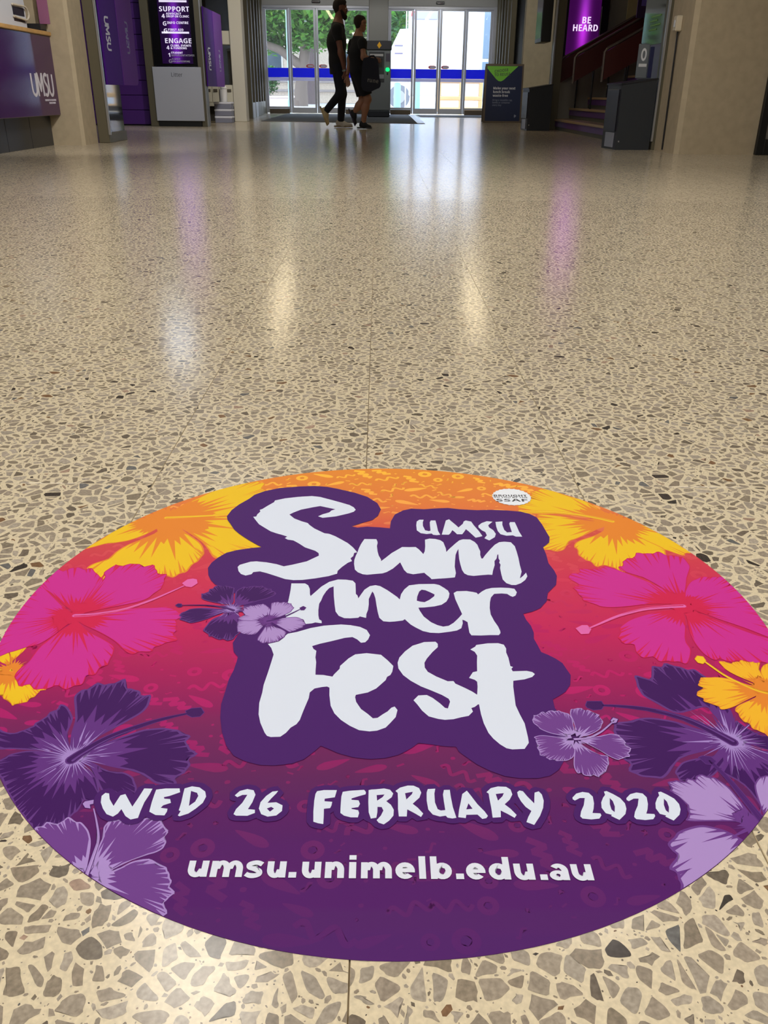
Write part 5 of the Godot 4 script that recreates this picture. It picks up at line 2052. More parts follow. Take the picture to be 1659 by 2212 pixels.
	mb.tube([wr + Vector3(-0.008, 0.03, 0), wr + Vector3(-0.002, 0.006, 0)], [0.037], 14)
	part("watch", mb, mat(rgb(150, 156, 150), 0.3, 0.6), o, "wrist watch")
	# ---- shorter person with cropped hair, carrying a bag
	o = thing("person", "shorter person with shaved head in black t-shirt and shorts walking right with a tote bag", "person", Vector3(-0.33, 0, -14.6))
	hd = Vector3(0.04, 1.438, 0.0)
	look = Vector3(1.0, -0.08, -0.75)
	neck = Vector3(0.01, 1.26, 0)
	sr = Vector3(0.075, 1.18, 0.15)
	sl = Vector3(-0.075, 1.18, -0.15)
	er = Vector3(0.095, 0.985, 0.225)
	wr = Vector3(0.23, 0.965, 0.25)
	el = Vector3(-0.125, 0.97, -0.16)
	wl = Vector3(-0.165, 0.735, -0.13)
	hr = Vector3(0.03, 0.76, 0.075)
	hl = Vector3(-0.01, 0.76, -0.075)
	kr = Vector3(0.155, 0.42, 0.075)
	ar = Vector3(0.085, 0.07, 0.07)
	kl = Vector3(0.08, 0.41, -0.07)
	al = Vector3(-0.075, 0.215, -0.07)
	mb = MB.new()
	blob(mb, [[hd + Vector3(-0.015, -0.06, 0), neck, 0.052, 0.054], [neck, Vector3(0, 1.05, 0), 0.066, 0.105, 1.25], [Vector3(0, 1.05, 0), Vector3(0, 0.82, 0), 0.105, 0.105, 1.25], [sr, er, 0.045, 0.037], [er, wr, 0.037, 0.025], [sl, el, 0.045, 0.037], [el, wl, 0.037, 0.025], [neck, sr, 0.055, 0.05], [neck, sl, 0.055, 0.05],
		[hr, kr, 0.085, 0.054], [kr, kr.lerp(ar, 0.35) + Vector3(-0.015, 0, 0), 0.05, 0.053], [kr.lerp(ar, 0.35) + Vector3(-0.015, 0, 0), ar, 0.053, 0.034], [hl, kl, 0.085, 0.054], [kl, kl.lerp(al, 0.35) + Vector3(-0.01, -0.015, 0), 0.05, 0.053], [kl.lerp(al, 0.35) + Vector3(-0.01, -0.015, 0), al, 0.053, 0.034]], 0.013, 0.045)
	head(mb, hd, look, 0.95)
	hand(mb, wr, Vector3(1, -0.2, 0.1), Vector3(0.1, 1, 0), 0.92, 0.9)
	hand(mb, wl, Vector3(0.1, -1, 0.0), Vector3(1, 0.2, 0.1), 0.92, 0.4)
	part("body", mb, skin2, o)
	eyes(o, hd, look, 0.95)
	mb = MB.new()
	blob(mb, [[neck + Vector3(-0.002, -0.04, 0), Vector3(0, 1.05, 0), 0.085, 0.132, 1.2], [Vector3(0, 1.05, 0), Vector3(0.01, 0.80, 0), 0.132, 0.132, 1.2], [neck + Vector3(0, -0.03, 0), sr, 0.066, 0.066], [neck + Vector3(0, -0.03, 0), sl, 0.066, 0.066]], 0.013, 0.045,
		[[Vector3(0, 1.285, 0), Vector3(0.15, 1, 0), 0.14], [Vector3(0, 0.775, 0), Vector3.DOWN]])
	for a in [[sr, er, 0.5], [sl, el, 0.75]]:
		blob(mb, [[a[0] + Vector3(0, -0.03, -0.02 * signf(a[0].z)), a[0], 0.064, 0.066], [a[0], a[0].lerp(a[1], a[2]), 0.066, 0.06]], 0.012, 0.03, [[a[0].lerp(a[1], a[2] - 0.03), (a[1] - a[0]).normalized()]])
	part("t_shirt", mb, cloth, o, "black t-shirt")
	mb = MB.new()
	blob(mb, [[hr + Vector3(0, 0.02, -0.02), kr, 0.112, 0.085], [hl + Vector3(0, 0.02, 0.02), kl, 0.112, 0.085], [Vector3(0.01, 0.83, 0.05), Vector3(0.01, 0.83, -0.05), 0.118, 0.118]], 0.013, 0.04, [[hr.lerp(kr, 0.84), (kr - hr).normalized(), 0.2], [hl.lerp(kl, 0.84), (kl - hl).normalized(), 0.2]])
	part("shorts", mb, mat(rgb(14, 15, 20), 0.9), o, "black shorts")
	mb = MB.new()
	blob(mb, [[hd + Vector3(0, 0.04, 0) - look.normalized() * 0.025, hd + Vector3(0, 0.045, 0) + look.normalized() * 0.025, 0.0755, 0.067], [hd - look.normalized() * 0.035 + Vector3(0, 0.0, 0), hd - look.normalized() * 0.04 + Vector3(0, -0.035, 0), 0.06, 0.04]], 0.008, 0.03, [[hd + look.normalized() * 0.065 + Vector3(0, 0.06, 0), (look.normalized() - Vector3(0, 0.6, 0)).normalized()]])
	part("hair", mb, mat(rgb(46, 34, 28), 0.9), o, "closely cropped hair")
	var black_shoe := mat(rgb(20, 20, 24), 0.7)
	mb = MB.new()
	shoe(mb, Vector3(0.02, 0.004, 0.07), Vector3(0.225, 0.004, 0.075), Vector3.UP, 0.044)
	part("shoe", mb, black_shoe, o, "black shoe flat on the floor")
	mb = MB.new()
	sole(mb, Vector3(0.02, 0.004, 0.07), Vector3(0.225, 0.004, 0.075), Vector3.UP, 0.044)
	part("sole", mb, mat(rgb(70, 66, 64), 0.7), o)
	mb = MB.new()
	ru = Vector3(0.9, 0.42, 0).normalized()
	shoe(mb, Vector3(-0.145, 0.245, -0.07), Vector3(-0.055, 0.03, -0.07), ru, 0.042)
	part("shoe", mb, black_shoe, o, "black shoe lifted onto its toe")
	mb = MB.new()
	sole(mb, Vector3(-0.145, 0.245, -0.07), Vector3(-0.055, 0.03, -0.07), ru, 0.042)
	part("sole", mb, mat(rgb(52, 40, 60), 0.7), o)
	mb = MB.new()
	mb.tube([wl + Vector3(-0.005, 0.025, 0), wl + Vector3(0, 0.01, 0)], [0.031], 12)
	part("bracelet", mb, mat(rgb(110, 60, 60), 0.5), o)
	for e in [-1.0, 1.0]:
		mb = MB.new()
		var lk := look.normalized()
		var rr := lk.cross(Vector3.UP).normalized()
		mb.tube([hd + rr * 0.066 * e + lk * 0.07 + Vector3(0, 0.012, 0), hd + rr * 0.078 * e - lk * 0.0 + Vector3(0, 0.012, 0)], [0.003], 6)
		part("spectacle_arm", mb, black, o)
	# the tote bag hangs from the bent arm's hand
	var bag := thing("tote_bag", "dark navy tote bag with pale lettering held by the person in shorts", "bag", Vector3(-0.125, 0, -14.27))
	mb = MB.new()
	var outline := PackedVector2Array([Vector2(-0.15, 0.55), Vector2(-0.02, 0.515), Vector2(0.08, 0.56), Vector2(0.14, 0.58), Vector2(0.155, 0.65), Vector2(0.125, 0.72), Vector2(0.115, 0.95), Vector2(0.06, 0.975), Vector2(-0.1, 0.985), Vector2(-0.125, 0.93), Vector2(-0.14, 0.75)])
	mb.prism(rounded(outline, 1), Vector3(0, 0, -0.03), Vector3.RIGHT, Vector3.UP, 0.06)
	part("body", mb, mat(rgb(34, 36, 48), 0.85), bag)
	mb = MB.new()
	mb.tube([Vector3(-0.07, 0.96, 0.0), Vector3(0.0, 1.0, 0.0), Vector3(0.04, 1.005, 0.0), Vector3(0.09, 0.95, 0.0)], [0.011], 8)
	part("handle", mb, mat(rgb(30, 32, 42), 0.85), bag)
	lettering("lettering", "rune", 0.055, mat(rgb(128, 126, 120), 0.8), bag, Vector3(-0.055, 0.685, 0.031), Basis(Vector3.BACK, -0.12))

# ---------------------------------------------------------------- the street outside
func leafy(t: Node3D, crown: Array, count: int, tone: Color, sd: int, size: float) -> void:
	var rng := RandomNumberGenerator.new()
	rng.seed = sd
	var mb := MB.new()
	var outline := [Vector3(0, 0, 0), Vector3(0.3, 0.06, 0.4), Vector3(0, 0.0, 1.0), Vector3(-0.3, 0.06, 0.4)]
	mb.tri(outline[0], outline[1], outline[2], Vector3.UP, Vector3.UP, Vector3.UP)
	mb.tri(outline[0], outline[2], outline[3], Vector3.UP, Vector3.UP, Vector3.UP)
	var mm := MultiMesh.new()
	mm.transform_format = MultiMesh.TRANSFORM_3D
	mm.use_colors = true
	mm.mesh = mb.made()
	mm.instance_count = count
	for i in count:
		var c: Array = crown[rng.randi_range(0, crown.size() - 1)]
		var d := Vector3(rng.randfn(), rng.randfn(), rng.randfn()).normalized() * pow(rng.randf(), 0.4)
		var b := Basis.from_euler(Vector3(rng.randf_range(-1.2, 0.5), rng.randf() * TAU, rng.randf_range(-0.6, 0.6))).scaled(Vector3.ONE * size * rng.randf_range(0.6, 1.3))
		mm.set_instance_transform(i, Transform3D(b, c[0] + d * c[1]))
		var k := rng.randf_range(0.55, 1.3)
		mm.set_instance_color(i, Color(tone.r * k * rng.randf_range(0.8, 1.3), tone.g * k, tone.b * k * rng.randf_range(0.8, 1.2)))
	var o := MultiMeshInstance3D.new()
	o.name = "foliage"
	o.multimesh = mm
	var m := vcol(0.7, 0.3)
	m.cull_mode = BaseMaterial3D.CULL_DISABLED
	m.backlight_enabled = true
	m.backlight = Color(0.7, 0.8, 0.4)
	o.material_override = m
	o.set_meta("kind", "stuff")
	t.add_child(o, true)

func build_outside() -> void:
	var mb := MB.new()
	mb.span(Vector3(-40, -0.2, -80), Vector3(40, -0.01, -25.9), 0.0)
	structure("ground", mb, grained(mat(rgb(206, 204, 206), 0.85), noise_tex(0.02, 0.88, 1.0, 71, 256, 3), 0.4))
	# pale stone building
	var b := thing("stone_building", "pale sandstone building with rows of dark windows behind the trees outside", "building", Vector3(-8.0, 0, -52))
	var stone := grained(mat(rgb(206, 190, 174), 0.85), noise_tex(0.05, 0.88, 1.0, 72, 256, 3), 0.7)
	mb = MB.new()
	mb.span(Vector3(-14, 0, -6), Vector3(9.6, 9, 0), 0.0)
	part("wall", mb, stone, b)
	for y in [0.55, 1.0, 3.1]:
		mb = MB.new()
		mb.span(Vector3(-14, y, 0), Vector3(9.6, y + 0.12, 0.1), 0.01)
		part("string_course", mb, mat(rgb(150, 140, 138), 0.8), b)
	for r in 2:
		for k in 12:
			var x := -13.0 + k * 1.85
			mb = MB.new()
			mb.span(Vector3(x, 1.35 + r * 2.2, 0), Vector3(x + 0.95, 2.6 + r * 2.2, 0.05), 0.01)
			var w := part("window", mb, mat(rgb(210, 205, 200), 0.6), b)
			mb = MB.new()
			mb.span(Vector3(x + 0.08, 1.43 + r * 2.2, 0.05), Vector3(x + 0.87, 2.52 + r * 2.2, 0.06), 0.0)
			part("pane", mb, mat(rgb(70, 84, 98), 0.1), w)
	# trees
	var bark := mat(rgb(112, 98, 90), 0.9)
	var t := thing("tree", "large leafy tree with a forked grey trunk behind the left glass doors", "tree", Vector3(-3.35, 0, -40))
	mb = MB.new()
	mb.tube([Vector3(0, -0.02, 0), Vector3(0.05, 0.8, 0), Vector3(0.25, 2.0, 0), Vector3(0.35, 3.2, 0.2), Vector3(0.8, 5.5, 0.3)], [0.33, 0.25, 0.22, 0.17, 0.1], 12)
	mb.tube([Vector3(0.1, 1.5, 0), Vector3(-0.8, 2.1, 0.1), Vector3(-2.0, 2.5, 0.3), Vector3(-3.2, 3.4, 0.3)], [0.2, 0.16, 0.13, 0.06], 10)
	mb.tube([Vector3(0.3, 2.6, 0), Vector3(1.2, 3.6, 0.2), Vector3(2.2, 5.0, 0.2)], [0.16, 0.12, 0.06], 10)
	part("trunk", mb, bark, t)
	leafy(t, [[Vector3(-1.6, 4.0, 0.5), Vector3(2.2, 1.5, 1.6)], [Vector3(1.0, 4.6, 0.3), Vector3(2.4, 2.0, 1.8)], [Vector3(-0.4, 6.0, 0), Vector3(3.4, 2.0, 2.4)], [Vector3(2.6, 4.0, 0), Vector3(1.5, 1.7, 1.4)], [Vector3(-2.8, 2.9, 0.6), Vector3(1.3, 1.0, 1.0)], [Vector3(0.9, 2.9, 0.6), Vector3(1.3, 0.9, 1.0)], [Vector3(-0.9, 2.7, -0.8), Vector3(1.6, 0.8, 0.8)], [Vector3(2.4, 2.8, 0.2), Vector3(1.3, 0.9, 1.0)]], 14000, lin(96, 148, 62), 81, 0.30)
	t = thing("tree", "slender dark-trunked tree between the leafy tree and the stone building", "tree", Vector3(-3.4, 0, -47))
	mb = MB.new()
	mb.tube([Vector3(0, -0.02, 0), Vector3(0.0, 2.0, 0), Vector3(0.2, 5.0, 0)], [0.32, 0.26, 0.16], 10)
	part("trunk", mb, mat(rgb(96, 82, 84), 0.9), t)
	leafy(t, [[Vector3(0.0, 5.2, 0), Vector3(3.6, 2.6, 2.0)], [Vector3(3.0, 4.4, 0), Vector3(2.4, 2.0, 1.6)], [Vector3(-3.6, 4.6, 0), Vector3(2.6, 2.0, 1.6)]], 6000, lin(74, 122, 74), 82, 0.34)
	t = thing("tree", "bright green leafy tree outside, left of the white truck", "tree", Vector3(0.3, 0, -48))
	mb = MB.new()
	mb.tube([Vector3(-0.6, -0.02, 0), Vector3(-0.6, 2.2, 0), Vector3(-0.2, 4.6, 0)], [0.24, 0.2, 0.1], 10)
	part("trunk", mb, bark, t)
	leafy(t, [[Vector3(-0.6, 4.2, 0), Vector3(1.6, 1.9, 1.4)], [Vector3(0.4, 3.4, 0), Vector3(0.9, 1.1, 0.9)]], 2600, lin(112, 168, 60), 83, 0.30)
	var bp := thing("planter", "round edged pale planter outside the left doors", "planter", Vector3(-4.1, 0, -34.5))
	mb = MB.new()
	mb.tube([Vector3(0, -0.01, 0), Vector3(0, 0.34, 0)], [0.95], 28)
	mb.tube([Vector3(0, 0.34, 0), Vector3(0, 0.4, 0)], [1.0], 28)
	part("wall", mb, mat(rgb(214, 196, 188), 0.8), bp)
	mb = MB.new()
	mb.tube([Vector3(0, 0.36, 0), Vector3(0, 0.405, 0)], [0.85], 24)
	part("soil", mb, mat(rgb(70, 58, 48), 0.9), bp)
	var bush := thing("shrub", "rounded green shrub growing in the planter outside", "shrub", Vector3(-4.15, 0.4, -34.5))
	mb = MB.new()
	mb.tube([Vector3(0, 0, 0), Vector3(0.0, 0.5, 0)], [0.05, 0.02], 8)
	part("stem", mb, bark, bush)
	leafy(bush, [[Vector3(0, 0.42, 0), Vector3(0.5, 0.45, 0.5)], [Vector3(0.15, 0.65, 0), Vector3(0.35, 0.3, 0.35)]], 2600, lin(66, 112, 62), 84, 0.11)
	var lp := thing("lamp_post", "pale green lamp post outside the left glass doors", "post", Vector3(-3.05, 0, -32))
	mb = MB.new()
	mb.tube([Vector3(0, -0.01, 0), Vector3(0, 0.25, 0), Vector3(0, 0.3, 0), Vector3(0, 6, 0)], [0.07, 0.07, 0.04, 0.035], 14)
	part("shaft", mb, mat(rgb(140, 172, 168), 0.5), lp)
	# white truck, parked across
	var tr := thing("box_truck", "white box truck parked outside the right glass doors", "truck", Vector3(0.0, 0, -35))
	var white := mat(rgb(240, 241, 244), 0.4)
	mb = MB.new()
	mb.span(Vector3(1.1, 0.42, -2.2), Vector3(5.4, 4.4, 0.0), 0.05)
	part("box_body", mb, white, tr)
	mb = MB.new()
	mb.prism(PackedVector2Array([Vector2(0.25, 0.45), Vector2(1.1, 0.45), Vector2(1.1, 2.62), Vector2(0.75, 2.6), Vector2(0.3, 1.75)]), Vector3(0, 0, -0.1), Vector3.RIGHT, Vector3.UP, -2.0)
	part("cab", mb, white, tr)
	for y in [1.8, 2.05]:
		mb = MB.new()
		mb.span(Vector3(0.56, y, -0.1), Vector3(0.86, y + 0.05, -0.08), 0.01)
		part("vent", mb, mat(rgb(130, 120, 140), 0.5), tr)
	mb = MB.new()
	mb.span(Vector3(1.15, 2.9, 0.0), Vector3(2.1, 3.15, 0.08), 0.02)
	part("lamp_box", mb, mat(rgb(170, 168, 186), 0.5), tr)
	for x in [0.75, 4.4]:
		mb = MB.new()
		mb.tube([Vector3(x, 0.4, -0.35), Vector3(x, 0.4, -0.05)], [0.4], 22)
		part("wheel", mb, mat(rgb(120, 122, 130), 0.7), tr)
		mb = MB.new()
		mb.tube([Vector3(x, 0.4, -0.06), Vector3(x, 0.4, -0.03)], [0.22], 18)
		part("wheel_hub", mb, steel, tr)
	var fl := thing("flag", "small red flag hanging outside above the white truck cab", "flag", Vector3(1.0, 0, -31.5))
	mb = MB.new()
	mb.prism(PackedVector2Array([Vector2(-0.1, 3.4), Vector2(0.02, 3.42), Vector2(0.14, 2.85), Vector2(0.02, 2.72), Vector2(0.06, 3.0), Vector2(-0.06, 3.1)]), Vector3.ZERO, Vector3.RIGHT, Vector3.UP, 0.01)
	part("cloth", mb, mat(rgb(206, 40, 50), 0.7), fl)
	mb = MB.new()
	mb.tube([Vector3(-0.12, -0.01, 0), Vector3(-0.12, 3.6, 0)], [0.02], 8)
	part("pole", mb, white_paint, fl)
	# glazed bay at the far right and the orange barrier
	var gb := thing("glazed_bay", "glazed bay of the neighbouring building at the right edge of the doors", "building", Vector3(3.3, 0, -31))
	mb = MB.new()
	mb.span(Vector3(-0.05, 0, -1.6), Vector3(3.0, 5.0, 0.0), 0.02)
	part("wall", mb, mat(rgb(214, 216, 222), 0.7), gb)
	for y in [0.3, 1.55]:
		mb = MB.new()
		mb.span(Vector3(0.05, y, 0.0), Vector3(1.4, y + 1.15 + (0.35 if y > 1.0 else 0.0), 0.03), 0.01)
		part("pane", mb, mat(rgb(120, 140, 160), 0.1), gb)
	var ba := thing("safety_barrier", "orange plastic safety barrier outside the right glass doors", "barrier", Vector3(2.75, 0, -30))
	var orange := mat(rgb(232, 184, 126), 0.5)
	mb = MB.new()
	for y in [0.0, 0.32, 0.82]:
		mb.span(Vector3(-0.9, y, -0.06), Vector3(0.55, y + 0.13, 0.06), 0.03)
	for x in [-0.9, -0.2, 0.43]:
		mb.span(Vector3(x, 0.0, -0.05), Vector3(x + 0.12, 0.95, 0.05), 0.02)
	part("frame", mb, orange, ba)
	mb = MB.new()
	mb.span(Vector3(-0.78, 0.46, -0.02), Vector3(0.43, 0.82, 0.02), 0.01)
	part("board", mb, mat(rgb(236, 220, 210), 0.5), ba)
	for k in 2:
		var ch := thing("bollard", ["tall teal bollard outside the right doors", "short pale teal bollard outside the right doors, nearest the column"][k], "bollard", Vector3([1.3, 0.6][k], 0, [-32.4, -31.0][k]))
		mb = MB.new()
		var h: float = [1.1, 0.8][k]
		mb.tube([Vector3(0, -0.01, 0), Vector3(0, h, 0), Vector3(0, h + 0.03, 0)], [0.12, 0.11, 0.06], 16)
		part("shaft", mb, mat(rgb(150, 190, 200), 0.5), ch)
		mb = MB.new()
		mb.tube([Vector3(0, -0.005, 0), Vector3(0, 0.05, 0)], [0.18], 16)
		part("base", mb, mat(rgb(160, 180, 190), 0.5), ch)

# ---------------------------------------------------------------- traced outlines of the print, in tenths of a millimetre from the middle of the sticker
var title_letters := [
	[-1538,2845,-1407,2913,-1228,2964,-1045,2993,-928,2965,-785,2882,-632,2791,-516,2715,-457,2646,-428,2570,-454,2512,-519,2461,-681,2373,-855,2327,-918,2370,-861,2432,-776,2490,-751,2546,-700,2584,-794,2626,-910,2679,-1009,2639,-1160,2566,-1253,2477,-1300,2419,-1226,2305,-1121,2223,-1041,2176,-1010,2117,-944,2025,-808,1896,-744,1879,-667,1817,-600,1746,-503,1638,-437,1531,-380,1406,-418,1389,-426,1312,-458,1257,-438,1191,-486,1150,-552,1051,-599,960,-602,896,-698,839,-849,787,-991,752,-1095,746,-1193,769,-1316,842,-1420,902,-1502,939,-1576,923,-1591,874,-1654,843,-1712,876,-1751,943,-1775,1039,-1758,1088,-1640,1164,-1572,1173,-1450,1150,-1326,1108,-1237,1058,-1137,1098,-975,1179,-896,1261,-840,1318,-847,1380,-893,1438,-1022,1521,-1114,1631,-1182,1700,-1255,1721,-1294,1761,-1267,1801,-1343,1849,-1405,1882,-1491,1938,-1577,2034,-1664,2133,-1723,2251,-1768,2347,-1729,2355,-1723,2422,-1694,2496,-1707,2554,-1676,2580,-1620,2675,-1543,2793], # letter
	[-299,1746,-219,1744,-150,1744,-138,1696,-133,1648,-142,1569,-134,1430,-119,1323,-91,1227,-93,1190,-38,1272,38,1393,99,1463,168,1544,251,1542,334,1546,370,1489,400,1420,420,1370,482,1345,464,993,410,925,345,908,280,890,210,920,176,991,157,1076,135,1166,99,1104,47,1018,-26,939,-76,907,-147,895,-254,874,-304,885,-362,929,-399,992,-412,1128,-411,1216,-396,1321,-376,1412,-363,1504,-339,1614], # letter
	[458,1738,516,1767,588,1758,650,1725,683,1674,703,1516,703,1424,742,1498,834,1647,886,1724,934,1753,1024,1750,1073,1688,1101,1613,1109,1520,1119,1447,1108,1357,1113,1268,1130,1268,1171,1357,1250,1503,1317,1615,1380,1682,1445,1696,1525,1683,1560,1580,1563,1452,1562,1290,1553,1116,1551,964,1507,808,1553,865,1599,940,1601,857,1565,776,1503,703,1440,663,1390,663,1337,702,1306,782,1305,912,1309,1046,1325,1123,1315,1174,1329,1218,1320,1270,1329,1368,1318,1368,1296,1270,1263,1208,1254,1113,1217,978,1198,886,1152,891,1066,877,980,860,914,875,876,916,857,991,848,1126,845,1248,850,1390,856,1503,835,1444,810,1354,792,1212,777,1074,779,923,759,825,716,816,648,804,564,794,488,782,466,830,435,879,412,923,396,953,415,1350,441,1440,453,1568], # letter
	[-1111,674,-956,675,-917,633,-894,558,-884,443,-874,407,-828,492,-766,609,-683,712,-587,765,-498,762,-416,740,-384,681,-378,554,-374,456,-355,423,-344,364,-321,432,-279,547,-219,623,-157,644,-104,624,-25,541,44,451,86,395,109,351,179,307,170,-30,135,-68,52,-87,-5,-94,-71,-84,-113,-18,-129,87,-142,210,-156,368,-174,465,-190,510,-208,441,-229,352,-228,241,-235,132,-251,56,-254,-22,-321,6,-337,-20,-420,-31,-486,-28,-546,16,-583,99,-600,238,-617,413,-629,614,-676,577,-707,510,-736,412,-752,315,-769,252,-770,128,-763,22,-750,-52,-722,-82,-719,-126,-787,-112,-819,-129,-900,-144,-1016,-128,-1110,-11,-1131,202,-1110,296,-1108,408,-1107,539], # letter
	[113,349,129,453,168,556,225,643,336,671,438,675,512,677,566,655,617,594,658,534,670,475,656,390,624,307,566,242,484,208,378,187,311,183,322,127,360,10,432,-97,497,-152,555,-179,615,-163,671,-106,730,-18,775,60,821,37,811,-71,768,-49,766,-117,743,-207,693,-249,624,-270,505,-297,413,-291,339,-262,266,-196,217,-144,152,-34,92,-31,79,221], # letter
	[718,484,757,523,867,528,937,508,976,491,988,457,1039,521,1089,568,1157,596,1258,604,1349,598,1411,581,1428,507,1404,439,1368,410,1344,430,1314,472,1252,480,1169,471,1124,395,1101,295,1085,181,1081,55,1103,-69,1132,-174,1143,-256,1141,-292,1119,-329,1029,-329,936,-337,836,-335,820,-287,819,-162,819,-94,779,-48,729,-26,775,60,755,179,726,358], # letter
	[-1238,-502,-1165,-472,-1122,-422,-1055,-320,-960,-286,-828,-216,-692,-171,-514,-147,-414,-160,-314,-191,-244,-246,-209,-340,-227,-415,-256,-465,-299,-474,-339,-416,-388,-375,-466,-389,-599,-448,-712,-493,-790,-535,-773,-583,-742,-615,-744,-725,-731,-803,-729,-924,-725,-1002,-652,-1005,-560,-1030,-506,-1026,-499,-1198,-584,-1177,-650,-1187,-720,-1210,-760,-1269,-763,-1351,-782,-1445,-800,-1537,-820,-1653,-845,-1709,-891,-1753,-926,-1821,-970,-1871,-1052,-1875,-1086,-1861,-1111,-1821,-1165,-1692,-1195,-1578,-1209,-1421,-1200,-1272,-1201,-1160,-1183,-971,-1170,-805,-1161,-681,-1197,-570], # letter
	[-548,-997,-497,-907,-495,-862,-416,-739,-352,-672,-239,-651,-97,-677,-32,-767,23,-859,12,-949,-7,-1001,-39,-1030,-53,-1081,-143,-1207,-222,-1266,-331,-1301,-337,-1335,-325,-1403,-279,-1502,-218,-1567,-171,-1627,-129,-1621,-82,-1572,-39,-1533,-4,-1481,26,-1465,51,-1513,33,-1610,-15,-1686,-58,-1749,-133,-1789,-199,-1799,-290,-1784,-375,-1726,-454,-1651,-517,-1562,-556,-1457,-575,-1309,-580,-1198,-616,-1170,-624,-1026,-560,-1030], # letter
	[341,-458,458,-451,479,-487,476,-544,419,-625,356,-736,329,-805,328,-881,354,-949,432,-1022,536,-1094,591,-1091,606,-1129,690,-1193,755,-1248,791,-1289,857,-1296,840,-1445,790,-1429,756,-1465,722,-1482,732,-1531,688,-1589,618,-1609,548,-1635,471,-1644,412,-1632,329,-1598,273,-1520,234,-1435,201,-1375,248,-1306,327,-1299,378,-1340,443,-1420,482,-1480,509,-1489,536,-1393,526,-1352,468,-1298,367,-1229,280,-1174,185,-1089,115,-1002,72,-898,66,-807,85,-722,144,-619,223,-521,302,-480], # letter
	[801,-582,855,-533,868,-504,987,-475,1093,-471,1148,-498,1163,-563,1154,-628,1165,-722,1165,-853,1189,-868,1168,-899,1177,-936,1311,-928,1364,-947,1384,-979,1351,-1023,1272,-1060,1161,-1083,1148,-1169,1141,-1280,1131,-1443,1151,-1568,1175,-1688,1176,-1788,1176,-1872,1172,-1938,1125,-2012,1019,-2019,972,-2006,922,-1957,873,-1886,840,-1814,813,-1690,801,-1563,798,-1432,793,-1310,812,-1171,815,-1099,796,-1071,744,-1042,789,-953,832,-938,846,-786,859,-685,841,-622], # letter
	[411,2287,468,2288,453,2215,450,2112,472,1992,518,1968,541,1982,542,2113,545,2216,560,2268,621,2269,630,2135,636,1974,658,1871,613,1859,567,1870,551,1904,486,1889,413,1912,366,1990,365,2132,375,2235], # letter
	[757,2270,802,2306,826,2250,875,2148,906,2073,972,2180,989,2246,1018,2273,1086,2243,1109,2140,1158,1980,1189,1842,1150,1819,1098,1799,1072,1861,1027,1968,997,2028,970,1958,937,1888,872,1888,849,1946,821,2000,791,1916,765,1873,678,1876,706,2014], # letter
	[1364,2242,1332,2194,1297,2143,1300,2082,1346,2002,1366,1903,1342,1815,1263,1728,1242,1747,1208,1785,1247,1863,1238,1951,1197,2000,1164,2080,1169,2131,1219,2203,1292,2256], # letter
	[1403,2237,1495,2252,1481,2155,1487,2013,1515,1944,1577,1955,1575,2075,1576,2187,1592,2233,1654,2233,1662,2126,1671,1966,1691,1833,1610,1832,1578,1866,1494,1856,1425,1894,1400,1982,1396,2103], # letter
]
var title_hole := [299,321,307,404,334,514,363,552,404,541,456,498,503,453,496,414,438,339,383,292,339,302]
var title_back := [-2115,2357,-2081,2543,-2007,2716,-1896,2895,-1843,3017,-1719,3141,-1520,3249,-1242,3307,-1030,3327,-851,3300,-706,3239,-455,3109,-278,2977,-139,2780,-91,2587,-130,2400,-203,2271,-333,2190,-469,2090,-395,2056,-267,2085,-105,2066,24,2040,37,2232,93,2437,205,2561,317,2615,490,2600,649,2627,808,2643,963,2606,1196,2580,1387,2593,1590,2578,1774,2545,1888,2477,1965,2374,2000,2172,2018,1976,2034,1818,2002,1679,1907,1557,1912,1380,1902,1167,1939,988,1946,868,1900,673,1774,496,1731,326,1635,183,1535,113,1433,71,1446,-45,1479,-155,1488,-283,1471,-388,1492,-511,1507,-620,1571,-669,1630,-727,1685,-803,1709,-915,1727,-991,1691,-1141,1629,-1241,1553,-1306,1487,-1355,1482,-1465,1510,-1588,1506,-1809,1474,-2019,1426,-2166,1371,-2257,1285,-2327,1179,-2356,1042,-2357,917,-2335,797,-2272,694,-2195,609,-2103,562,-2050,543,-1989,458,-1985,335,-1962,221,-1942,171,-1997,112,-2045,45,-2090,-67,-2129,-191,-2141,-325,-2123,-461,-2072,-557,-2013,-614,-1983,-669,-2058,-745,-2146,-843,-2197,-983,-2219,-1106,-2213,-1234,-2170,-1336,-2105,-1417,-1987,-1482,-1818,-1530,-1625,-1553,-1440,-1546,-1265,-1541,-1082,-1517,-930,-1509,-792,-1509,-722,-1562,-641,-1596,-485,-1568,-355,-1496,-196,-1605,288,-1783,546,-1968,639,-2034,734,-2083,845,-2119,1017,-2098,1135,-2045,1256,-1960,1380,-1848,1444,-1673,1502,-1557,1523,-1658,1621,-1767,1735,-1880,1867,-1962,1985,-2035,2142,-2087,2248]
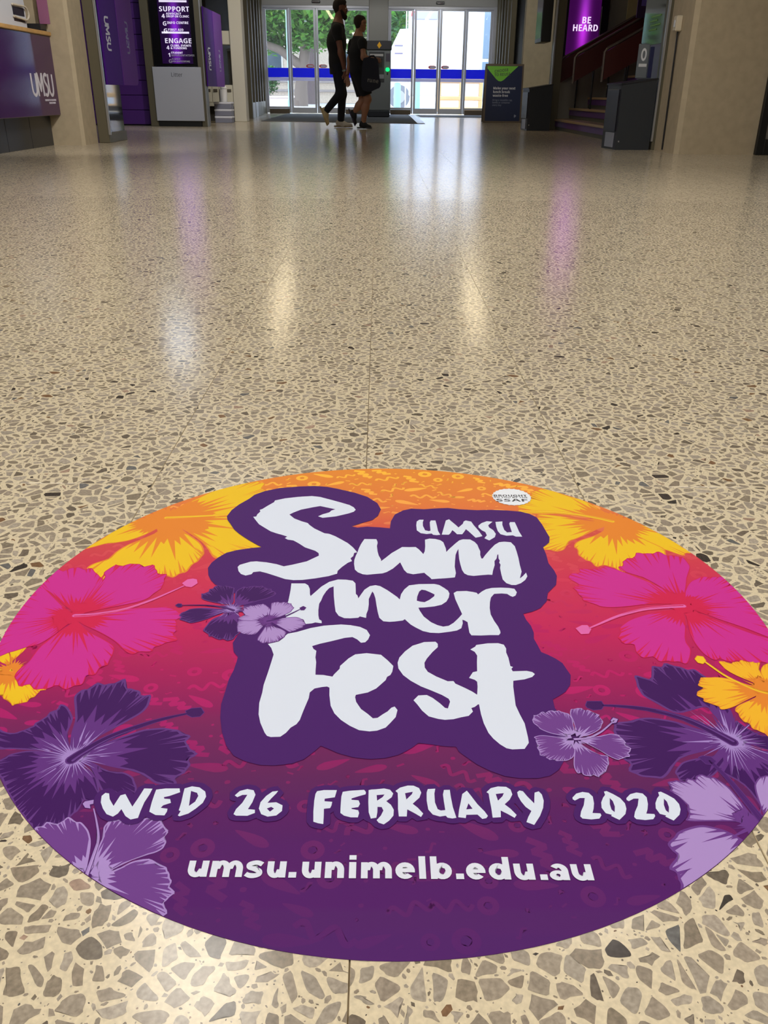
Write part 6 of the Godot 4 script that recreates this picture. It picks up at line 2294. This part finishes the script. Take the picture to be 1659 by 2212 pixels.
var date_letters := [
	[-2288,-2529,-2257,-2535,-2235,-2595,-2185,-2666,-2162,-2555,-2126,-2541,-2077,-2614,-2037,-2672,-2015,-2587,-1992,-2480,-1926,-2483,-1935,-2547,-1955,-2627,-1962,-2717,-1964,-2786,-2017,-2802,-2065,-2768,-2115,-2698,-2130,-2743,-2159,-2774,-2215,-2749,-2260,-2692,-2295,-2628,-2308,-2562], # glyph
	[-1894,-2493,-1822,-2480,-1711,-2479,-1698,-2520,-1774,-2560,-1815,-2573,-1807,-2589,-1761,-2593,-1746,-2632,-1801,-2658,-1814,-2684,-1759,-2693,-1757,-2722,-1768,-2760,-1836,-2757,-1893,-2723,-1897,-2626,-1896,-2547], # glyph
	[-1671,-2479,-1616,-2456,-1553,-2468,-1500,-2512,-1483,-2566,-1497,-2631,-1540,-2690,-1588,-2741,-1650,-2769,-1664,-2760,-1652,-2716,-1668,-2709,-1666,-2626,-1670,-2533], # glyph
	[-1259,-2552,-1226,-2505,-1169,-2484,-1117,-2497,-1096,-2544,-1110,-2624,-1135,-2695,-1080,-2701,-1076,-2733,-1130,-2762,-1217,-2761,-1239,-2746,-1227,-2695,-1188,-2630,-1160,-2545,-1200,-2547,-1236,-2571], # glyph
	[-921,-2503,-933,-2530,-967,-2584,-991,-2630,-923,-2623,-870,-2655,-869,-2713,-908,-2758,-974,-2770,-1026,-2745,-1051,-2688,-1046,-2623,-1010,-2557,-965,-2510], # glyph
	[-610,-2505,-557,-2493,-453,-2493,-466,-2569,-545,-2585,-545,-2611,-484,-2617,-488,-2656,-497,-2682,-545,-2689,-542,-2759,-541,-2842,-582,-2834,-618,-2819,-625,-2717,-626,-2604,-621,-2534], # glyph
	[-405,-2511,-349,-2499,-235,-2489,-220,-2514,-223,-2537,-281,-2559,-333,-2581,-333,-2595,-277,-2601,-265,-2638,-278,-2671,-330,-2681,-330,-2690,-278,-2703,-270,-2732,-279,-2775,-334,-2775,-386,-2758,-415,-2731,-416,-2656,-414,-2560], # glyph
	[-199,-2492,-175,-2485,-135,-2482,-75,-2473,-28,-2487,-3,-2527,-15,-2567,-59,-2609,-23,-2646,-1,-2698,-5,-2757,-38,-2807,-80,-2844,-118,-2828,-134,-2803,-102,-2757,-82,-2706,-95,-2670,-128,-2668,-129,-2723,-137,-2778,-179,-2787,-196,-2724,-200,-2620], # glyph
	[16,-2500,53,-2464,115,-2441,162,-2442,205,-2468,221,-2517,204,-2571,148,-2635,186,-2675,226,-2735,208,-2770,164,-2735,104,-2693,98,-2765,37,-2765,32,-2689,34,-2593,33,-2522], # glyph
	[275,-2479,335,-2474,325,-2527,324,-2621,341,-2690,365,-2704,400,-2699,395,-2611,393,-2536,404,-2488,451,-2486,453,-2555,461,-2667,480,-2777,449,-2784,412,-2776,399,-2756,354,-2765,300,-2745,268,-2695,260,-2603,264,-2517], # glyph
	[547,-2531,587,-2495,610,-2540,657,-2638,705,-2712,725,-2757,711,-2779,679,-2788,646,-2744,559,-2747,552,-2780,495,-2771,508,-2694,529,-2611], # glyph
	[742,-2511,782,-2467,842,-2448,907,-2452,939,-2481,946,-2534,916,-2591,871,-2638,910,-2684,949,-2747,929,-2776,882,-2738,831,-2702,824,-2770,760,-2775,761,-2675,758,-2582,758,-2525], # glyph
	[988,-2510,1009,-2491,1036,-2500,1063,-2557,1105,-2628,1119,-2552,1127,-2514,1162,-2500,1181,-2533,1185,-2599,1167,-2674,1129,-2755,1069,-2846,1040,-2831,1014,-2818,1037,-2765,1070,-2706,1032,-2665,1005,-2609,989,-2553], # glyph
	[1419,-2566,1458,-2523,1512,-2505,1560,-2515,1583,-2555,1577,-2626,1561,-2681,1542,-2725,1603,-2729,1606,-2749,1583,-2781,1519,-2790,1452,-2781,1440,-2759,1457,-2709,1492,-2645,1516,-2570,1477,-2570,1432,-2597,1418,-2584], # glyph
	[1685,-2501,1708,-2495,1750,-2526,1797,-2569,1821,-2625,1818,-2681,1796,-2735,1735,-2794,1709,-2776,1680,-2754,1689,-2743,1645,-2727,1626,-2672,1636,-2616,1663,-2565,1686,-2536], # glyph
	[1846,-2571,1888,-2528,1943,-2510,1990,-2520,2011,-2561,2001,-2631,1982,-2686,1960,-2730,2021,-2734,2023,-2754,1998,-2786,1934,-2795,1867,-2786,1856,-2764,1876,-2714,1915,-2650,1943,-2575,1904,-2575,1858,-2602,1844,-2590], # glyph
	[2118,-2506,2142,-2500,2182,-2531,2226,-2574,2247,-2630,2241,-2686,2216,-2740,2152,-2799,2126,-2781,2099,-2759,2109,-2748,2065,-2732,2050,-2677,2063,-2622,2092,-2570,2117,-2541], # glyph
]
var date_holes := [
	[-1614,-2506,-1562,-2526,-1546,-2559,-1559,-2619,-1599,-2664,-1605,-2599], # counter
	[-989,-2688,-957,-2671,-933,-2688,-961,-2720], # counter
	[-135,-2545,-72,-2538,-88,-2567,-131,-2604], # counter
	[91,-2524,154,-2508,145,-2535,100,-2591], # counter
	[587,-2629,614,-2685,564,-2692], # counter
	[814,-2530,880,-2520,865,-2553,823,-2601], # counter
	[1715,-2569,1731,-2602,1733,-2658,1717,-2716,1699,-2690,1699,-2635], # counter
	[2144,-2574,2159,-2607,2157,-2663,2138,-2721,2122,-2695,2124,-2640], # counter
]
var web_glyphs := [
	["u", -1486, -1342, -3326, -3186], 
	["m", -1321, -1092, -3328, -3188], 
	["s", -1073, -950, -3330, -3190], 
	["u", -919, -783, -3331, -3191], 
	[".", -761, -706, -3332, -3192], 
	["u", -669, -532, -3333, -3194], 
	["n", -503, -366, -3335, -3195], 
	["i", -331, -280, -3336, -3196], 
	["m", -245, -24, -3337, -3198], 
	["e", 1, 141, -3339, -3200], 
	["l", 171, 220, -3340, -3201], 
	["b", 254, 407, -3341, -3202], 
	[".", 434, 490, -3342, -3203], 
	["e", 508, 647, -3343, -3204], 
	["d", 671, 825, -3345, -3206], 
	["u", 854, 998, -3346, -3207], 
	[".", 1034, 1087, -3348, -3208], 
	["a", 1104, 1243, -3349, -3209], 
	["u", 1266, 1415, -3350, -3211], 
]
var seal := [1722, 3004, 264]
var flowers := {
	"yellow_l": {"c": [-2888,2274], "petals": [[-2837,2438,-2783,2674,-2605,2921,-2421,3178,-2210,3330,-1911,3566,-1703,3187,-1720,2585,-2135,2381,-2548,2246],
		[-2895,2178,-3207,2270,-3355,2173,-3481,1954,-3579,1714,-3688,1483,-3509,1570,-3362,1629,-3212,1689,-3035,1868,-2895,2115],
		[-2738,2117,-2557,1934,-2323,1670,-2204,1471,-2071,1252,-1834,1364,-1447,1507,-1571,2587,-2135,2381,-2555,2278],
		[-2838,2116,-2951,1869,-3102,1690,-3209,1573,-3299,1403,-3351,1212,-3460,1131,-3521,1052,-3523,974,-3421,873,-3347,799,-3267,701,-2983,631,-2744,681,-2560,819,-2466,857,-2358,896,-2321,1038,-2305,1156,-2231,1250,-2246,1442,-2331,1640,-2531,1874,-2717,2086]], "stamen": [-2897,2313,-2712,2334,-2426,2371,-2024,2421], "w": [60, 31], "tip": []},
	"yellow_r": {"c": [2939,2270], "petals": [[2952,2407,2830,2686,2692,2929,2429,3127,2246,3333,1990,3121,1879,2968,1749,2531,2243,2490,2640,2403],
		[2968,2226,3131,1924,3247,1636,3406,1518,3593,1383,3708,1501,3611,1804,3490,2057,3350,2275,3147,2363],
		[2886,2225,2579,2311,2234,2444,1985,2441,1950,1996,1913,1785,1891,1541,1992,1464,2153,1505,2251,1706,2367,1790,2582,1960,2783,2136],
		[2896,2181,2752,2005,2603,1876,2397,1749,2309,1626,2310,1428,2377,1218,2487,1126,2608,1091,2720,1019,2784,984,2972,1131,3124,1207,3297,1284,3406,1518,3216,1799,3065,2052]], "stamen": [2941,2279,2759,2381,2454,2502,2151,2559,1756,2578], "w": [61, 32], "tip": []},
	"pink_l": {"c": [-3338,-24], "petals": [[-3333,66,-3310,315,-3251,576,-3274,745,-3407,919,-3519,990,-3652,1006,-3763,959,-3905,950,-3955,636,-3746,439,-3507,187],
		[-3347,6,-3540,187,-3821,504,-3973,636,-3995,277,-4004,-175,-4028,-509,-3921,-770,-3779,-666,-3670,-587,-3528,-506,-3414,-285,-3351,-83],
		[-3257,745,-3299,920,-3207,1047,-3056,1096,-2922,1076,-2810,1069,-2716,980,-2637,873,-2554,787,-2559,616,-2617,417,-2723,288,-2935,192,-3234,67,-3324,36,-3310,315],
		[-3272,-23,-2851,131,-2523,165,-2400,181,-2275,105,-2216,-15,-2244,-190,-2185,-387,-2272,-497,-2335,-564,-2444,-631,-2525,-678,-2626,-645,-2783,-473,-2989,-310,-3235,-140],
		[-3293,-112,-3126,-283,-2964,-393,-2799,-527,-2746,-633,-2759,-724,-2757,-838,-2803,-938,-2893,-1035,-2907,-1177,-3075,-1201,-3257,-1221,-3427,-1192,-3555,-1087,-3590,-1016,-3575,-918,-3537,-818,-3515,-586,-3456,-396,-3369,-228]], "stamen": [-3345,0,-3154,23,-2880,116,-2638,289,-2456,467,-2313,618], "w": [56, 16], "tip": [-2350,668,-2306,754,-2247,772,-2199,755,-2174,670,-2228,585,-2292,601]},
	"pink_r": {"c": [3205,218], "petals": [[3234,281,3347,573,3486,779,3662,868,3826,869,3916,817,4004,579,4034,132,4011,-166,3981,-391,3714,-168,3457,36],
		[3210,312,3117,571,2946,843,2793,948,2724,1037,2804,1204,3026,1397,3190,1437,3337,1419,3472,1363,3562,1287,3588,1138,3455,848,3347,573],
		[3193,312,3117,571,2989,739,2847,877,2701,1019,2567,1072,2336,1033,2196,978,2088,853,2123,714,2102,529,2116,431,2181,335,2294,226,2495,212,2855,277],
		[3221,187,3383,66,3570,-111,3767,-281,3958,-446,3812,-789,3631,-778,3409,-754,3190,-717,3112,-533,3115,-286,3168,-26],
		[3160,155,3122,-114,3030,-398,3023,-587,2928,-757,2796,-783,2657,-733,2500,-683,2453,-511,2342,-390,2359,-320,2460,-120,2608,-1,2895,123]], "stamen": [3213,243,3010,222,2739,167,2452,43,2216,-107,2080,-195], "w": [61, 17], "tip": [1941,-196,2019,-138,2077,-137,2102,-209,2058,-294,1976,-301]},
	"small_yellow_l": {"c": [-3652,-934], "petals": [[-3691,-914,-3782,-888,-3857,-902,-3799,-1045,-3695,-1006],
		[-3712,-861,-3814,-808,-3907,-699,-3914,-644,-3871,-604,-3820,-629,-3766,-691,-3713,-807],
		[-3683,-874,-3756,-698,-3835,-558,-3767,-508,-3697,-471,-3644,-430,-3642,-528,-3646,-628,-3678,-739,-3698,-794],
		[-3631,-966,-3506,-978,-3395,-978,-3309,-1016,-3240,-1105,-3222,-1217,-3273,-1291,-3304,-1375,-3373,-1435,-3432,-1458,-3481,-1412,-3558,-1371,-3588,-1305,-3610,-1317,-3690,-1232,-3767,-1045,-3700,-993],
		[-3633,-940,-3532,-952,-3460,-952,-3379,-932,-3321,-916,-3237,-924,-3199,-871,-3162,-810,-3122,-797,-3113,-837,-3129,-910,-3131,-1002,-3170,-1028,-3227,-1048,-3306,-1003,-3387,-978,-3506,-978]], "stamen": [-3633,-960,-3660,-953,-3657,-920], "w": [11, 6], "tip": []},
	"dark_l": {"c": [-2674,-2122], "petals": [[-2744,-2028,-2815,-1854,-2827,-1692,-2847,-1609,-2938,-1482,-3005,-1449,-3029,-1504,-3123,-1673,-3214,-1796,-3355,-1817,-3523,-1737,-3410,-2012,-3192,-2030,-2922,-2048],
		[-2663,-2195,-2512,-2266,-2409,-2354,-2333,-2525,-2306,-2574,-2348,-2640,-2431,-2607,-2484,-2783,-2684,-2891,-2801,-2830,-3139,-2426,-3293,-2234,-3271,-2161,-3196,-2087,-3053,-2048,-2752,-2085],
		[-2540,-2176,-2328,-2283,-2195,-2301,-2096,-2388,-2036,-2524,-2122,-2574,-2279,-2541,-2348,-2474,-2450,-2302],
		[-2724,-2009,-2781,-1854,-2806,-1672,-2854,-1524,-2917,-1327,-2841,-1202,-2739,-1154,-2628,-1130,-2517,-1106,-2446,-1211,-2361,-1256,-2223,-1346,-2223,-1521,-2360,-1690,-2519,-1853,-2645,-2009],
		[-2621,-2084,-2429,-1931,-2197,-1791,-2068,-1760,-1900,-1780,-1796,-1819,-1761,-1927,-1677,-2080,-1681,-2191,-1723,-2299,-1773,-2421,-1912,-2422,-2034,-2335,-2136,-2283,-2343,-2230,-2546,-2158]], "stamen": [-2677,-2155,-2614,-2065,-2443,-1882,-2212,-1730,-2028,-1636,-1834,-1566], "w": [80, 18], "tip": [-1856,-1530,-1813,-1497,-1730,-1486,-1690,-1550,-1715,-1603,-1783,-1614,-1831,-1583]},
	"lilac_bl": {"c": [-2189,-3328], "petals": [[-2205,-3315,-2242,-3066,-2283,-2949,-2336,-2874,-2414,-2814,-2505,-2791,-2552,-2829,-2653,-2845,-2716,-2883,-2658,-2995,-2472,-3166,-2345,-3275,-2215,-3368],
		[-2168,-3234,-2187,-3094,-2180,-2964,-2199,-2859,-2133,-2797,-1998,-2812,-1874,-2781,-1770,-2819,-1714,-2933,-1705,-3050,-1749,-3108,-1853,-3150,-1989,-3233,-2114,-3341],
		[-2136,-3341,-1993,-3261,-1899,-3192,-1780,-3171,-1675,-3233,-1615,-3273,-1597,-3354,-1550,-3445,-1579,-3508,-1576,-3571,-1585,-3668,-1734,-3620,-1927,-3496]], "stamen": [-2195,-3328,-2198,-3137,-2206,-2993,-2260,-2844,-2333,-2688], "w": [28, 8], "tip": [-2433,-2640,-2423,-2616,-2360,-2599,-2350,-2640,-2376,-2648,-2358,-2688,-2402,-2680]},
	"dark_r": {"c": [2931,-1903], "petals": [[2988,-1824,3072,-1640,3117,-1702,3207,-1823,3336,-1842,3262,-2018,3092,-1942],
		[2943,-1942,3069,-2000,3230,-2094,3009,-2618,2881,-2747,2885,-2619,2839,-2418,2751,-2314,2693,-2225,2819,-2058],
		[2949,-1743,2899,-1535,2858,-1448,2587,-1536,2441,-1407,2335,-1273,2321,-1111,2381,-1003,2498,-1014,2556,-867,2632,-816,2782,-828,2877,-865,2963,-926,3033,-987,3026,-1177,3017,-1404,3085,-1491,3034,-1702],
		[2840,-2001,2699,-2096,2561,-2115,2411,-2171,2349,-2262,2322,-2368,2450,-2368,2558,-2350,2673,-2278,2832,-2095],
		[2876,-1904,2686,-1745,2511,-1643,2313,-1602,2167,-1623,2044,-1666,1945,-1728,1942,-1849,1988,-1985,1948,-2136,1988,-2281,2038,-2334,2215,-2342,2334,-2208,2461,-2097,2733,-2001]], "stamen": [2940,-1913,2814,-1775,2654,-1631,2473,-1537,2279,-1473,2073,-1442,1925,-1432], "w": [78, 18], "tip": [1775,-1433,1802,-1377,1866,-1377,1931,-1376,1940,-1432,1905,-1486,1832,-1497,1782,-1465]},
	"orange_r": {"c": [3518,-1202], "petals": [[3593,-910,3680,-810,3783,-784,3822,-908,3718,-1149,3554,-1150],
		[3501,-1243,3347,-1335,3182,-1425,3128,-1490,3130,-1597,3173,-1701,3243,-1803,3328,-1862,3480,-1700,3678,-1242],
		[3377,-1033,3272,-912,3235,-762,3350,-786,3457,-748,3556,-772,3636,-785,3588,-885,3554,-1150],
		[3510,-1220,3350,-1105,3227,-1034,3085,-1011,2971,-1036,2917,-1107,2930,-1178,2862,-1247,2867,-1338,2931,-1404,3018,-1480,3112,-1458,3242,-1380,3394,-1290]], "stamen": [3565,-1266,3452,-1221,3340,-1128,3215,-986,3096,-763], "w": [35, 17], "tip": [3016,-725,3057,-673,3107,-686,3113,-750,3067,-801,3027,-784]},
	"lilac_br": {"c": [2783,-2841], "petals": [[2928,-2418,2994,-2348,3086,-2312,3141,-2365,2995,-2651,2888,-2731,2885,-2619],
		[2741,-2856,2662,-2810,2569,-2803,2448,-2803,2264,-2796,2301,-2701,2289,-2588,2221,-2488,2235,-2420,2296,-2368,2357,-2377,2455,-2350,2506,-2315,2616,-2332,2705,-2436,2743,-2570,2784,-2747,2825,-2825],
		[2634,-3006,2532,-2902,2429,-2857,2338,-2842,2206,-2881,2101,-2948,2045,-3037,2058,-3123,2010,-3221,2006,-3289,2014,-3369,2026,-3434,2262,-3328,2629,-3079]], "stamen": [2838,-2794,2786,-2553,2738,-2349,2680,-2188,2657,-2142], "w": [52, 16], "tip": [2584,-2106,2623,-2087,2686,-2096,2713,-2151,2667,-2188,2617,-2179]},
	"mini_dark": {"c": [-1702,137], "petals": [[-1741,112,-1924,154,-2033,158,-2137,138,-2218,71,-2231,-26,-2154,-108,-2047,-119,-1939,-59,-1859,13],
		[-1679,236,-1715,467,-1660,574,-1551,602,-1438,603,-1316,524,-1267,458,-1326,367,-1468,289,-1607,212],
		[-1710,261,-1735,467,-1745,573,-1820,600,-1949,612,-2005,531,-2047,451,-2090,425,-2053,335,-1961,284,-1802,235],
		[-1697,87,-1792,14,-1873,-58,-1918,-176,-1927,-268,-1829,-379,-1732,-423,-1616,-433,-1576,-355,-1548,-196,-1606,15]], "stamen": [-1681,112,-1776,161,-1933,204,-2125,212,-2260,206], "w": [27, 8], "tip": [-2321,206,-2300,236,-2265,231,-2255,181,-2287,176]},
	"mini_lilac": {"c": [-1286,-89], "petals": [[-1311,-101,-1486,-79,-1591,-80,-1597,-173,-1573,-288,-1462,-343,-1386,-331,-1336,-218],
		[-1303,-54,-1271,67,-1302,165,-1379,239,-1471,213,-1561,175,-1584,101,-1552,16,-1612,-32,-1565,-80,-1418,-90],
		[-1286,-30,-1286,140,-1286,265,-1206,278,-1108,266,-1047,192,-1052,105,-1112,32,-1200,-29],
		[-1280,-136,-1208,-194,-1125,-239,-1072,-307,-1096,-396,-1177,-474,-1303,-485,-1355,-420,-1327,-286],
		[-1261,-77,-1120,-29,-988,-16,-916,-74,-889,-168,-943,-226,-1028,-295,-1083,-261,-1184,-170]], "stamen": [-1292,-96,-1159,-41,-1048,56,-955,148], "w": [21, 7], "tip": [-969,162,-938,193,-909,168,-926,123,-953,123]},
	"mini_purple": {"c": [1581,-1884], "petals": [[1575,-1910,1543,-2063,1488,-2138,1394,-2153,1306,-2130,1245,-2065,1245,-1950,1237,-1872,1290,-1842,1422,-1861],
		[1581,-1851,1603,-1709,1611,-1605,1567,-1542,1474,-1515,1386,-1532,1310,-1565,1254,-1628,1271,-1711,1328,-1782,1428,-1832],
		[1606,-1831,1615,-1689,1605,-1563,1633,-1499,1693,-1481,1772,-1509,1845,-1562,1875,-1646,1848,-1729,1792,-1790,1683,-1850],
		[1585,-1929,1662,-2006,1751,-2081,1813,-2100,1782,-2228,1696,-2318,1616,-2327,1532,-2301,1502,-2229,1533,-2082],
		[1634,-1890,1806,-1850,1922,-1819,1991,-1868,2005,-1947,2027,-2014,1985,-2099,1896,-2136,1826,-2100,1742,-2006,1652,-1929]], "stamen": [1579,-1890,1691,-1876,1816,-1806,1922,-1708,1982,-1645], "w": [24, 10], "tip": [1951,-1645,1982,-1608,2019,-1628,1992,-1676,1956,-1683]},
}
